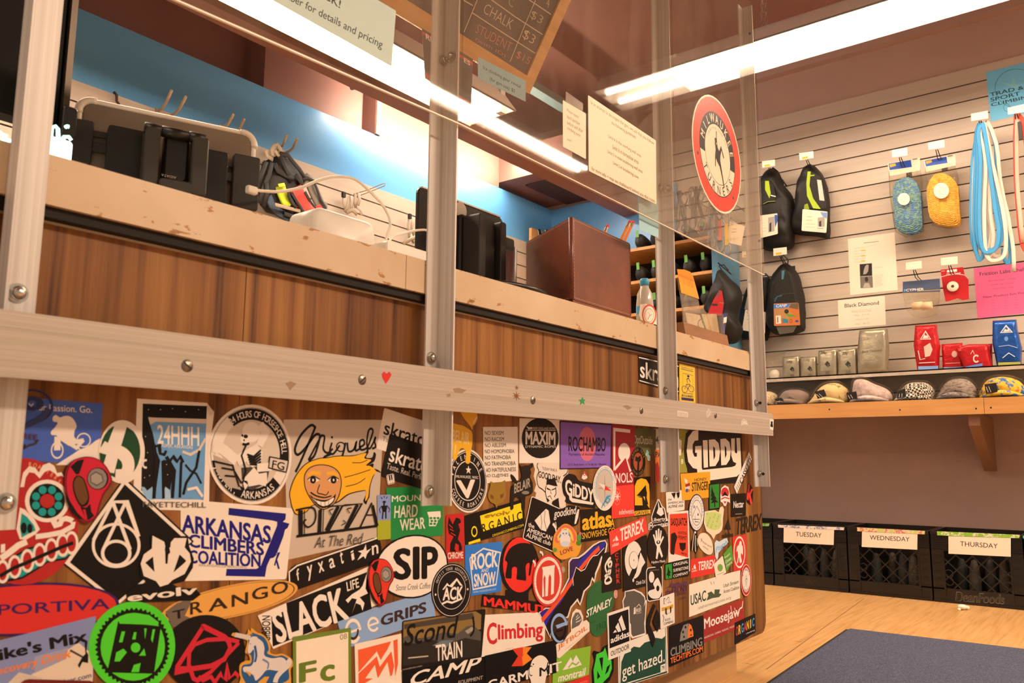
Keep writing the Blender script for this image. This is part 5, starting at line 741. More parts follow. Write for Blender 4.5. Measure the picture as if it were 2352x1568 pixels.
sk('neon green round sticker with a black gear and block numerals', 'B', [(862,775),(1710,765),(1705,1650),(858,1660)], '#4fd832', [('P', [(.5+(.435 if i % 2 else .405)*math.cos(i*math.pi/48),.5+(.435 if i % 2 else .405)*math.sin(i*math.pi/48)) for i in range(96)], '#0c0d08'),('E',.5,.5,.372,.375, '#4fd832'),('P', [(.32,.22),(.82,.28),(.74,.80),(.2,.78)], '#0c0d08'),('p', [(1160,960),(1300,880),(1450,900),(1545,970),(1540,1000),(1160,985)], '#4fd832'),('P', [(.36,.33),(.40,.33),(.37,.45),(.33,.45)], '#4fd832'),('P', [(.50,.34),(.53,.34),(.52,.42),(.48,.42)], '#4fd832'),('P', [(.62,.30),(.65,.30),(.63,.42)], '#4fd832'),('P', [(.72,.31),(.75,.31),(.72,.46),(.70,.42)], '#4fd832'),('E',.52,.51,.055,.055, '#4fd832'),('P', [(.30,.56),(.38,.52),(.42,.56),(.34,.66),(.28,.66)], '#4fd832'),('P', [(.56,.60),(.62,.52),(.64,.60)], '#4fd832'),('P', [(.50,.70),(.58,.68),(.56,.78),(.47,.78)], '#4fd832')],1.5, 'e')
sk('pale blue drink sticker with bold black words and an ice climber', 'B', [(-130,1180),(932,912),(900,1575),(-160,1840)], '#8090c4', [('p', [(220,1540),(760,1170),(905,1290),(900,1575),(400,1640)], '#ddd0be'),('p', [(0,1640),(180,1460),(420,1520),(0,1700)], '#cfc4b6'),('p', [(330,1310),(660,1220),(640,1330),(330,1470)], '#9aa0c0'),('t', "Mike's Mix", (-215,1270),(838,1040),(-200,1390), '#0f0d0c',4),('t', 'Recovery Drink',(-110,1430),(690,1235),(-105,1530), '#e8842a',1.8,.2),('p', [(820,1160),(850,1160),(840,1260),(858,1290),(855,1370),(800,1360),(770,1420),(755,1390),(800,1310),(830,1280)], '#0f0d0c'),('l', [(680,1245),(800,1310)],1.6, '#3a3630'),('t', 'mixer.com',(560,1545),(885,1465),(562,1590), '#33508c',.8)],1.2, rad=.5)
sk('large red oval sticker with purple rim and lettering', 'B', [(-800,640),(1165,545),(1165,1045),(-800,1170)], '#3a1a5a', [('E',.5,.5,.482,.455, '#d0322e'),('t', 'LA SPORTIVA',(-540,830),(1070,738),(-540,935), '#3a1a5c',1)],.6, 'e')
sk('dark red strip sticker along the bottom left edge', 'B', [(185,1525),(945,1545),(945,1800),(185,1780)], '#6a1c1c', [('P', [(.02,.1),(.02,.2),(.98,.2),(.98,.1)], '#7c2622')],2.4, rad=8)
sk('large black diamond-turned square sticker with a white ring and letter A', 'Z', [(285,1095),(445,1243),(268,1392),(145,1295)], '#0c0a08', [('L', [(.02,.0),(.02,.01)],1, 'k'),('L', [(.03,.035),(.97,.035),(.97,.97),(.03,.97),(.03,.035)],3.4, 'w'),('o',266,1252,56,52,.12, 'w'),('o',266,1270,35,31,.22, 'w'),('l', [(214,1240),(258,1152),(290,1152),(318,1232)],3.6, 'w'),('l', [(258,1152),(298,1262)],3.6, 'w'),('l', [(288,1152),(236,1262)],3.6, 'w')],.4, rad=1)
EV = [(1465,130),(1500,112),(1640,150),(1720,130),(1830,130),(1845,230),(1890,350),(1880,440),(1800,570),(1680,600),(1760,640),(1900,640),(1960,700),(1880,760),(1240,780),(1230,690),(1340,600),(1440,590),(1365,520),(1360,400),(1400,300),(1470,260)]
sk('white and black angular mask sticker with bold lettering beneath', 'B', [(1230,112),(1960,112),(1960,780),(1230,780)], '#0c0a08', [('p', [(1485,125),(1600,185),(1610,230),(1605,270),(1625,300),(1640,250),(1660,240),(1665,190),(1700,150),(1820,150),(1800,240),(1850,300),(1862,380),(1800,500),(1680,560),(1640,600),(1560,625),(1520,570),(1400,520),(1370,400),(1400,310),(1480,250)], '#ece3d8'),('p', [(1608,240),(1650,240),(1660,290),(1640,310),(1632,400),(1612,400)], '#0c0a08'),('p', [(1490,330),(1505,480),(1415,390)], '#0c0a08'),('p', [(1750,310),(1815,370),(1800,390),(1690,485)], '#0c0a08'),('t', 'evolv',(1235,690),(1920,610),(1240,775), '#ece3d8',2.6)],1.3, EV)
sk('white sticker with dark blue letters and the outline of a state', 'Z', [(414,1146),(674,1167),(657,1330),(416,1334)], '#efe6da', [('t', 'ARKANSAS',(417,1180),(622,1207),(417,1222), 'n',3),('t', 'CLIMBERS',(432,1225),(606,1245),(432,1256), 'n',3),('t', 'COALITION',(432,1262),(598,1272),(432,1293), 'n',3),('t', 'ARKANSASCLIMBERS.ORG',(455,1294),(566,1299),(455,1300), '#8a8580'),
    ('p', [(525,1166),(656,1179),(655,1192),(649,1198),(664,1202),(660,1212),(654,1216),(650,1232),(640,1258),(632,1276),(628,1280),(620,1282),(612,1300),(608,1324),(518,1322),(520,1306),(588,1306),(598,1300),(636,1206),(636,1198),(626,1195),(524,1182)], 'n'),('l', [(638,1256),(634,1270),(640,1268),(634,1285),(640,1306)],2.4, 'n'),('l', [(634,1272),(622,1280)],2, 'n'),('l', [(634,1284),(630,1298)],2, 'n')],.2, rad=3)
sk('cream oval sticker with a tiny grey slogan', 'J', [(545,20),(700,10),(708,235),(552,240)], '#efe2cc', [('t', 'Make good',(600,100),(690,150),(598,125), '#55504c',.5),('t', 'choices.',(602,140),(660,178),(600,160), '#55504c',.4),('l', [(578,75),(595,105)],1.4, '#3a3530'),('l', [(592,72),(578,108)],1.4, '#3a3530')],1.5, [(565,30),(620,15),(665,50),(695,110),(705,190),(690,232),(650,238),(600,205),(560,150),(546,90)], sm=3)
sk('black and white striped animal sticker below the oval camp sticker', 'J', [(475,-5),(555,-5),(555,230),(475,230)], '#110f0d', [('l', [(510,20),(500,90),(490,200)],3, 'w'),('l', [(525,40),(520,120),(525,210)],3, 'w'),('l', [(540,70),(545,150)],2, 'w'),('e',520,10,10,12, 'w')],1.2, [(510,0),(540,0),(545,50),(555,130),(550,190),(530,230),(515,215),(500,180),(490,210),(476,190),(480,110),(500,60)])
sk('pale blue script sticker under the dark decal lettering', 'J', [(715,55),(860,55),(860,300),(715,300)], '#cfe2ee', [('t', 'Pisgah',(730,170),(850,80),(735,235), '#7ab4dc',1.6,.2)],1.6, [(720,120),(740,90),(770,105),(820,75),(850,70),(862,110),(840,140),(800,160),(780,200),(762,220),(758,270),(745,300),(728,260),(722,190)])
sk('small white tag sticker with a green leaf drawing', 'J', [(712,340),(805,250),(842,425),(735,490)], '#f0e6d2', [('e',778,375,28,38, '#7aa84a'),('l', [(745,450),(820,420)],1.4, '#9aa88a')],1.6, rad=3)
sk('small green slanted sticker with white lettering', 'J', [(812,235),(895,135),(918,295),(845,418)], '#58a03a', [('t', "People's", (822,260),(880,215),(826,290), 'w',.5),('t', 'Climate',(832,305),(892,255),(836,335), 'w',.5),('t', 'Climbing',(840,350),(902,300),(844,380), 'w',.5)],1.4, rad=1)
sk('black sticker with white lowercase letters above the rail', 'Z', [(1465,815),(1560,836),(1560,905),(1466,878)], '#100e0c', [('L', [(.02,.08),(.98,.08)],2.4, 'w'),('L', [(.02,.92),(.98,.92)],2.4, 'w'),('T', 'skratch',.04,.20,1.35,.78, 'w',2)][:2]+[('T', 'skratch',.04,.20,.97,.80, 'w',1.6)],.2, rad=.5)
sk('yellow upright sticker with a blue cyclist above the rail', 'Z', [(1560,834),(1595,843),(1597,926),(1560,922)], '#e9c83a', [('T', 'WE SUPPORT & ACCEPT',.1,.07,.9,.11, '#2a2a6a',.5),('R',.1,.13,.9,.145, '#2a2a6a'),('L', [(.22,.24),(.85,.24),(.85,.76),(.2,.76),(.22,.24)],1, '#2a2a6a'),('O',.32,.66,.19,.09,.14, '#2a2a6a'),('O',.74,.62,.19,.09,.14, '#2a2a6a'),('L', [(.32,.66),(.44,.52),(.66,.5),(.74,.62)],1.6, '#2a2a6a'),('L', [(.44,.52),(.52,.64),(.66,.5)],1.4, '#2a2a6a'),('E',.56,.29,.08,.03, '#2a2a6a'),('L', [(.5,.48),(.46,.38),(.58,.34),(.68,.44)],2.2, '#2a2a6a'),('T', 'BICYCLE BENEFITS',.14,.80,.86,.86, '#2a2a6a',.8),('R',.12,.88,.88,.95, '#3a2a6a')],.3, rad=2)
sk('tiny white and red cloud sticker between the purple sticker and the compass', 'G', [(755,750),(832,750),(832,845),(755,845)], 'w', [('e',795,775,18,22, '#d8352e'),('e',795,780,8,11, '#efe8df')],.4, [(760,820),(770,790),(785,755),(805,755),(815,790),(830,815),(815,830),(790,842),(770,832)], sm=3)
sk('tiny pink round sticker beside the green egg shaped sticker', 'H', [(942,605),(982,598),(982,690),(942,695)], '#d9a79a', [('O',.5,.5,.3,.3,.2, '#c06a60')],.4, 'e')
# small marks on the rail
def rs(label, quad, base, elems, shape):
    return sheet('rail_sticker', label, CROP['Z'], quad, base, elems, ry, YR-.00005,(0,-1,0),0, group='tiny stickers on the rail', shape=shape)
rs('tiny red heart sticker on the rail', [(875,850),(900,850),(900,882),(875,882)], '#d8342e', [], [(877,858),(882,853),(888,858),(894,853),(899,860),(894,870),(886,881),(878,866)])
st8 = lambda cx, cy, r_, q=.28: [(cx+(r_ if i % 2 == 0 else r_*q)*math.cos(i*math.pi/8), cy+(r_ if i % 2 == 0 else r_*q)*math.sin(i*math.pi/8)) for i in range(16)]
rs('tiny brown star burst sticker on the rail', [(1175,895),(1195,895),(1195,920),(1175,920)], '#8a5a30', [], st8(1186,909,11))
rs('tiniest brown star above the brown star burst on the rail', [(1180,885),(1192,885),(1192,895),(1180,895)], '#8a5a30', [], st8(1187,890,5.5))
rs('tiny green star sticker on the rail', [(1330,910),(1345,910),(1345,930),(1330,930)], '#2f9a5a', [], [(1338,911),(1340,917),(1345,917),(1341,922),(1343,929),(1337,925),(1332,930),(1333,922),(1329,918),(1335,917)])
rs('tiny white word sticker on the rail right of the third post', [(1555,942),(1580,946),(1580,958),(1555,955)], '#d8cfc2', [('T', 'cactus',.1,.2,.9,.85, '#b9a892',.5)], 'r')
rs('tiny white leaf sticker on the rail', [(1620,938),(1634,938),(1634,962),(1620,962)], '#cfc6ba', [('l', [(1622,958),(1631,940)],.8, '#8a8074')], [(1622,960),(1621,948),(1628,937),(1633,945),(1630,955)])
rs('tiny white outlined cloud sticker near the rail end', [(1702,962),(1718,964),(1718,980),(1702,976)], '#d8d0c4', [('l', [(1704,974),(1706,966),(1711,965),(1715,970)],.8, '#8a8074')], [(1702,976),(1703,966),(1708,962),(1715,966),(1718,976),(1711,974)])
rs('small white label with a black figure at the rail end', [(1768,962),(1777,963),(1776,988),(1768,985)], '#efe6da', [('R',.25,.2,.75,.5, 'k'),('R',.15,.5,.85,.75, 'k')], 'r')
# ================================================================== things hung on the clear panes
YS = .7890
def pz(name, label, crop, quad, base, elems, **k): return sheet(name, label, CROP.get(crop, crop), quad, base, elems, ry, YS+.0009,(0,-1,0), thick=.0006, **k)
K2 = (400,0,3.92)
pz('paper_sign', 'sage green paper sign hanging on the left clear pane', 'Z', [(500,-215),(909,25),(899,153),(495,-72)], '#bfd6d0', [
    ('t', 'CK!',(745,-22),(783,2),(742,-4), 'k',1),('t', 'mber for details and pricing',(655,-22),(880,95),(650,0), '#2a3a30',.5)], cat='sign')
K4 = (1040,180,4.356)
pz('paper_notice', 'small cream notice taped to the middle pane beside the larger notice', K4, [(1100,218),(1330,352),(1330,808),(1100,682)], '#eedfc4', [('t', s_, (1140, y),(x, y+d),(1140, y+h_), '#8a7a66',.2) for s_, y, x, d, h_ in (('Please apply',300,1255,72,38),('hand sanitizer',360,1272,78,38),('before and after',420,1300,90,38),('climbing each',478,1275,82,38),('you!',590,1182,22,34))], cat='notice')
pz('tape_strip', 'clear tape strip above the small cream notice', K4, [(1130,130),(1300,250),(1298,330),(1128,230)], clear_film('clear_tape', '#fbf6ee',.6,.25,.15,(60,60,60)), [], cat='tape')
pz('paper_notice', 'large laminated cream notice with climbing limits on the middle pane', K4, [(1352,168),(2030,622),(2035,1262),(1358,925)], '#f3e3c6', [('t', s_, (x0, y0),(x1, y1),(x0, y0+h_), '#7a6a58',.2) for s_, x0, y0, x1, y1, h_ in (
    ('In an attempt to decongest the gym, we ask that you follow',1380,222,2010,632,46),('the following guidelines:',1585,425,1830,575,42),('Limit 6 in the overhang wall area',1555,560,1880,760,42),('Limit 6 in horseshoe area',1595,660,1855,818,42),('Limit 5 in main bouldering wall area',1545,712,1895,918,42),('Limit 2 in bouldering cave',1600,825,1855,975,42),('for more info + map see chalkboard behind you this room',1385,880,2020,1212,46))], cat='notice')
ctr3 = Vector((1.895*YS/.8, YS, .772*YS/.8+CAMH)); rr3 = .149
tq = [proj(ctr3+Vector((a*rr3,0, b*rr3))) for a, b in ((-1,1),(1,1),(1,-1),(-1,-1))]
fig = [(.47,.30),(.485,.30),(.488,.40),(.50,.44),(.53,.46),(.57,.40),(.63,.49),(.615,.50),(.575,.44),(.55,.50),(.545,.54),(.60,.70),(.62,.76),(.60,.76),(.57,.68),(.53,.60),(.48,.57),(.455,.545),(.45,.62),(.435,.62),(.44,.53),(.455,.47),(.45,.44),(.44,.42),(.448,.40),(.465,.41),(.47,.43),(.478,.41)]
pz('round_emblem', 'red round climbing club emblem with a black climber, on the right pane', 'Z', tq, '#e9dcc4', [('E',.5,.5,.485,.485, '#e8432f'),('E',.5,.5,.365,.365, '#2a2522'),('P', [(.5+.355*math.cos(R(a)),.5-.355*math.sin(R(a))) for a in range(188,353,6)], '#ead9bf'),('E',.5,.5,.262,.262, '#2a2522'),('E',.5,.5,.257,.257, '#ead9bf'),
    ('A', 'MILWAUKEE',.5,.5,.31,.31,172,8,.075, '#ead9bf',1.2,.85),('A', 'TURNERS',.5,.5,.31,.31,205,335,.075, '#2a2522',.8,.85),('A', 'SINCE 1853',.5,.5,.425,.425,235,305,.045, '#b8463a',.5,.8),('A', 'SOUND MIND SOUND BODY',.5,.5,.225,.225,150,30,.02, '#6a6058',.2,.8),('P', fig, '#2a2522'),('E',.463,.385,.022,.022, '#2a2522'),('E',.10,.61,.012,.016, '#3a302c'),('E',.80,.80,.012,.016, '#3a302c')], cat='emblem', shape='e')
sheet('paper_sheet', 'blank teal sheet hanging below the middle pane beside the third post', CROP['Z'], [(1466,440),(1512,462),(1512,546),(1468,528)], '#a4d4e2', [], ry, .803,(0,-1,0), cat='paper', thick=.0005)
# poster and chalkboard hung above the counter
K5 = (800,0,3.92)
yp = 1.478
po = sheet('poster', 'dark grey rental poster with an orange stripe, behind the wide post', K5, [(662,255),(1122,535),(1102,985),(690,705)], '#6b625c', [('P', [(0,.06),(0,.12),(1,.12),(1,.06)], '#d2683a'),('t', 'RE',(695,300),(765,345),(697,350), 'w',1),('t', 'ES',(1040,520),(1095,555),(1040,560), 'w',1),('P', [(0,.88),(0,.96),(1,.96),(1,.88)], '#d2583a')]+[('E',.27,.24+.13*i, .035,.03, '#d8c4a8') for i in range(5)], ry, yp, (0,-1,0), cat='poster', thick=.001)
b0 = ry(1215,215,1.5); b1 = rx(1310,0, b0.x); upv = (b1-b0).normalized(); exv = Vector((1,0,0)); nb = exv.cross(upv).normalized()
if nb.y > 0: nb = -nb
atb = (b0, nb); BW, BH, FW = 1.05,.62,.045
cb = thing('chalkboard', 'wood framed price chalkboard tilted forward above the counter', 'chalkboard', b0)
m_bw = noise_mat('board_frame_wood', [(.3, '#c99a5a'),(.7, '#dbb074')],(3,40,40), rough=.5)
def fr(a0, h0, a1, h1, t0, t1, m): return MB(m).slab([b0-exv*a1+upv*h0, b0-exv*a0+upv*h0, b0-exv*a0+upv*h1, b0-exv*a1+upv*h1], nb, t0, t1)
for q in ((0,0, BW, FW),(0, BH-FW, BW, BH),(0, FW, FW, BH-FW),(BW-FW, FW, BW, BH-FW)): fr(*q, -.018,.003, m_bw).build('frame_bar', cb)
for a_ in (.12, BW-.12):
    p = b0-exv*a_+upv*BH-nb*.008; MB(mat('#4a4038',.5, name='wire')).cyl(p, Vector((p.x, p.y, 2.62)),.0012, n=6).build('hanging_wire', cb)
fr(FW, FW, BW-FW, BH-FW, -.012,-.004, noise_mat('hazy_slate', [(.3, '#5e5650'),(.7, '#736a62')],(4,4,4), rough=.8)).build('slate', cb)  # slate colour lightened to carry the haze over the board
wt = '#d8c8b0'; pk = '#d08a7a'; gr = '#b9b98a'
sheet('chalk_writing', None, K5, [(1040,-200),(1900,60),(1640,680),(1040,300)], 'k', [('t', 'CHALK',(1240,25),(1490,180),(1212,112), wt, -.9,.1),('t', '$3',(1655,85),(1760,150),(1628,165), gr, -.9,.1),('t', '$3',(1590,255),(1690,325),(1560,345), wt, -.9,.1),('t', 'STUDENT',(1165,212),(1480,390),(1140,290), pk, -1,.1),('t', '$15',(1525,450),(1645,520),(1502,522), pk, -.9,.1),('t', '(with ID)',(1150,335),(1420,490),(1140,370), pk, -.5),('t', 'C',(1450,-30),(1490,-5),(1440,45), gr, -.2),('t', '4',(1790,-20),(1815,-5),(1780,60), gr, -.2),
    ('l', [(1040,290),(1160,0)],3, wt),('l', [(1115,115),(1400,300),(1685,482)],3, wt),('l', [(1455,555),(1570,270),(1685,0)],3, wt),('l', [(1270,-15),(1500,150),(1750,312)],3, wt),('l', [(1600,-20),(1825,130)],3, wt),('l', [(1035,0),(1120,50)],3, wt)], rpl, (b0-nb*.004, nb), nb, parent=cb, shape='none')
sheet('paper_label', 'small teal paper about ice climbing rental under the chalkboard', K5, [(1165,510),(1598,728),(1595,915),(1168,705)], '#a6d8ea', [('t', 'Ice climbing gear rental',(1215,590),(1550,765),(1212,628), '#4a5a58',.4),('t', '(for gym use): $5',(1275,690),(1500,805),(1272,730), '#4a5a58',.4)], rpl, (b0+nb*.0032, nb), nb, cat='paper label', thick=.0005)

# ================================================================== on the countertop
m_blk = mat('#1b1815',.38, var=.1, name='black_plastic'); m_blk2 = mat('#2c2825',.5, var=.1, name='dark_plastic'); m_wht = mat('#efe9de',.35, name='white_plastic')
# dark monitor seen from behind
m_mon = mat('#080706',.5, spec=.15, name='monitor_shell')
mo = thing('monitor', 'large dark monitor standing behind the left post', 'monitor',(.20,1.10, CT))
z0 = ry(100,282,1.08).z; xr = ry(178,120,1.08).x
MB(m_mon).rbox((-.25,1.085, z0),(xr-.012,1.12,1.42),.012).build('back_shell', mo)
MB(mat('#4a4039',.3,.6, name='bezel')).box((xr-.012,1.08, z0-.004),(xr-.004,1.118,1.425)).build('side_bezel', mo)
MB(mat('#0c0a09',.1, name='screen')).box((-.24,1.1205, z0+.01),(xr-.013,1.123,1.41)).build('screen', mo)
MB(m_blk).box((.10,1.10, CT+.012),(.16,1.115, z0+.02)).build('neck', mo); MB(m_blk).rbox((.02,1.05, CT),(.24,1.2, CT+.012),.03, axis=2).build('foot', mo)
MB(m_blk).rbox((xr-.014,1.072, z0-.012),(xr+.004,1.084, z0+.03),.004).build('cable_clip', mo)
# glowing letter sign
m_glow = glow('lit_acrylic',(.80,1.0,.86),3.2); m_glow2 = glow('lit_green_edge',(.25,1.0,.72),1.6)
ls = thing('light_sign', 'small glowing white and green sign at the left end of the countertop', 'light sign',(.40,.95, CT))
yl = .955
MB(m_glow).rbox((ry(70,330, yl).x, yl, CT),(ry(168,330, yl).x, yl+.02, ry(140,318, yl).z),.004).build('lit_base', ls)
T = lambda L_, y=yl: [ry(px, py, y) for px, py in L_]
for L_ in ([(116,320),(119,292),(128,290),(133,296),(134,320)], [(143,320),(148,314),(158,314),(164,322)], [(-20,318),(2,304),(12,312),(4,326),(-12,330)], [(8,330),(20,322),(34,326)], [(150,292),(154,290),(158,291)]):
    MB(m_glow2).smooth().tube(T(L_, yl+.01),.0022,6).build('lit_letter_tube', ls)
MB(mat('#d9d0c0',.5, name='card')).box((ry(-40,330, yl).x, yl+.02, CT),(ry(35,330, yl).x, yl+.024, ry(10,290, yl).z)).build('sign_back', ls)
# tablet on a black folding stand
def frame_at(p, rz_): return Matrix.Translation(Vector(p)) @ Matrix.Rotation(rz_, 4, 'Z')
pL = O3+(ry(185,228,1.0)-O3)*1.15; zt_ = (pL-O3).z; d_ = ray(583,312); pR = O3+d_*(zt_/d_.z)
ang = math.atan2(pR.y-pL.y, pR.x-pL.x); wt_ = (pR.xy-pL.xy).length
org = Vector(((pL.x+pR.x)/2,(pL.y+pR.y)/2, CT)); MT = frame_at(org, ang); nT = Vector((math.sin(ang),-math.cos(ang),0))
def LT(px, py, off=0): q = MT.inverted() @ rpl(px, py, (org+nT*off, nT)); return q.x, q.z   # local x and height in the tablet's plane
def lbox(mb, x0, y0, x1, y1, n0, n1, r_=.004):
    a = LT(x0,(y0+y1)/2, n1); b_ = LT(x1,(y0+y1)/2, n1); c = LT((x0+x1)/2, y0, n1); d = LT((x0+x1)/2, y1, n1)
    return mb.rbox((min(a[0], b_[0]),-n1, max(.0005, d[1])),(max(a[0], b_[0]),-n0, c[1]), r_)
zT = zt_+CAMH-CT
tb = thing('tablet', 'grey tablet with white bumper corners standing on the countertop', 'tablet', org, ang)
m_tab = mat('#7d6e5e',.4,.3, name='tablet_back'); m_bump = mat('#e8dfd2',.3, name='bumper')
MB(m_tab).rbox((-wt_/2+.004,-.004,.022),(wt_/2-.004,.004, zT-.003),.014).build('back_shell', tb, local=True)
MB(mat('#0d0c0b',.08, name='screen')).rbox((-wt_/2+.012,.0042,.03),(wt_/2-.012,.0052, zT-.012),.006).build('screen', tb, local=True)
rim = [(x-wt_/2, z+.02) for x, z in rrect(wt_, zT-.02,.016)]; rim.append(rim[0])
MB(m_bump).smooth().tube([Vector((x, 0, z)) for x, z in rim],.0042,8).build('bumper', tb, local=True)
for sx in (-1,1):
    cx, cz = sx*(wt_/2-.016), zT-.016
    MB(m_bump).smooth().tube([Vector((cx+sx*.017*math.cos(a),0, cz+.017*math.sin(a))) for a in [R(-15+120*i/8) for i in range(9)]],.0058,8).build('bumper_corner', tb, local=True)
sd_ = thing('tablet_stand', 'black folding tablet stand holding the grey tablet', 'tablet stand', org, ang)
lbox(MB(m_blk2),152,272,214,372,.009,.02).build('side_clamp', sd_, local=True); lbox(MB(m_blk2),534,356,596,480,.009,.02).build('side_clamp', sd_, local=True)
for y0, y1 in ((302,315),(328,350)):
    lbox(MB(m_blk2),205, y0,260, y1,.010,.016,.002).build('slide_bar', sd_, local=True)
for y0, y1 in ((372,382),(395,415)): lbox(MB(m_blk2),505, y0,545, y1,.010,.016,.002).build('slide_bar', sd_, local=True)
lbox(MB(m_blk),244,292,330,420,.012,.028).build('holder_plate', sd_, local=True); lbox(MB(m_blk),460,344,522,480,.012,.028).build('holder_plate', sd_, local=True)
n1 = .062
m_arm = mat('#3d3833',.35, name='arm_plastic')
lbox(MB(m_arm),330,288,366,440,.03, n1,.006).build('foot_arm', sd_, local=True); lbox(MB(m_arm),440,312,478,450,.03, n1,.006).build('foot_arm', sd_, local=True)
a = LT(334,282, n1); b_ = LT(474,310, n1); yb_ = -n1+.008
for q0, q1 in ((0,.27),(.28,.72),(.73,1)):
    x0 = a[0]+(b_[0]-a[0])*q0; x1 = a[0]+(b_[0]-a[0])*q1; MB(m_blk).smooth().cyl((x0, yb_, a[1]-.004),(x1, yb_, a[1]-.004),.008, n=14).build('hinge_barrel', sd_, local=True)
lbox(MB(m_blk),376,300,434,420,.028,.05,.01).build('neck_plate', sd_, local=True)
q = LT(405,425, n1); MB(m_blk2).rbox((LT(330,440, n1)[0],-n1-.0,0),(LT(478,440, n1)[0],.03,.012),.01, axis=2).build('foot_plate', sd_, local=True)
Pp = lambda px, py, at: rpl(px, py, (org+nT*.052, nT))
lbox(MB(m_arm),364,412,444,450,.03, n1,.006).build('foot_web', sd_, local=True)
sheet('maker_mark', None, (100,180,4.523), [(1215,990),(1380,1020),(1372,1055),(1212,1028)], 'k', [('t', 'AIDATA',(1375,1046),(1220,1012),(1380,1022), '#b8aa98',.5)], Pp, 0, nT, parent=sd_, shape='none')
# charging cable and white boxes
def cable(name, label, pts, r_, m, cat='cable', sub=6):
    P_ = [Vector(p) for p in pts]; out = []
    for i in range(len(P_)-1):
        p0, p1, p2, p3 = P_[max(i-1,0)], P_[i], P_[i+1], P_[min(i+2, len(P_)-1)]
        for k in range(sub):
            t = k/sub; out.append(.5*((2*p1)+(p2-p0)*t+(2*p0-5*p1+4*p2-p3)*t*t+(3*p1-p0-3*p2+p3)*t**3))
    out.append(P_[-1]); return MB(m).smooth().tube(out, r_, 8)
yc_ = 1.02
t = thing('charging_cable', 'white charging cable arching from the grey tablet to the white box', 'cable', ry(700,560,1.0))
cable('', '', [ry(588,437, yc_), ry(640,440, yc_), ry(690,431, yc_), ry(735,413, yc_), ry(775,405, yc_), ry(815,412, yc_), ry(850,440, yc_), ry(882,476, yc_), ry(896,512, yc_), ry(888,545, yc_), Vector((ry(872,560, yc_).x, yc_, CT+.012))],.0024, m_wht).build('cord', t)
c = ry(577,437, yc_); MB(m_wht).rbox((c.x-.008, yc_-.006, c.z-.006),(c.x+.008, yc_+.004, c.z+.006),.003, axis=0).build('plug', t)
x0, x1 = ry(722,520,1.0).x, ry(866,520,1.0).x
MB(m_wht).smooth().rbox((x0,1.0, CT),(x1,1.07, ry(790,490,1.0).z),.018).build('router_box', label='white rounded box on the countertop under the arching cable', cat='router')
x0, x1 = ry(888,575,.96).x, ry(986,590,.96).x
MB(m_wht).rbox((x0,.96, CT),(x1,1.0, ry(930,562,.96).z),.006).build('adapter_box', label='low white adapter box left of the wide post', cat='adapter')
t = thing('charging_cable', 'short white cable rising from the countertop toward the wide post', 'cable', ry(900,570,.99))
cable('', '', [Vector((ry(868,570,.99).x, .985, CT+.004)), ry(895,552,.99), ry(930,535,.99), ry(965,528,.99), ry(985,532,.99), ry(1003,560,.99)],.0022, m_wht).build('cord', t)
# second tablet stand, right of the wide post
y2 = 1.08
t2 = thing('tablet', 'dark tablet propped up just right of the wide post', 'tablet',(1.25, y2, CT))
xa2, xb2, zt2 = 1.10, ry(1152,510, y2).x, ry(1090,478, y2).z
MB(m_blk).rbox((xa2, y2-.004, CT+.02),(xb2, y2+.005, zt2),.012).build('back_shell', t2)
MB(mat('#d9d2c6',.25,.5, name='tablet_rim')).box((xa2+.01, y2-.005, zt2-.001),(xb2-.01, y2+.006, zt2+.0022)).build('rim', t2)
c = ry(1056,483, y2-.012); MB(m_wht).cyl(c, c+Vector((0,-.004,0)),.017, n=24).build('round_label', t2)
t3 = thing('tablet_stand', 'black moulded stand behind the wide post beside the brown leather holder', 'tablet stand',(1.3, y2-.05, CT))
o3_ = y2-.02
MB(m_blk).rbox((ry(1040,540, o3_).x, o3_-.02, CT),(ry(1100,540, o3_).x, o3_, ry(1075,505, o3_).z),.01).build('holder_plate', t3)
o4 = y2-.07
MB(m_blk2).rbox((ry(1090,560, o4).x, o4-.012, CT),(ry(1106,560, o4).x, o4+.05, ry(1098,492, o4).z),.005).build('foot_arm', t3)
MB(m_blk2).rbox((ry(1140,560, o4).x, o4-.012, CT),(ry(1153,560, o4).x, o4+.05, ry(1146,512, o4).z),.005).build('foot_arm', t3)
MB(m_blk).rbox((ry(1108,560, o4).x, o4, CT+.004),(ry(1138,560, o4).x, o4+.02, ry(1122,500, o4).z),.01).build('neck_plate', t3)
MB(m_blk).rbox((ry(1150,560, o3_).x, o3_-.012, ry(1160,576, o3_).z),(ry(1172,560, o3_).x, o3_+.012, ry(1160,548, o3_).z),.005).build('side_clamp', t3)
MB(m_blk).box((ry(1095,560, o3_).x, o3_-.010, ry(1160,570, o3_).z),(ry(1160,560, o3_).x, o3_-.002, ry(1160,556, o3_).z)).build('slide_bar', t3)
MB(mat('#2a3f9a',.3, name='blue_cap')).smooth().sphere(Vector((xb2-.002, y2-.005, ry(1158,528, y2).z)),.009,10,8,(.6,.6,1.6)).build('blue_button', t2)
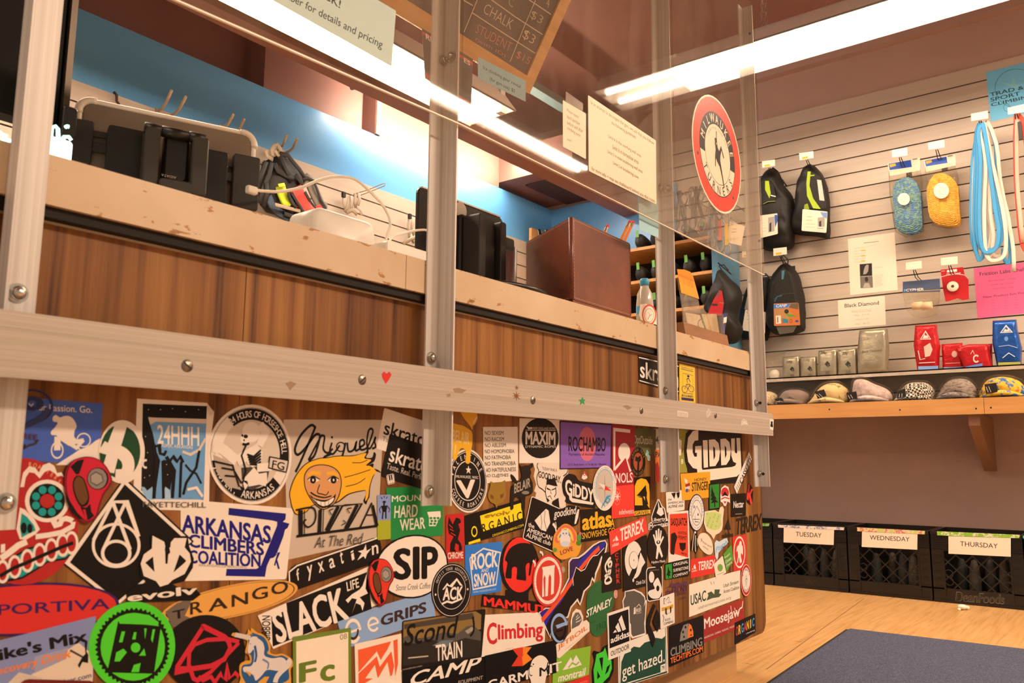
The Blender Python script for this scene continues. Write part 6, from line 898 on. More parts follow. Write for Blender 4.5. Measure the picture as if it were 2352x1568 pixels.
# dark dish, wooden cup
c = ry(1178,645,.885); xa3, xb3 = ry(1102,635,.885).x, ry(1250,655,.885).x; wx = (xb3-xa3)/2
M_ = Matrix.Diagonal((wx/.05,.9,1,1))
MB(mat('#23201c',.25,.2, name='dark_metal')).smooth().lathe([(.030,0),(.050,.006),(.0505,.009),(.046,.013),(.040,.0105),(.01,.009),(.001,.009)],((xa3+xb3)/2,.885, CT),36, M_).build('oval_dish', label='flat black oval dish lying at the edge of the countertop', cat='dish')
c = ry(1168,600,1.2); MB(noise_mat('dark_cup_wood', [(.3, '#3c2622'),(.7, '#6a4a48')],(60,60,5), rough=.4)).smooth().lathe([(.015,0),(.020,.001),(.021, ry(1168,570,1.2).z-CT),(.018, ry(1168,570,1.2).z-CT),(.017,.01),(.001,.01)],(c.x, 1.2, CT),24).build('wooden_cup', label='small dark wooden cup behind the moulded stand', cat='cup')
# leather pencil holder (three stitched panels)
def leather():
    return noise_mat('brown_leather', [(.25, '#5a2a1c'),(.5, '#713823'),(.75, '#86492f')],(9,9,9), detail=8, rough=.36, bump=.15, dist=.0008)
m_lea = leather(); m_stitch = mat('#c9a27c',.7, name='stitch_thread')
A_, Bl, Br = Vector((1.288,.846,0)), Vector((1.388,1.030,0)), Vector((1.532,.852,0))
zb_, zt_2 = CT+.011,1.021
lh = thing('pencil_holder', 'three-sided brown stitched leather pencil holder on the countertop', 'pencil holder',(1.40,.9, CT))
MB(m_lea).slab([A_+Vector((.004,0, CT)), Br+Vector((.006,0, CT)), Bl+Vector((0,.006, CT))],(0,0,1),0,.010).build('base_plate', lh)
def panel(p, q, out):
    p = Vector(p); q = Vector(q); d = (q-p).normalized(); nn = Vector((d.y, -d.x, 0)); nn = nn if nn.dot(out) > 0 else -nn
    p = p+d*.006; q = q-d*.002; L_ = (q-p).length; pts = []
    for x, z in rrect(L_, zt_2-zb_, .006): pts.append(p+d*x+Vector((0,0, zb_+z)))
    o = MB(m_lea).slab(pts, nn, -.005,0).build('panel', lh)
    s_ = MB(m_stitch); H_ = zt_2-zb_
    def dash(x, z, vert):
        a, b_ = (.0005,.0022) if vert else (.0022,.0005); c_ = p+d*x+Vector((0,0, zb_+z))
        s_.add([c_+d*i*a+Vector((0,0, j*b_))+nn*.0004 for i, j in ((-1,-1),(1,-1),(1,1),(-1,1))], [(0,1,2,3)])
    z = .006
    while z < H_-.005: dash(.004, z, True); dash(L_-.004, z, True); z += .0068
    x = .008
    while x < L_-.008: dash(x, .004, False); dash(x, H_-.004, False); x += .0068
    s_.build('stitching', o)
panel(A_, Br, Vector((0,-1,0))); panel(A_, Bl, Vector((-1,0,0))); panel(Bl, Br, Vector((.5,1,0)))
MB(m_lea).smooth().cyl(A_+Vector((.002,.002, zb_)), A_+Vector((.002,.002, zt_2-.001)),.005, n=10).build('spine', lh)
m_pen = mat('#e98a2e',.4, name='pencil_paint'); m_fer = mat('#d8c9b4',.25,.8, name='ferrule'); m_ers = mat('#d8402f',.7, name='eraser')
def pencil(label, top, bot):
    top = Vector(top); bot = Vector(bot); d = (top-bot).normalized(); t = thing('pencil', label, 'pencil', bot, group='pencils in the leather holder')
    MB(m_pen).cyl(bot, top-d*.025,.0037, n=6).build('shaft', t); MB(m_fer).cyl(top-d*.025, top-d*.009,.0039, n=12).build('ferrule', t); MB(m_ers).smooth().cyl(top-d*.009, top, .0037, n=12).build('eraser', t)
yq = .915
pencil('left of two orange pencils with red erasers leaning out of the leather holder', ry(1447,508, yq),(1.43,.90, CT+.02))
pencil('right of two orange pencils with red erasers leaning out of the leather holder', ry(1455,509, yq+.012),(1.445,.90, CT+.02))
pencil('pencil of which only the red eraser shows above the leather holder edge', ry(1396,517,.94),(1.42,.93, CT+.02))
for lab, a, m in (('black pen clipped near the far left rim of the leather holder',(1238,527), '#1f1d1a'),('dark green pen just right of the black pen in the leather holder',(1255,528), '#2f4a34')):
    p = ry(*a, .98); MB(mat(m, .4, name='pen')).smooth().tube([(1.39,.955, CT+.02), p],.004,8).build('pen', label=lab, cat='pen')
# sanitiser bottle and round card
yb2 = .93; c = ry(1481,690, yb2)
bt = thing('bottle', 'small clear bottle with blue label beside the leather holder', 'bottle',(c.x, yb2, CT))
hb = ry(1478,655, yb2).z-CT
MB(mat('#b9b3a8',.15,0, name='cloudy_bottle')).smooth().lathe([(.018,0),(.021,.003),(.021, hb*.62),(.018, hb*.84),(.011, hb*.95),(.010, hb)],(c.x, yb2, CT),24).build('body', bt)
MB(mat('#3f9ad0',.4, name='blue_label')).smooth().lathe([(.0213, hb*.42),(.0213, hb*.58)],(c.x, yb2, CT),24, caps=False).build('label_band', bt)
MB(mat('#3fa0d4',.4, name='blue_cap')).smooth().lathe([(.0115, hb),(.0115, hb+.014),(.009, hb+.017)],(c.x, yb2, CT),16).build('cap', bt)
yk = .866
sheet('round_card', 'white card with a red ring leaning against the third post',(1450,480,4.612), [(60,1000),(240,1070),(310,1250),(100,1190)], '#efe4d4', [('o',185,1120,75,110,.16, '#d8443a'),('o',185,1125,48,72,.06, '#6a6058'),('l', [(180,1090),(190,1130),(170,1170)],1.2, 'k'),('l', [(188,1130),(215,1115)],1, 'k')], ry, yk, (0,-1,0), cat='card', thick=.001, shape=[(80,1120),(95,1010),(150,1000),(215,1040),(270,1110),(310,1240),(100,1172)])
# wooden card stand with a clear brochure pocket
x0, x1 = ry(1572,770,.85).x, ry(1672,780,.85).x; zw = ry(1620,757,.86).z
ws = thing('card_stand', 'wooden block card stand with a clear pocket near the counter end', 'card stand',((x0+x1)/2,.88, CT))
m_wal = noise_mat('walnut_block', [(.3, '#7d5433'),(.7, '#99693f')],(6,40,40), rough=.5)
hw = max(.014, zw-CT)
MB(m_wal).add([Vector(p) for p in ((x0,.846, CT),(x1,.846, CT),(x1,.91, CT),(x0,.91, CT),(x0,.852, CT+hw),(x1,.852, CT+hw),(x1,.905, CT+hw),(x0,.905, CT+hw))], [(0,3,2,1),(4,5,6,7),(0,1,5,4),(1,2,6,5),(2,3,7,6),(3,0,4,7)]).build('wood_base', ws)
m_acr = clear_film('clear_pocket', '#f6f2ea',.5,.10,.05,(20,20,20))
Kp = (1450,480,4.612); yv = .875
def slabpx(name, pts, y, th, m, par): return MB(m).slab([ry(1450+a/4.612,480+b_/4.612, y) for a, b_ in pts][::-1],(0,-1,0),0, th).build(name, par)
slabpx('back_sheet', [(485,720),(660,760),(720,1045),(760,1290),(560,1260)], yv+.012,.002, m_acr, ws)
slabpx('front_pocket', [(540,1045),(760,1055),(790,1100),(840,1300),(620,1250),(540,1240)], yv-.004,.002, m_acr, ws)
slabpx('side_pocket', [(790,1100),(970,1110),(985,1330),(850,1310)], yv-.002,.002, m_acr, ws)
sheet('note', 'orange paper note stuck on the clear card pocket', Kp, [(483,636),(650,690),(718,950),(528,888)], '#f2a53c', [('t', '1.00',(545,730),(640,770),(560,800), '#e08a2a',0)], ry, yv+.009,(0,-1,0), cat='note', thick=.0004, shape=[(483,636),(560,640),(625,665),(655,715),(718,952),(528,888)])
for i, (pts, lab, col) in enumerate((([(570,1095),(720,1120),(770,1260),(600,1245)], 'white card with a grey swirl in the clear pocket', '#f3ead8'),([(740,1110),(900,1115),(930,1310),(800,1290)], 'cream ticket stack in the middle of the clear pocket', '#e6d6b8'),([(960,1105),(1018,1100),(985,1320),(945,1300)], 'navy and white card at the right side of the clear pocket', '#34407a'))):
    sheet('card', lab, Kp, pts, col, [('o',735,1215,35,50,.25, '#8a9098',40,260)] if i == 0 else ([('l', [(850,1130),(880,1290)],1, '#a89878')] if i == 1 else [('p', [(975,1150),(1010,1140),(1005,1200),(970,1210)], 'w')]), ry, yv+.003+i*.001,(0,-1,0), cat='card', thick=.0008, group='cards in the clear pocket')
# ================================================================== hooks and gear on the wall behind the counter
m_hook = mat('#a8937a',.4,.0, name='hook_steel')
for i, (a, b_, c_, d) in enumerate((((362,257),(394,208),(393,266),(427,222)),((508,294),(536,263),(538,302),(561,274)),((636,345),(659,311),(658,350),(683,319)))):
    t = thing('double_hook',('leftmost bare double hook on the slats against the blue band', 'middle bare double hook on the slats, above the tablet corner', 'double hook carrying the red and grey harness')[i], 'hook', ry(*a, YB-.014), group='double hooks on the back slats')
    for p, q in ((a, b_),(c_, d)):
        p0 = ry(*p, YB-.014); tip = ry(*q, YB-.20); mid = p0.lerp(tip, .62)-Vector((0,0,.016)); MB(m_hook).smooth().tube([p0, p0.lerp(mid, .5)-Vector((0,0,.004)), mid, tip],.0052,8).build('prong', t)
    p0 = ry(*a, YB-.013); p1 = ry(*c_, YB-.013); MB(m_hook).box((p0.x-.01, YB-.016, p0.z-.03),(p1.x+.01, YB-.0125, p0.z+.012)).build('back_plate', t)
t = thing('wire_hook', 'long thin wire loop hook above the hanging grey slings', 'hook', ry(815,447, YB-.014))
MB(m_hook).smooth().tube([ry(812,446, YB-.014), ry(845,436, YB-.08), ry(878,422, YB-.16), ry(886,420, YB-.17), ry(883,427, YB-.165), ry(850,440, YB-.08), ry(818,452, YB-.014)],.0022,6).build('wire', t)
p = ry(262,222, YB-.02); MB(mat('#4a3a2c',.6, name='dark_clip')).smooth().tube([ry(262,212, YB-.02), ry(268,218, YB-.03), ry(268,232, YB-.03), ry(274,240, YB-.02)],.005,6).build('wire_clip', label='small dark clip on the slat top edge near the tablet corner', cat='clip')
# climbing harness
yh = YB-.13; hn = thing('climbing_harness', 'red, grey and lime climbing harness hanging behind the countertop', 'harness', ry(660,500, yh))
m_gry = mat('#7d776e',.8, scale=80, bump=.2, name='grey_mesh'); m_blks = mat('#1e1c1a',.7, name='black_webbing'); m_reds = mat('#e2352a',.6, name='red_fabric'); m_lime = mat('#bfd02a',.6, name='lime_fabric'); m_nav = mat('#39475c',.7, name='slate_fabric'); m_tan = mat('#a4957f',.7, name='tan_webbing')
KH = (540,280,4.611)
def hp(L_, y): return [ry(540+a/4.611,280+b_/4.611, y+(i % 3)*.004) for i, (a, b_) in enumerate(L_)]
def strap(name, L_, w_, m, y=yh, flat=.28): cable('', '', hp(L_, y), w_, m).build(name, hn) if False else MB(m).smooth().tube(hp(L_, y), w_, 8, flat, up=(0,1,0)).build(name, hn)
MB(m_blks).smooth().puff(hp([(300,420),(480,340),(620,430),(740,600),(690,760),(760,1000),(800,1070),(600,1040),(330,960),(250,880),(240,700)], yh+.05),(0,-1,0),.05,.02,.4,5,.02,14).build('harness_body', hn)
strap('waist_belt', [(740,600),(790,640),(830,720),(870,810),(910,890),(960,920)],.030, m_gry); strap('leg_loop', [(640,700),(680,780),(720,860),(780,950),(850,990),(930,950)],.034, m_reds, yh-.015)
strap('belt_edge', [(720,610),(770,590),(830,620),(870,720),(910,830),(960,905),(930,945),(860,930),(800,850),(740,740)],.007, m_blks, yh-.02)
strap('leg_edge', [(600,750),(660,850),(720,940),(770,1020),(820,1060),(840,1010)],.008, m_blks, yh-.03)
strap('leg_loop', [(480,680),(500,760),(530,830),(580,890)],.026, m_lime, yh-.01); strap('loop_edge', [(560,700),(570,780),(610,860),(650,910)],.008, m_blks, yh-.028)
strap('leg_loop', [(180,760),(190,830),(210,880)],.022, m_reds, yh); strap('loop_edge', [(140,780),(160,850),(210,915)],.006, m_blks, yh-.02)
strap('grey_band', [(420,620),(430,700),(450,800),(470,860)],.022, m_gry, yh+.02); strap('lime_tab', [(460,675),(525,665)],.008, m_lime, yh-.035)
strap('slate_strap', [(350,790),(390,880),(450,950),(540,1000),(620,1000)],.020, m_nav, yh); strap('tan_strap', [(425,875),(540,905),(690,945)],.008, m_tan, yh-.03)
for L_ in ([(480,340),(560,350),(620,430),(680,500),(740,590)], [(480,360),(560,540),(600,640)], [(390,430),(360,560),(300,700),(260,860)], [(330,420),(280,560),(240,700)], [(420,440),(450,520),(540,570),(620,600)], [(640,560),(700,640),(720,700)], [(330,640),(340,760),(300,900)], [(520,970),(640,1010),(740,1060),(810,1075)]): strap('webbing', L_, .011, m_blks, yh-.012)
for L_ in ([(400,360),(390,300),(420,250),(450,240),(480,290),(500,340)], [(420,300),(460,360),(520,320)], [(330,300),(340,360),(400,400)]): strap('tie_in_loop', L_, .010, m_tan, yh-.01)
# grey slings
def sling(label, K_, loops, y):
    t = thing('sling', label, 'sling', ry(*K_, y), group='slings behind the counter')
    for i, L_ in enumerate(loops): MB(m_tan if i % 2 else mat('#b5aa9a',.7, name='pale_webbing')).smooth().tube([ry(540+a/4.611,280+b_/4.611, y-.004*i) for a, b_ in L_],.009,8,.3, up=(0,1,0)).build('webbing_loop', t)
    for q in loops[0][:1]: MB(m_blks).box(ry(540+q[0]/4.611,280+q[1]/4.611, y-.01)-Vector((.008,.006,.012)), ry(540+q[0]/4.611,280+q[1]/4.611, y-.01)+Vector((.008,.006,.012))).build('buckle', t)
sling('grey sling bunch hanging under the long wire hook',(810,490), [[(1150,770),(1150,860),(1180,940)], [(1210,790),(1190,900),(1160,950)], [(1230,780),(1240,860),(1230,920)], [(1280,760),(1270,860),(1280,910)], [(1310,750),(1320,820),(1300,880)], [(1180,960),(1240,930),(1290,980)], [(1290,900),(1330,930),(1340,990)]], YB-.06)
sling('grey sling bunch hanging left of the wide post',(955,560), [[(1850,1000),(1830,1100),(1850,1240)], [(1890,1010),(1870,1120),(1900,1230)], [(1950,1000),(1930,1150),(1880,1280)], [(1990,1010),(1980,1150),(1950,1260)], [(1860,1200),(1920,1290),(1960,1320)], [(1780,1290),(1860,1240),(1940,1210)]], YB-.06)
# ================================================================== goods on the right wall
K6 = (1700,550,3.485); K7 = (1700,250,3.485)
XS = XW-.012                      # face of the slats
NX = (-1,0,0)
def wx(c, pts, X): return [rx(c[0]+a/c[2], c[1]+b/c[2], X) for a, b in pts]
def onwall(name, label, c, quad, base, elems, cat='paper', X=XS, thick=.0006, **k): return sheet(name, label, c, quad, base, elems, rx, X-.0002, NX, cat=cat, thick=thick, **k)
def ln(x0, y0, x1, y1, w_=1.2, c='#9a8c7c'): return ('l', [(x0, y0),(x1, y1)], w_, c)
# price tags on peg hooks
def hook(label, c, quad, X=3.87, yellow=False):
    ox, oy, sc = c; q = [rx(ox+a/sc, oy+b/sc, X) for a, b in quad]; ctr = sum(q, Vector())/4; bot = (q[2]+q[3])/2
    t = thing('peg_hook', label, 'hook',(XS, bot.y, bot.z), group='peg hooks with white price tags')
    for dy in (-.006,.006):
        MB(mat('#2a2520',.4,.5, name='black_wire')).smooth().tube([(XS, bot.y+dy, bot.z-.035),(X+.05, bot.y+dy, bot.z-.028),(X+.004, bot.y+dy*.6, bot.z-.004)],.0018,6).build('wire', t)
    MB(mat('#2a2520',.5, name='black_plate')).box((XS-.004, bot.y-.012, bot.z-.05),(XS, bot.y+.012, bot.z-.02)).build('wall_plate', t)
    tg = MB(mat('#f4ead8',.4, name='tag_card')); tg.slab(q[::-1], NX, 0,.0012)
    el = [ln(quad[0][0]+10, quad[0][1]+(quad[3][1]-quad[0][1])*.3-2, quad[1][0]-12, quad[1][1]+(quad[2][1]-quad[1][1])*.3,.9, '#d8b8a8')]
    if yellow: el.append(('P', [(.18,.62),(.18,.9),(.6,.9),(.6,.62)], '#efb63a'))
    U = lambda u, v: q[0]*(1-u)*(1-v)+q[1]*u*(1-v)+q[2]*u*v+q[3]*(1-u)*v
    draw(tg, el, U, lambda a, b: rx(ox+a/sc, oy+b/sc, X), NX, .0013); tg.build('price_tag', t)
    return t
hook('peg hook with tag above the leftmost upper black bag', K7, [(175,420),(278,405),(280,455),(178,472)], yellow=True)
hook('peg hook with tag above the upper black bag with lime shoes', K7, [(472,355),(585,338),(588,393),(478,412)], yellow=True)
hook('peg hook with tag above the lower bag with the orange picture card', K7, [(265,1118),(373,1105),(375,1162),(268,1178)], yellow=True)
hook('peg hook with tag above the blue cord pack', K7, [(1215,330),(1338,312),(1340,372),(1217,388)])
hook('peg hook with tag above the yellow cord pack', K7, [(1505,270),(1633,248),(1637,308),(1507,328)])
hook('peg hook with tag above the bagged tape rolls', K7, [(1327,1230),(1452,1215),(1455,1275),(1328,1288)])
hook('peg hook with tag above the red tape card', K7, [(1607,1193),(1740,1180),(1742,1240),(1608,1252)])
hook('peg hook with tag above the blue and white sling bundle', K7, [(1847,40),(1983,15),(1987,75),(1850,98)])
hook('peg hook with tag above the red sling at the right edge',(2100,0,5.226), [(1120,1295),(1317,1250),(1317,1345),(1125,1375)])
hook('peg hook with tag seen through the right pane below the emblem', K7, [(15,1140),(95,1132),(95,1182),(17,1190)], yellow=True)
# black stuff sacks
m_sack = noise_mat('black_ripstop', [(.3, '#0e0c0b'),(.7, '#1b1815')],(11,11,7), rough=.6, bump=.9, dist=.006)
m_mesh = noise_mat('dark_mesh_window', [(.4, '#0e0c0a'),(.6, '#24211c')],(220,220,220), rough=.7, bump=.2)
m_cordb = mat('#1a1815',.6, name='black_cord')
def sack(label, c, outline, X0, depth, cord, prints=(), card=None, group='black mesh-window sacks on the slats'):
    o = [rx(c[0]+a/c[2], c[1]+b/c[2], X0) for a, b in smooth_outline(outline)]
    ctr = sum(o, Vector())/len(o); t = thing('stuff_sack', label, 'sack',(X0, ctr.y, min(p.z for p in o)), group=group)
    b = MB(m_sack).smooth().puff(o, NX, depth, .02,.5,7,.020,19)
    pe = MB(m_mesh)
    b.build('body', t)
    if prints:
        pm = MB(m_mesh); draw(pm, prints, None or (lambda u, v: ctr+Vector((0,(.5-u)*.1,(.5-v)*.1))), lambda a, b_: rx(c[0]+a/c[2], c[1]+b_/c[2], X0-depth), NX, .009,.00008); pm.build('mesh_window', t)
    for L_ in cord: MB(m_cordb).smooth().tube([rx(c[0]+a/c[2], c[1]+b_/c[2], X0-.01) for a, b_ in L_],.0032,6).build('drawcord', t)
    if card:
        q, base, el = card; sheet('hang_card', None, c, q, base, el, rx, X0-depth-.013, NX, thick=.0008, parent=t, rad=5)
    return t
ph = lambda x, y, w_, h_: [('p', [(x, y),(x+w_, y-h_*.08),(x+w_, y+h_*.9),(x, y+h_)], '#a9a49c'),('p', [(x+w_*.2, y+h_*.4),(x+w_*.5, y+h_*.3),(x+w_*.5, y+h_*.9),(x+w_*.2, y+h_*.95)], '#3a3a3a')]
sack('upper black sack with lime window, partly behind the end post', K7, [(250,472),(320,520),(345,600),(420,700),(445,830),(440,1000),(410,1118),(200,1130),(150,1000),(150,620),(190,540)],4.0,.075,
     [[(262,470),(250,490),(240,520)], [(262,470),(300,500),(330,560),(375,620)]], [('p', [(185,600),(215,575),(270,600),(290,700),(285,740),(185,760)], m_mesh),('p', [(205,580),(235,580),(250,680),(240,720),(205,650)], '#a8c432'),('l', [(250,695),(290,705)],5, 'w'),('l', [(190,765),(230,745),(288,742)],3, '#8a9a3a')],
     ([(150,855),(298,835),(302,1000),(160,1035)], '#f0e6d4', ph(225,870,50,120)+[('p', [(275,850),(298,848),(300,900),(280,950)], '#3a62b4'), ln(175,915,190,912,2, '#c9a23a'), ln(170,960,215,950), ln(170,985,210,975)]))
sack('upper black sack with lime shoe showing in its window', K7, [(560,445),(640,500),(690,590),(715,700),(722,880),(722,1000),(705,1040),(600,1020),(430,1000),(425,900),(455,720),(460,620),(490,540)],4.0,.075,
     [[(560,440),(510,470),(480,560)], [(560,445),(600,470),(640,540)]], [('p', [(530,520),(560,500),(640,540),(690,680),(695,800),(500,800),(520,650)], m_mesh),('p', [(545,505),(570,505),(560,620),(590,720),(650,805),(590,800),(540,700),(535,600)], '#a4c034'),('p', [(520,770),(545,760),(560,810),(515,815)], '#8aa02c'),('p', [(620,570),(655,575),(680,740),(640,735)], '#c9c4bc'),('l', [(555,540),(600,535)],6, '#a4c034')],
     ([(500,802),(700,822),(690,992),(492,975)], '#f4ead6', ph(622,870,55,80)+[('p', [(640,825),(698,830),(694,880),(660,860)], '#7a9ad0'), ln(530,862,575,864,2.2, '#c9a23a'), ln(528,890,578,892,2.2, '#c9a23a'), ln(525,920,600,924), ln(525,945,600,949),('p', [(615,940),(675,945),(672,985),(612,980)], '#e9e2d4'), ln(620,955,668,958,2, '#4a4a4a')]))
sack('lower black sack with a blue-topped orange picture card', K6, [(345,190),(430,230),(490,340),(520,480),(522,700),(480,742),(380,768),(262,750),(225,650),(235,450),(262,300)],3.99,.085,
     [[(345,185),(325,150),(345,125),(385,160),(380,200)], [(360,190),(400,220),(440,290)]], [('p', [(290,300),(350,220),(400,280),(440,440),(460,690),(280,690),(270,480)], m_mesh),('p', [(335,255),(365,245),(355,315),(335,325)], '#3a6a80'),('l', [(350,250),(345,320)],2, '#7fb4c4'),('p', [(290,690),(460,690),(430,745),(320,760)], '#5a554c'),('l', [(270,480),(340,440),(440,430)],2, '#5a5a38'),('l', [(280,500),(300,460),(340,450)],5, '#2a6a9a')],
     ([(268,512),(468,505),(482,685),(272,692)], '#c9763a', [('p', [(268,520),(408,512),(380,545),(270,552)], '#2f8fe0'),('p', [(408,512),(466,508),(468,560),(390,545)], '#6a5a48'),('t', 'CAMP',(290,520),(375,516),(288,543), 'w',2,.2),('p', [(275,560),(380,550),(420,590),(380,640),(275,640)], '#b88a5a'),('e',372,575,18,18, '#3a2a20'),('p', [(360,590),(410,600),(460,615),(390,620)], '#5aa03a'),('p', [(285,610),(325,608),(330,672),(288,675)], '#f0e6d8'), ln(300,620,302,665,4, '#2a2622'),('p', [(340,630),(385,640),(385,668),(342,668)], '#3a8aa4'),('o',408,652,10,16,.3, '#6a3a20'),('e',455,653,14,8, '#2a4a9a')]))
sack('lower black sack half hidden behind the end post', K6, [(195,300),(240,320),(252,420),(235,760),(200,812),(60,800),(0,770),(5,700),(20,560),(60,400),(120,315)],4.02,.06,
     [[(200,270),(230,300),(245,330)], [(140,310),(180,290),(210,285)]], [('p', [(60,460),(100,400),(110,560),(40,560)], '#9a958c'),('l', [(90,400),(98,415)],4, '#5ab04a')],
     ([(42,560),(205,580),(200,755),(15,725)], '#f2e8d6', [ln(60,608,90,612,1.8, '#3a4a8a'), ln(55,640,95,645,2, '#4a7ac0'),('o',65,580,10,12,.25, '#3a3a3a')]))
K8 = (1450,480,4.612)
sack('black sack with a red window hanging at the left of the lower sacks', K8, [(955,640),(1050,740),(1175,880),(1135,1150),(1180,1290),(1120,1405),(1010,1425),(960,1330),(900,1200),(790,1060),(860,880),(920,700)],3.72,.08,
     [[(955,640),(930,600),(980,590),(1030,650)], [(920,570),(1000,640),(1060,690)]], [('p', [(940,860),(970,870),(990,1000),(970,1130),(810,1130),(880,960)], '#b8262a'),('p', [(930,880),(960,880),(900,960)], '#5a5a58'),('p', [(865,1005),(925,1005),(920,1030),(860,1028)], '#3a302c'),('l', [(945,995),(990,1000)],2.5, '#8aa03a')])
# rope packs
def coil_mat(name, c0, c1, c2):
    m, nt, b = newmat(name); L = nt.links.new; N = nt.nodes.new
    tc = N('ShaderNodeTexCoord'); w_ = N('ShaderNodeTexWave'); w_.bands_direction = 'Z'; w_.inputs['Scale'].default_value = 42; w_.inputs['Distortion'].default_value = 3.5; w_.inputs['Detail'].default_value = 2
    v = N('ShaderNodeTexVoronoi'); v.inputs['Scale'].default_value = 130; r = ramp(nt, [(.30, c0),(.48, c1),(.75, c2)])
    r2 = ramp(nt, [(0, c1),(.35, c0),(.62, c2)]); mx = N('ShaderNodeMix'); mx.data_type = 'RGBA'; mx.inputs[0].default_value = .55
    L(tc.outputs['Object'], w_.inputs['Vector']); L(tc.outputs['Object'], v.inputs['Vector']); L(v.outputs['Color'], r.inputs[0]); L(w_.outputs['Fac'], r2.inputs[0])
    L(r.outputs[0], mx.inputs[6]); L(r2.outputs[0], mx.inputs[7]); L(mx.outputs[2], b.inputs['Base Color']); b.inputs['Roughness'].default_value = .6
    bn = N('ShaderNodeBump'); bn.inputs['Strength'].default_value = .4; bn.inputs['Distance'].default_value = .004; L(w_.outputs['Fac'], bn.inputs['Height']); L(bn.outputs[0], b.inputs['Normal'])
    return m
m_bag = clear_film('clear_poly_bag', '#fdfbf6',.5,.05,.10,(30,30,30),.9)
def ropepack(label, header, coil, bag, sticker, m, group='bagged accessory cord'):
    X0 = 3.97; o = wx(K7, smooth_outline(coil), X0); t = thing('cord_pack', label, 'cord pack',(X0, sum(p.y for p in o)/len(o), min(p.z for p in o)), group=group)
    MB(m).smooth().puff(o, NX, .045,.02,.5,6).build('cord_coil', t)
    # strands laid over the coil
    st_ = MB(m).smooth(); c = sum(o, Vector())/len(o)
    for k in range(9):
        s_ = .95-.085*k; st_.tube([c+Vector((-.046*math.sqrt(max(.05,1-s_*s_*.75)),(p.y-c.y)*s_, (p.z-c.z)*(.35+.65*s_))) for p in o[::2]]+[c+Vector((-.046*math.sqrt(max(.05,1-s_*s_*.75)),(o[0].y-c.y)*s_, (o[0].z-c.z)*(.35+.65*s_)))],.0042,6)
    st_.build('cord_strands', t)
    MB(m_bag).smooth().puff(wx(K7, bag, X0+.004), NX, .062,.03,.7,5).build('clear_bag', t)
    sheet('header_card', None, K7, header, '#eee4d0', [('P', [(.03,.04),(.03,.55),(.75,.62),(.72,.05)], '#2f55b4'),('P', [(.05,.1),(.06,.35),(.25,.3),(.24,.1)], '#e0b23a'),('P', [(.72,.03),(.74,.6),(.97,.55),(.97,.03)], '#ece2cc'), ln(header[1][0]-60, header[1][1]+15, header[1][0]-20, header[1][1]+9,4, '#4a4640')], rx, X0-.03, NX, thick=.0012, parent=t)
    cx, cy, r_ = sticker; q = [(cx-r_, cy-r_),(cx+r_, cy-r_*1.05),(cx+r_, cy+r_),(cx-r_, cy+r_)]
    sheet('round_label', None, K7, q, '#f5ebda', [ln(cx-r_*.5, cy-8, cx+r_*.5, cy-11,1, '#d8a89a'), ln(cx-r_*.6, cy+8, cx+r_*.6, cy+5,1, '#d8a89a'), ln(cx-r_*.4, cy+24, cx+r_*.4, cy+21,1, '#d8a89a')], rx, X0-.064, NX, thick=.0006, parent=t, shape='e')
ropepack('clear pack of blue and green cord hanging on the slats', [(1180,437),(1440,390),(1440,492),(1200,537)], [(1300,570),(1360,560),(1420,600),(1455,700),(1460,850),(1465,960),(1400,1005),(1320,1005),(1260,960),(1245,850),(1235,700),(1250,610)], [(1195,500),(1440,460),(1460,600),(1472,980),(1330,1030),(1245,985),(1205,700)],(1310,722,48), coil_mat('blue_green_cord', '#3f8fe8', '#b4e04a', '#2f70cc'))
ropepack('clear pack of yellow cord hanging on the slats', [(1470,412),(1722,365),(1726,452),(1490,505)], [(1560,540),(1640,530),(1710,570),(1750,640),(1760,800),(1768,900),(1740,945),(1600,935),(1530,880),(1510,760),(1505,640)], [(1485,470),(1715,425),(1750,560),(1775,920),(1690,960),(1540,935),(1500,700)],(1610,655,62), coil_mat('yellow_cord', '#fbc23a', '#ee8f35', '#fbdc62'))
# sling bundles
m_slb = mat('#3f9fdc',.6, scale=120, name='blue_webbing'); m_slw = mat('#e9e0d2',.6, scale=120, name='white_webbing'); m_slr = mat('#e8483a',.6, scale=120, name='red_webbing'); m_slp = mat('#f0b8a4',.6, name='pink_webbing')
def bundle(label, c, loops, X=3.9, w_=.0078):
    t = thing('sling_bundle', label, 'sling', rx(c[0]+loops[0][0][0][0]/c[2], c[1]+loops[0][0][0][1]/c[2], X))
    for i, (L_, m) in enumerate(loops):
        P_ = smooth_outline(L_, 3)[:-3]
        MB(m).smooth().tube([rx(c[0]+a/c[2], c[1]+b_/c[2], X-.004*(i % 7)) for a, b_ in P_], w_, 8,.14, up=(1,0,0)).build('webbing_loop', t)
    return t
B_ = []
for i, (tx, x1, x2, yb) in enumerate(((1925,1862,1900,1150),(1940,1880,1990,1140),(1915,1885,1945,1210),(1935,1950,2010,1190),(1920,1905,2075,1130),(1945,1965,2110,1215),(1930,1925,2050,1150),(1950,2000,2140,1180))):
    B_.append(([(tx, 118),(tx-25,200),(x1,420),(x1-12,800),(x1-5, yb-120),(x1+20, yb-20),((x1+x2)/2, yb),(x2, yb-40),(x2+18, yb-180),(x2-10,800),(tx+45,300),(tx+15,135),(tx, 118)], m_slb if i % 2 == 0 else m_slw))
B_.append(([(1960,130),(2040,260),(2060,500),(2110,800),(2165,1100),(2150,1235),(2110,1180),(2095,1000)], m_slb)); B_.append(([(1965,140),(2050,280),(2080,560),(2130,820),(2185,1120),(2165,1245)], m_slw))
bundle('thick bundle of blue and white slings hanging on the slats', K7, B_)
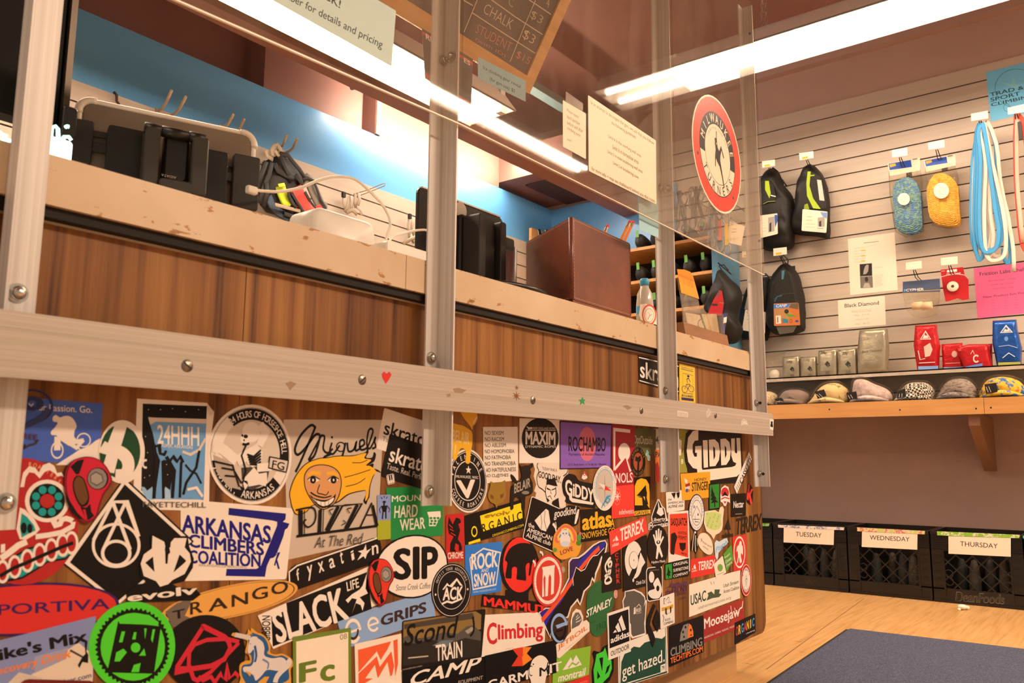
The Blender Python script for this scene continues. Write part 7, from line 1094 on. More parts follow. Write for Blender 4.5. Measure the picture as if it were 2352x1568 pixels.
bundle('red sling loop hanging at the right edge of the slats', K7, [([(2230,78),(2205,120),(2205,500),(2225,800),(2250,1050),(2290,1140),(2320,1100)], m_slr),([(2238,80),(2215,130),(2218,560),(2238,820),(2268,1060)], m_slp),([(2240,82),(2268,120),(2290,300),(2310,600)], m_slr)])
MB(mat('#1c1a18',.5, name='black_tag')).box(*[Vector(p) for p in ((3.872, min(wx(K7, [(2220,105),(2265,250)],3.88), key=lambda p: p.y).y, wx(K7, [(2245,250)],3.88)[0].z),(3.878, max(wx(K7, [(2220,105),(2265,250)],3.88), key=lambda p: p.y).y, wx(K7, [(2245,105)],3.88)[0].z))]).build('sling_tag', label='black tag hanging on the red sling at the right edge', cat='tag')
# papers
onwall('price_list', 'tall white price list with two grey photographs on the slats', K7, [(862,1040),(1237,988),(1262,1448),(882,1490)], '#f6ecd8', [ln(990,1074,1110,1060,2, '#4a4640'), ln(1010,1098,1095,1088,1, '#d8b8a0')]+[ln(910,1118+i*22,1010-(i % 2)*45,1106+i*22-(i % 2)*-5,1, '#c9a898') for i in range(6)]+[('p', [(968,1131+i*42),(1002,1127+i*42),(1002,1136+i*42),(968,1140+i*42)], '#efc34a') for i in range(3)]+[('p', [(957,1243),(1055,1235),(1058,1335),(960,1340)], '#2f2c29'),('p', [(1000,1260),(1015,1245),(1030,1250),(1025,1300),(1010,1320),(985,1325),(990,1290)], '#a8a29a'),('p', [(960,1342),(1060,1337),(1064,1430),(964,1435)], '#7a746c'),('e',1012,1365,14,20, '#3a3632'),('p', [(985,1430),(995,1395),(1030,1392),(1045,1428)], '#b4aea4'), ln(1068,1270,1138,1264,1, '#b89a8a')]+[ln(1074,1332+i*11,1150-(i*7) % 22,1325+i*11,1, '#b8a294') for i in range(9)], 'notice')
onwall('price_sign', 'white landscape price sign below the tall price list on the slats', K6, [(782,487),(1158,450),(1167,682),(790,712)], '#f8eedb', [('t', 'Black Diamond',(836,515),(1110,490),(838,545), '#3a3632',.7),('t', 'White Gold Chalk',(893,566),(1050,553),(893,588), '#ddb9a6',.2),('t', '300g    $13.95',(910,602),(1035,591),(911,618), '#ddb9a6',.2),('t', '200g $11.45',(922,636),(1028,627),(922,650), '#ddb9a6',.2),('t', '100g    $6.95',(918,671),(1035,661),(918,686), '#ddb9a6',.2)], 'sign')
onwall('price_sign', 'bright pink price sign at the right edge of the slats', K6, [(1870,230),(2420,165),(2445,570),(1902,632)], '#ef6fa0', [('t', 'Friction Labs Chalk',(1915,262),(2290,220),(1918,292), '#5a3a4a',.6),('t', 'Bam Bam Super / Chunky',(1990,326),(2205,305),(1991,340), '#b0486c',.3),('t', 'Gorilla Grip / Chunky',(2010,358),(2190,340),(2010,371), '#b0486c',.3),('t', 'Unicorn Dust / Fine',(2020,388),(2185,373),(2020,400), '#b0486c',.3),('t', 'New Product Sale Prices',(1946,452),(2310,412),(1948,470), '#8a3a58',.4)]+[ln(2010,487+i*22,2040,484+i*22,1, '#b0486c') for i in range(5)]+[ln(2115,470+i*20,2145,467+i*20,1, '#b0486c') for i in range(5)]+[ln(2195,465+i*20,2225,462+i*20,1, '#b0486c') for i in range(5)], 'sign')
pos = onwall('poster', 'sky blue climbing poster with a faint compass at the upper right',(2100,0,5.226), [(862,868),(1720,650),(1740,1260),(918,1460)], '#76caf6', [('o',1230,1060,265,235,.03, '#4f98b0'),('p', [(1190,905),(1215,1010),(1290,1030),(1215,1060),(1200,1100),(1170,1045),(1030,985),(1170,1005)], '#86cfe8'),('t', 'TRAD &',(905,1115),(1310,1025),(912,1160), '#2f4a58',.8),('t', 'SPORT',(912,1178),(1265,1098),(920,1222), '#2f4a58',.8),('t', 'CLIMBING',(918,1240),(1440,1125),(925,1280), '#2f4a58',.8),('o',1110,1290,40,50,.15, '#4f98b0')], 'poster')
# tape packs
t = thing('tape_pack', 'clear bag of cream tape rolls under a navy header card', 'tape pack', wx(K6, [(1455,580)],3.95)[0])
sheet('header_card', None, K6, [(1302,338),(1598,312),(1602,418),(1302,428)], '#4d5a78', [('t', 'CYPHER',(1328,396),(1470,386),(1328,416), '#efe6da',1.6), ln(1420,412,1600,402,2, '#d8b23a'),('p', [(1312,398),(1326,396),(1322,416),(1310,418)], '#4f9fe0')], rx, 3.92, NX, thick=.0012, parent=t)
for y0 in (1420,1497):
    c0 = wx(K6, [(y0-42,532)],3.94)[0]; c1 = wx(K6, [(y0+40,526)],3.94)[0]; MB(mat('#efdcb8',.7, name='tape')).smooth().lathe([(.012,0),(.0175,0),(.0175,(c0-c1).length),(.012,(c0-c1).length)], c1,20, Matrix.Rotation(R(-90),4, 'X')).build('tape_roll', t)
MB(m_bag).smooth().puff(wx(K6, [(1302,420),(1600,412),(1598,470),(1575,600),(1480,630),(1380,615),(1330,560),(1310,470)],3.952), NX, .045,.012,.7,5).build('clear_bag', t)
t = thing('tape_pack', 'red card with a white finger tape roll on the slats', 'tape pack', wx(K6, [(1720,490)],3.95)[0])
sheet('backing_card', None, K6, [(1604,242),(1785,220),(1832,478),(1640,496)], '#b8242a', [('l', [(1606,300),(1660,285),(1740,275),(1800,285)],2.4, 'w'),('t', 'Grip Tape',(1652,272),(1765,258),(1652,292), 'w',1.2),('p', [(1655,245),(1735,235),(1737,256),(1656,264)], 'w'), ln(1612,254,1640,251,2, 'w')], rx, 3.945, NX, thick=.0012, parent=t, shape=[(1604,242),(1785,220),(1800,290),(1828,320),(1832,478),(1780,485),(1740,470),(1680,490),(1645,496),(1625,400)])
c0 = wx(K6, [(1700,374)],3.93)[0]; MB(mat('#f2e6cc',.6, name='tape')).smooth().lathe([(.0065,.0),(.0215,0),(.0225,.002),(.0225,.012),(.0065,.012),(.0065,0)], c0,28, Matrix.Rotation(R(90),4, 'Y'), False).build('tape_roll', t)
MB(mat('#5a3a34',.7, name='tape_core')).cyl(c0+Vector((.003,0,0)), c0+Vector((.009,0,0)),.0066, n=16).build('core', t)


# ------------------------------------------------------------------ grey shelf with pouches, wooden shelf with caps
m_shelf = mat('#b8ab9c',.4, name='grey_shelf'); yl0, yl1 = -.35,1.585
sh = thing('grey_shelf', 'narrow grey shelf on the slats carrying foil pouches', 'shelf',(3.95,.6,.93))
MB(m_shelf).box((3.85, yl0,.944),(XS, yl1,.9495)).build('board', sh); MB(m_shelf).box((3.85, yl0,.930),(3.854, yl1,.9495)).build('front_lip', sh)
wsf = thing('wooden_shelf', 'long wood edged shelf below the slats carrying wrapped caps', 'shelf',(3.85,.5,.74))
m_edge2 = noise_mat('birch_shelf_edge', [(.3, '#c08a4c'),(.7, '#cf9c5e')],(40,4,40), rough=.45)
ysm = rx(2260,928,3.66).y
for a, b_ in ((-.6, ysm-.0008),(ysm+.0008,1.59)): MB(m_edge2).box((3.66, a, .7435),(3.68, b_, .807)).build('edge_board', wsf)
MB(mat('#6e6257',.6, name='shelf_top')).box((3.68,-.6,.79),(XW, 1.59,.806)).build('top_board', wsf)
for a in ((1905,940),(2067,941),(2242,938),(2276,936)): p = rx(*a, 3.66); MB(m_dark).cyl(p, p-Vector((.0006,0,0)),.0035, n=10).build('screw_hole', wsf)
yb3 = rx(2250,1000,3.8).y
m_brk = mat('#8d6a52',.6, name='bracket_wood')
MB(m_brk).add([Vector((x, y, z)) for y in (yb3-.02, yb3+.02) for x, z in ((3.69,.743),(XW, .743),(XW, .52),(4.0,.52),(3.69,.70))], [(4,3,2,1,0),(5,6,7,8,9),(0,1,6,5),(1,2,7,6),(2,3,8,7),(3,4,9,8),(4,0,5,9)]).build('bracket', wsf)
def foil(c, name, metal=.75): return noise_mat(name, [(.25, c),(.5, c),(.8, c)],(26,26,26), detail=3, rough=.27, metal=metal, bump=.55, dist=.006)
F_SIL = noise_mat('silver_foil', [(.3, '#98917c'),(.7, '#aea690')],(24,24,24), detail=3, rough=.32, metal=.55, bump=.45, dist=.005)
F_RED = foil('#c8232a', 'red_foil',.45); F_BLU = foil('#2158b0', 'blue_foil',.5)
def pouch(label, outline, X0, depth, m, prints, group, mat2=None):
    pts = [Vector(rx(1700+a/3.485,550+b_/3.485, X0)) for a, b_ in outline]
    zb = min(p.z for p in pts); zt_ = max(p.z for p in pts)
    for p in pts: p.z = .9497+(p.z-zb)*(zt_-.9497)/(zt_-zb)
    ctr = sum(pts, Vector())/len(pts)
    dense = []
    for i in range(len(pts)):
        for k in range(4): dense.append(pts[i].lerp(pts[(i+1) % len(pts)], k/4))
    t = thing('chalk_pouch', label, 'pouch',(X0, ctr.y, .9497), group=group)
    b = MB(m).smooth()
    rings = []
    for s_, h in ((.9,-.6),(1,-.15),(1,.15),(.93,.72),(.80,.95),(.55,1.0)):
        rings.append([Vector((X0-depth*h, ctr.y+(p.y-ctr.y)*s_, max(.9497,.9497+(ctr.z-.9497)+(p.z-ctr.z)*(s_ if h > -.5 else s_)))) for p in dense])
    b.loft(rings, True); b.build('foil_body', t)
    if prints:
        pm = MB(m); sgn = (zt_-.9497)/(zt_-zb)
        draw(pm, prints, lambda u, v: ctr+Vector((0,(.5-u)*.1,(.5-v)*.1)), lambda a, b_: (lambda q: Vector((q.x, q.y, .9497+(q.z-zb)*sgn)))(rx(1700+a/3.485,550+b_/3.485, X0-depth)), NX, .0012,.0001); pm.build('printed_front', t)
    return t
def bd(cx, cy, s_): return [('p', [(cx, cy-22*s_),(cx+20*s_, cy-4*s_),(cx+4*s_, cy+2*s_),(cx+2*s_, cy+8*s_),(cx+10*s_, cy+22*s_),(cx-18*s_, cy)], '#3a3632'),('p', [(cx+14*s_, cy-0*s_),(cx+22*s_, cy+6*s_),(cx+12*s_, cy+14*s_),(cx+6*s_, cy+6*s_)], '#3a3632')]
def scr(x, y, s_='100g'): return [('t', s_, (x, y),(x+48, y-5),(x-2, y+24), '#2a2622',-.2,.2)]
gS = 'silver chalk pouches on the grey shelf'; gR = 'red foil chalk pouches on the grey shelf'
pouch('leftmost small silver pouch on the grey shelf', [(345,938),(480,930),(486,1090),(346,1102)],3.93,.022, F_SIL, bd(415,1030,1)+scr(372,968)+[('p', [(402,1068),(430,1066),(430,1084),(402,1086)], '#6a6458')], gS)
pouch('second small silver pouch on the grey shelf', [(488,940),(614,935),(618,1082),(488,1090)],3.93,.022, F_SIL, bd(556,1024,1)+scr(512,952)+[('p', [(545,1060),(570,1058),(570,1075),(545,1077)], '#6a6458')], gS)
pouch('left of the two medium silver pouches on the grey shelf', [(632,888),(780,872),(785,1065),(626,1076)],3.93,.024, F_SIL, bd(697,985,1.15)+scr(642,895, '200g')+[('p', [(682,1035),(712,1033),(712,1056),(682,1058)], '#6a6458')], gS)
pouch('right of the two medium silver pouches on the grey shelf', [(790,882),(936,868),(942,1058),(788,1068)],3.93,.024, F_SIL, bd(862,985,1.2)+scr(815,900, '200g')+[('p', [(848,1030),(878,1028),(878,1050),(848,1052)], '#6a6458')], gS)
pouch('large silver pouch beside the medium pair on the grey shelf', [(960,722),(1180,708),(1192,860),(1180,1050),(945,1074),(942,880)],3.93,.034, F_SIL, [('t', 'Black Diamond',(975,885),(1132,868),(976,905), '#6a6458',.3), ln(985,800,1045,793,1.6, '#8a8474'), ln(1000,960,1060,953,1.6, '#8a8474')], gS)
tri = lambda cx, cy, s_: [('p', [(cx-45*s_, cy+30*s_),(cx, cy-40*s_),(cx+45*s_, cy+28*s_)], 'w'),('p', [(cx-36*s_, cy+24*s_),(cx, cy-26*s_),(cx+36*s_, cy+22*s_)], '#c02a2c'),('p', [(cx-24*s_, cy+20*s_),(cx-8*s_, cy-10*s_),(cx+4*s_, cy+4*s_),(cx+12*s_, cy-6*s_),(cx+26*s_, cy+18*s_)], 'w')]
pouch('tall red foil pouch standing on the grey shelf', [(1402,688),(1575,680),(1578,740),(1602,840),(1590,1032),(1420,1040),(1390,840)],3.93,.034, F_RED, tri(1484,765,1)+[('p', [(1425,1000),(1585,995),(1585,1020),(1425,1028)], '#7fa0d8'),('p', [(1470,850),(1520,820),(1540,870),(1520,920),(1480,930)], '#e8c0b4'),('l', [(1425,880),(1440,950),(1480,940)],3, 'w'), ln(1432,975,1560,968,3, 'w')], gR)
pouch('crumpled red foil pouch between the tall red and the leaning red pouch', [(1612,838),(1780,826),(1792,1025),(1622,1032)],3.95,.022, F_RED, [('p', [(1628,1008),(1785,1002),(1786,1020),(1630,1028)], '#7fa0d8'),('e',1715,910,22,24, '#e8c0b4'), ln(1640,980,1760,974,2, '#e8c0b4')], gR)
pouch('leaning red foil pouch in front of the blue pouch', [(1722,868),(1830,838),(1985,836),(2020,1015),(1802,1028)],3.91,.022, F_RED, [('p', [(1805,1012),(1940,985),(1942,1005),(1810,1026)], '#5f86cc'),('o',1890,950,26,32,.4, '#f0d0c4',40,320),('l', [(1845,915),(1862,885),(1875,915)],2, 'w')], gR)
pouch('slim red foil pouch tucked beside the blue pouch', [(1928,842),(2018,832),(2022,1012),(1965,1018)],3.945,.018, F_RED, [('p', [(1975,995),(2016,990),(2018,1008),(1978,1014)], '#5f86cc')], gR)
pouch('tall blue foil pouch at the right end of the grey shelf', [(2022,650),(2212,640),(2222,720),(2256,860),(2250,1002),(2058,1012),(2018,820)],3.93,.036, F_BLU, [('p', [(2080,745),(2128,680),(2185,740)], 'w'),('p', [(2092,738),(2128,696),(2170,735)], '#2f62b0'),('p', [(2105,735),(2122,712),(2135,722),(2145,712),(2160,732)], 'w'),('p', [(2065,975),(2245,968),(2245,990),(2066,998)], '#9aa04a'),('e',2130,790,16,18, '#6a9ad8'),('l', [(2070,850),(2150,840),(2220,860)],2, '#cfdcf0'),('l', [(2100,940),(2150,900),(2200,930)],3, '#e4ecf6')], gR.replace('red foil ', ''))
t = thing('chalk_bag', 'clear bag of white chalk at the left end of the grey shelf', 'chalk bag', wx(K6, [(280,1105)],3.93)[0])
MB(mat('#f2e9da',.9, name='chalk')).smooth().sphere(Vector((3.93, wx(K6, [(275,1060)],3.93)[0].y, .974)),.024,14,10,(.8,1.15,1)).build('chalk_ball', t)
o = wx(K6, [(205,905),(362,890),(345,980),(342,1100),(215,1110)],3.93); MB(m_bag).smooth().puff([Vector((p.x, p.y, max(.9497, p.z))) for p in o], NX, .03,.02,.5,5).build('clear_bag', t)
# wrapped caps
def cap(label, outline, m, tagpos=None, X0=3.80, depth=.075, prints=()):
    z0 = .8068; pts = [rx(1700+a/3.485,550+b_/3.485, X0) for a, b_ in smooth_outline(outline, 3)]
    zb = min(p.z for p in pts); zt_ = max(p.z for p in pts)
    pts = [Vector((p.x, p.y, z0+(p.z-zb)*(zt_-z0)/(zt_-zb))) for p in pts]; c = sum(pts, Vector())/len(pts)
    t = thing('wrapped_cap', label, 'cap',(X0, c.y, z0), group='plastic wrapped caps on the wooden shelf')
    base = Vector((c.x, c.y, z0)); inn = [base+(p-base)*.9 for p in pts]
    MB(m).smooth().puff(inn, NX, depth*.85, depth*.8,0,8,.008,22).build('fabric_cap', t)
    ys_ = [p.y for p in pts]; y0_, y1_ = min(ys_), max(ys_)
    MB(m).smooth().tube([Vector((X0-depth*(.45+.5*math.sin(math.pi*q/10)), y0_+(y1_-y0_)*(.10+.08*q), z0+.010+.012*math.sin(math.pi*q/10))) for q in range(11)], [.004+.007*math.sin(math.pi*q/10) for q in range(11)],8,1).build('visor', t)
    MB(m_bag).smooth().puff(pts, NX, depth, depth*.9,0,8,.010,45).build('plastic_wrap', t)
    if tagpos: sheet('swing_tag', None, K6, tagpos, '#2a2624', [ln(tagpos[0][0]+14, tagpos[0][1]+20, tagpos[3][0]+18, tagpos[3][1]-12,1.6, 'w'), ln(tagpos[0][0]+34, tagpos[0][1]+16, tagpos[3][0]+40, tagpos[3][1]-14,1.6, 'w')], rx, X0-depth-.004, NX, thick=.0008, parent=t)
    return t
def check_mat():
    m, nt, b = newmat('houndstooth'); L = nt.links.new; N = nt.nodes.new
    tc = N('ShaderNodeTexCoord'); mp = N('ShaderNodeMapping'); mp.inputs['Rotation'].default_value = (R(12),0,0); ck = N('ShaderNodeTexChecker'); ck.inputs['Scale'].default_value = 120; ck.inputs['Color1'].default_value = lin('#eee6da')+[1]; ck.inputs['Color2'].default_value = lin('#1d1a18')+[1]
    L(tc.outputs['Object'], mp.inputs[0]); L(mp.outputs[0], ck.inputs['Vector']); L(ck.outputs[0], b.inputs['Base Color']); b.inputs['Roughness'].default_value = .7; return m
cap('small patterned cap mostly hidden behind the end post', [(190,1320),(195,1220),(230,1200),(270,1220),(292,1270),(285,1322)], noise_mat('patterned_fabric', [(.4, '#a8906a'),(.55, '#e0d0b4'),(.7, '#7a6048')],(60,60,60), rough=.8))
cap('plain mauve grey wrapped cap', [(290,1320),(300,1255),(350,1200),(430,1185),(510,1195),(550,1230),(545,1290),(520,1312)], mat('#8f7f7a',.8, scale=40, name='mauve_fabric'), [(275,1275),(330,1265),(362,1295),(300,1312)])
cap('cream printed wrapped cap with a black tag', [(545,1312),(570,1250),(640,1160),(720,1130),(800,1135),(870,1180),(880,1240),(840,1300)], noise_mat('cream_print', [(.52, '#e8cf98'),(.56, '#e8cf98'),(.62, '#8a7a58')],(45,45,45), rough=.8), [(598,1218),(672,1198),(692,1250),(622,1275)])
cap('pale lavender wrapped cap beside the black and white checked cap', [(870,1300),(880,1200),(900,1110),(980,1095),(1090,1140),(1190,1180),(1232,1240),(1220,1285),(1050,1300)], noise_mat('lavender_fabric', [(.4, '#d8c8c4'),(.6, '#b8a4a4')],(50,50,50), rough=.85), [(850,1225),(930,1215),(940,1275),(862,1285)])
cap('black and white checked wrapped cap', [(1240,1285),(1250,1220),(1310,1150),(1390,1125),(1500,1130),(1560,1180),(1566,1240),(1545,1280)], check_mat(), [(1262,1215),(1320,1190),(1330,1255),(1255,1275)])
cap('grey feather-patterned wrapped cap', [(1570,1265),(1580,1200),(1630,1130),(1720,1095),(1820,1100),(1890,1150),(1908,1210),(1900,1262)], noise_mat('grey_streaks', [(.4, '#7a706c'),(.5, '#a89c98'),(.6, '#5a524e')],(20,40,120), rough=.8))
cap('blue and yellow floral wrapped cap at the right edge', [(1915,1255),(1920,1170),(1970,1105),(2070,1078),(2190,1090),(2280,1140),(2300,1250)], noise_mat('floral_fabric', [(.38, '#2a66b0'),(.46, '#3a7ac0'),(.5, '#f0c02a'),(.6, '#f2c83a'),(.66, '#d8602a')],(26,26,26), detail=5, rough=.8), [(1955,1158),(2050,1145),(2062,1220),(1968,1235)])

# ------------------------------------------------------------------ milk crates along the wall
m_crate = mat('#161210',.38, var=.12, name='black_crate'); CW, CH, CD = .326,.276,.30
def crate_proto():
    t = thing('milk_crate', 'x', 'crate',(0,0,0), group='black milk crates along the wall')
    f = MB(m_crate); w = CW/2-.003
    # local: front at x=0 facing -x, width along y, depth to +x
    f.box((.0,-w, 0),(.012, w, .055)); f.box((.003,-w, CH-.075),(.010, w, CH-.006)); f.box((-.004,-w, CH-.012),(.012, w, CH)); f.box((-.004,-w, 0),(.012, w, .010))
    for z in (CH-.03, CH-.048, CH-.066): f.box((-.003,-w, z),(.004, w, z+.003))
    for s_ in (-1,1):
        a, b_ = sorted((s_*w, s_*(w-.042))); f.box((0, a, .05),(.012, b_, CH-.07))
        for z in (.06,.09,.12,.15,.18): f.box((-.003, a+.012, z),(.001, b_-.012, z+.003))
        a, b_ = sorted((s_*w, s_*(w-.008))); f.box((.004, a, 0),(CD, b_, CH))
        a, b_ = sorted((s_*(w-.040), s_*(w-.046))); f.box((-.003, a, .0),(.006, b_, CH-.07))
    f.box((CD-.008,-w, 0),(CD, w, CH)); f.box((.01,-w, 0),(CD, w, .008))
    f.build('crate_body', t, local=True)
    la = MB(m_crate); y0, y1, z0, z1 = -(w-.042), w-.042,.055, CH-.075
    n = 9; st_ = (y1-y0)/4
    for sg in (-1,1):
        for k in range(-4,9):
            # diagonal bars clipped to the window
            ys = y0+k*st_; za, zb = z0, z1; ya, yb = (ys, ys+(z1-z0)) if sg > 0 else (ys+(z1-z0), ys)
            pa, pb = Vector((.005, ya, za)), Vector((.005, yb, zb)); d = pb-pa
            t0, t1 = 0,1
            for lim, sgn2 in ((y0,1),(y1,-1)):
                if abs(d.y) > 1e-6:
                    tt = (lim-pa.y)/d.y
                    if (d.y > 0) == (sgn2 > 0): t0 = max(t0, tt)
                    else: t1 = min(t1, tt)
            if t1-t0 > .05: la.cyl(pa+d*t0, pa+d*t1,.0032, n=4, caps=False)
    for yy in (y0+.016, y1-.016):
        for zz in (.082,.112): la.tube([(.003, yy+.015*math.cos(a), zz+.015*math.sin(a)) for a in [R(i*30) for i in range(13)]],.0025,4)
    la.build('lattice', t, local=True)
    return t
def at_crate(rootx): pass
cr0 = crate_proto(); XF = 3.75; yc0 = rx(1775,1250, XF).y
names = [('SUNDAY', None),('MONDAY', None)]
labs = {-1: 'black milk crate with green tape, half hidden behind the counter',0: 'black milk crate labelled TUESDAY',1: 'black milk crate labelled WEDNESDAY',2: 'black milk crate labelled THURSDAY',3: 'black milk crate cut off at the right edge of the photo'}
def floral(name, a, b_, c): return noise_mat(name, [(.40, a),(.5, b_),(.58, c),(.66, a)],(55,55,55), detail=2, rough=.6)
tapes = {-1: floral('green_tape', '#7ac05a', '#a8d88a', '#4a9a3a'),0: floral('blue_dot_tape', '#efe8e0', '#e8e0e4', '#5a6aa4'),1: floral('rose_tape', '#c8d47a', '#e8e0b8', '#d8486a'),2: floral('green_flower_tape', '#8ac03a', '#9aca4a', '#f0e8e4'),3: floral('teal_tape', '#5ab08a', '#8ad0b0', '#e8e0d8')}
KC = (1740,1180,3.843)
quads = {0: ([(232,118),(676,138),(672,274),(230,250)], 'TUESDAY', [(338,156),(565,170),(338,196)], [(180,95),(765,118),(762,143),(182,120)]),
         1: ([(922,155),(1412,178),(1410,315),(920,290)], 'WEDNESDAY', [(990,186),(1342,204),(990,226)], [(878,118),(1477,150),(1476,180),(880,152)]),
         2: ([(1685,195),(2235,212),(2235,377),(1686,350)], 'THURSDAY', [(1788,240),(2120,262),(1788,282)], [(1584,152),(2315,184),(2310,214),(1586,188)]),
         -1: (None, None, None, [(-300,76),(105,84),(100,108),(-300,100)]),3: (None, None, None, [(2340,190),(2600,205),(2600,232),(2342,216)])}
crs = {}
for k in (-1,0,1,2,3):
    loc = (XF, yc0-CW*(k+.5),.001)
    crs[k] = cr0 if k == -1 else copy_tree(cr0, loc, 0, labs[k])
    cr0.location = (XF, yc0+CW*.5,.001); cr0['label'] = labs[-1]
    MW[crs[k].name] = Matrix.Translation(Vector(loc))
for k in (-1,0,1,2,3):
    o = crs[k]
    q, word, tq_, tape = quads[k]
    if q: sheet('label_card', None, KC, q, '#f6e9d6', [('t', word, *tq_, '#3a3530',.3)], rx, XF-.0045, NX, thick=.0008, parent=o, rad=.5)
    s_ = MB(tapes[k]); pts = wx(KC, tape, XF-.0055); s_.slab(pts[::-1], NX, 0,.0005).build('tape_strip', o)
    if k == 2:
        sheet('moulded_lettering', None, KC, [(1745,680),(2180,715),(2178,775),(1745,745)], 'k', [('t', 'DeanFoods',(1745,685),(2178,712),(1747,770), '#8a7d6c',1.6,.15),('t', 'DeanFoods',(1748,690),(2175,716),(1750,765), m_crate, -.2,.15)], rx, XF-.0005, NX, parent=o, shape='none')
    if k == 0: sheet('worn_stamp', None, KC, [(410,560),(530,570),(530,640),(410,625)], 'k', [('l', [(420,580),(440,610),(460,575),(480,620),(500,585),(520,600)],3, '#5a3c22')], rx, XF-.0005, NX, parent=o, shape='none')
# contents glimpsed through the lattice
random.seed(9)
for k, n in ((0,4),(1,4),(2,4)):
    for i in range(n):
        p = Vector((XF+.10+.09*random.random(), yc0-CW*(k+.5)-.10+.2*(i+.5)/n, .010))
        MB(mat(('#5a4f42', '#44443e', '#4d463e', '#323a34')[i % 4],.8, name='bag_cloth')).smooth().lathe([(.012,0),(.022,.01),(.023,.07),(.018,.12),(.010,.15),(.001,.155)], p, 14).build('cloth_bag', label='%s cloth bag inside the crate labelled %s' % (('tan', 'grey', 'brown', 'green')[i],('TUESDAY', 'WEDNESDAY', 'THURSDAY')[k]), cat='bag', group='cloth bags in the crates')

# ------------------------------------------------------------------ shoe shelves beside the blue wall, gear behind the right pane
m_birch = noise_mat('birch_board', [(.3, '#c98f4f'),(.7, '#d8a466')],(6,50,50), rough=.45)
sc = thing('shoe_shelf', 'open birch shelf unit with rows of dark rental shoes', 'shelf',(3.9,2.15,0))
YA0, YB0 = 1.632,2.74
ZS = [1.655,1.478,1.305,1.13,.95]
for z in ZS: MB(m_birch).box((3.75, YA0, z),(4.034, YB0, z+.016)).build('shelf_board', sc)
MB(mat('#5f96b8',.5, name='blue_side')).box((3.75, YA0-.03,.31),(4.034, YA0-.001,1.68)).build('side_panel', sc); MB(m_birch).box((3.75, YB0+.001,.31),(4.034, YB0+.02,1.9)).build('side_panel', sc)
MB(mat('#15130f',.9, name='back_panel')).box((4.034, YA0,.3),(4.0385, YB0,1.67)).build('back_panel', sc)
m_shoe = [mat('#24211e',.6, name='shoe_leather'), mat('#2a3138',.6, name='shoe_leather2'), mat('#302a26',.6, name='shoe_leather3')]
m_tabg = mat('#6fb45a',.6, name='green_tab'); m_sole = mat('#15130f',.7, name='shoe_rubber')
def shoe():
    t = thing('climbing_shoe', 'x', 'shoe',(0,0,0), group='dark rental shoes on the shelves')
    # standing heel-out: local x toward the wall
    rings = []
    for x, w, h, z in ((0,.018,.062,.012),(.02,.030,.078,.006),(.06,.034,.074,.004),(.11,.036,.056,.004),(.16,.038,.042,.004),(.20,.028,.030,.006),(.225,.006,.014,.010)):
        rings.append([Vector((x, w*math.cos(a), z+h/2+h/2*math.sin(a))) for a in [2*math.pi*i/12 for i in range(12)]])
    MB(m_shoe[0]).smooth().loft(rings, True).build('upper', t, local=True)
    MB(m_sole).smooth().loft([[Vector((x, w*math.cos(a),.002+.010*(1+math.sin(a))/2)) for a in [2*math.pi*i/12 for i in range(12)]] for x, w in ((.005,.014),(.03,.026),(.11,.034),(.17,.036),(.215,.012))], True).build('sole', t, local=True)
    MB(m_tabg).slab([Vector((-.002,-.008,.06)), Vector((-.002,.008,.06)), Vector((-.004,.009,.098)), Vector((-.004,-.007,.098))],(-1,0,0),0,.003).build('pull_tab', t, local=True)
    return t
sh0 = shoe(); k = 0
rown = ('on the top board', 'on the second board', 'on the third board', 'on the fourth board')
for r_i, z in enumerate(ZS[:4]):
    for j in range(5):
        loc = (3.765, YA0+.05+j*.092, z+.0165)
        lab = 'dark rental shoe %s of the shoe shelf, %s from the right' % (rown[r_i],('first', 'second', 'third', 'fourth', 'fifth')[j])
        if k == 0: sh0.location = loc; sh0['label'] = lab
        else: copy_tree(sh0, loc, None, lab)
        k += 1
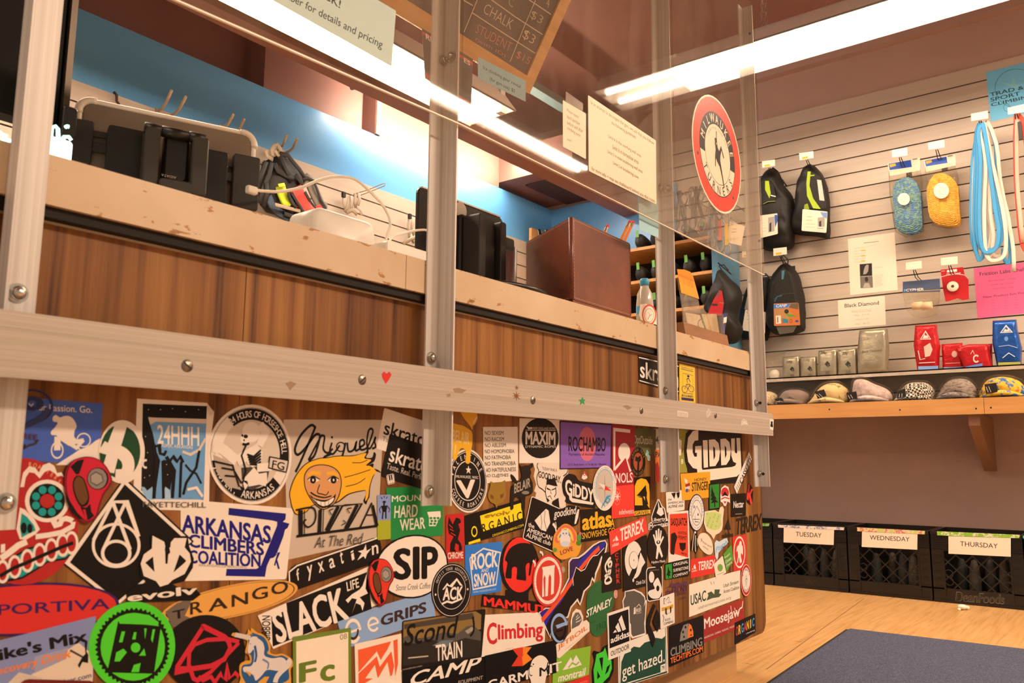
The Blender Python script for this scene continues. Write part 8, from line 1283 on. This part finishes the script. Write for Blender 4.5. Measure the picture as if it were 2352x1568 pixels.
# hanging hardware behind the right pane
m_car = mat('#8f8a84',.3,.9, name='carabiner_metal')
gear = ((1572,470, '#5a554e', 'dark'),(1590,455, '#6f6a62', 'grey'),(1610,462, '#8a8478', 'pale grey'),(1632,500, '#3f6fae', 'blue'),(1652,505, '#c8574a', 'red'),(1668,515, '#d8b23a', 'yellow'))
for i, (px, py, col, nm) in enumerate(gear):
    Xg = 3.71; p = rx(px, py, Xg); t = thing('quickdraw', '%s quickdraw hanging behind the red emblem pane' % nm, 'quickdraw', p, group='quickdraws behind the right pane')
    MB(m_hook).smooth().tube([(XS, p.y, p.z+.06),(Xg, p.y, p.z+.055)],.0025,6).build('peg', t)
    for dz in (.03,-.13): MB(m_car).smooth().tube([p+Vector((0,.018*math.cos(a)*(1+.25*math.sin(a)), dz+.03*math.sin(a))) for a in [R(20*i) for i in range(19)]],.0042,6).build('carabiner', t)
    MB(mat(col, .7, name='dogbone')).box((p.x-.004, p.y-.008, p.z-.105),(p.x+.004, p.y+.008, p.z+.004)).build('dogbone', t)
for i, (px, py) in enumerate(((1562,440),(1600,430),(1640,440))):
    Xg = 3.66; p = rx(px, py, Xg); random.seed(20+i); t = thing('cord_bunch',('left', 'middle', 'right')[i]+' bunch of dark loose cords hanging behind the right pane', 'cord', p, group='cord bunches behind the right pane')
    MB(m_hook).smooth().tube([(XS, p.y, p.z),(Xg, p.y, p.z+.004)],.003,6).build('peg', t)
    for j in range(6):
        w, d = .03+.05*random.random(),.10+.14*random.random(); a = random.uniform(-.03,.03)
        MB(mat(('#4a453f', '#6a645c', '#38342f')[j % 3],.7, name='loose_cord')).smooth().tube([p+Vector((-.003*j, a*q/8+w*math.sin(math.pi*q/8)*(.4 if q < 4 else .6)*math.cos(j+q*.3),-d*math.sin(math.pi*q/8))) for q in range(9)],.004,6).build('cord_loop', t)
sheet('price_card', 'cream price card on a hook behind the right pane', K8, [(1045,130),(1205,180),(1165,390),(1010,350)], '#efe2ca', [ln(1070,210,1115,212,2.4, '#5a5248'), ln(1065,245,1110,242,2.4, '#5a5248'), ln(1050,300,1060,340,1), ln(1080,300,1085,340,1),('o',1070,155,12,14,.25, '#4a4640')], rx, 3.74, NX, cat='price card', thick=.0008)
MB(m_hook).smooth().tube([(XS, rx(1685,515,3.742).y, rx(1685,515,3.742).z),(3.742, rx(1685,515,3.742).y, rx(1685,515,3.742).z+.0)],.002,6).build('card_peg', label='long peg holding the cream price card behind the right pane', cat='peg')
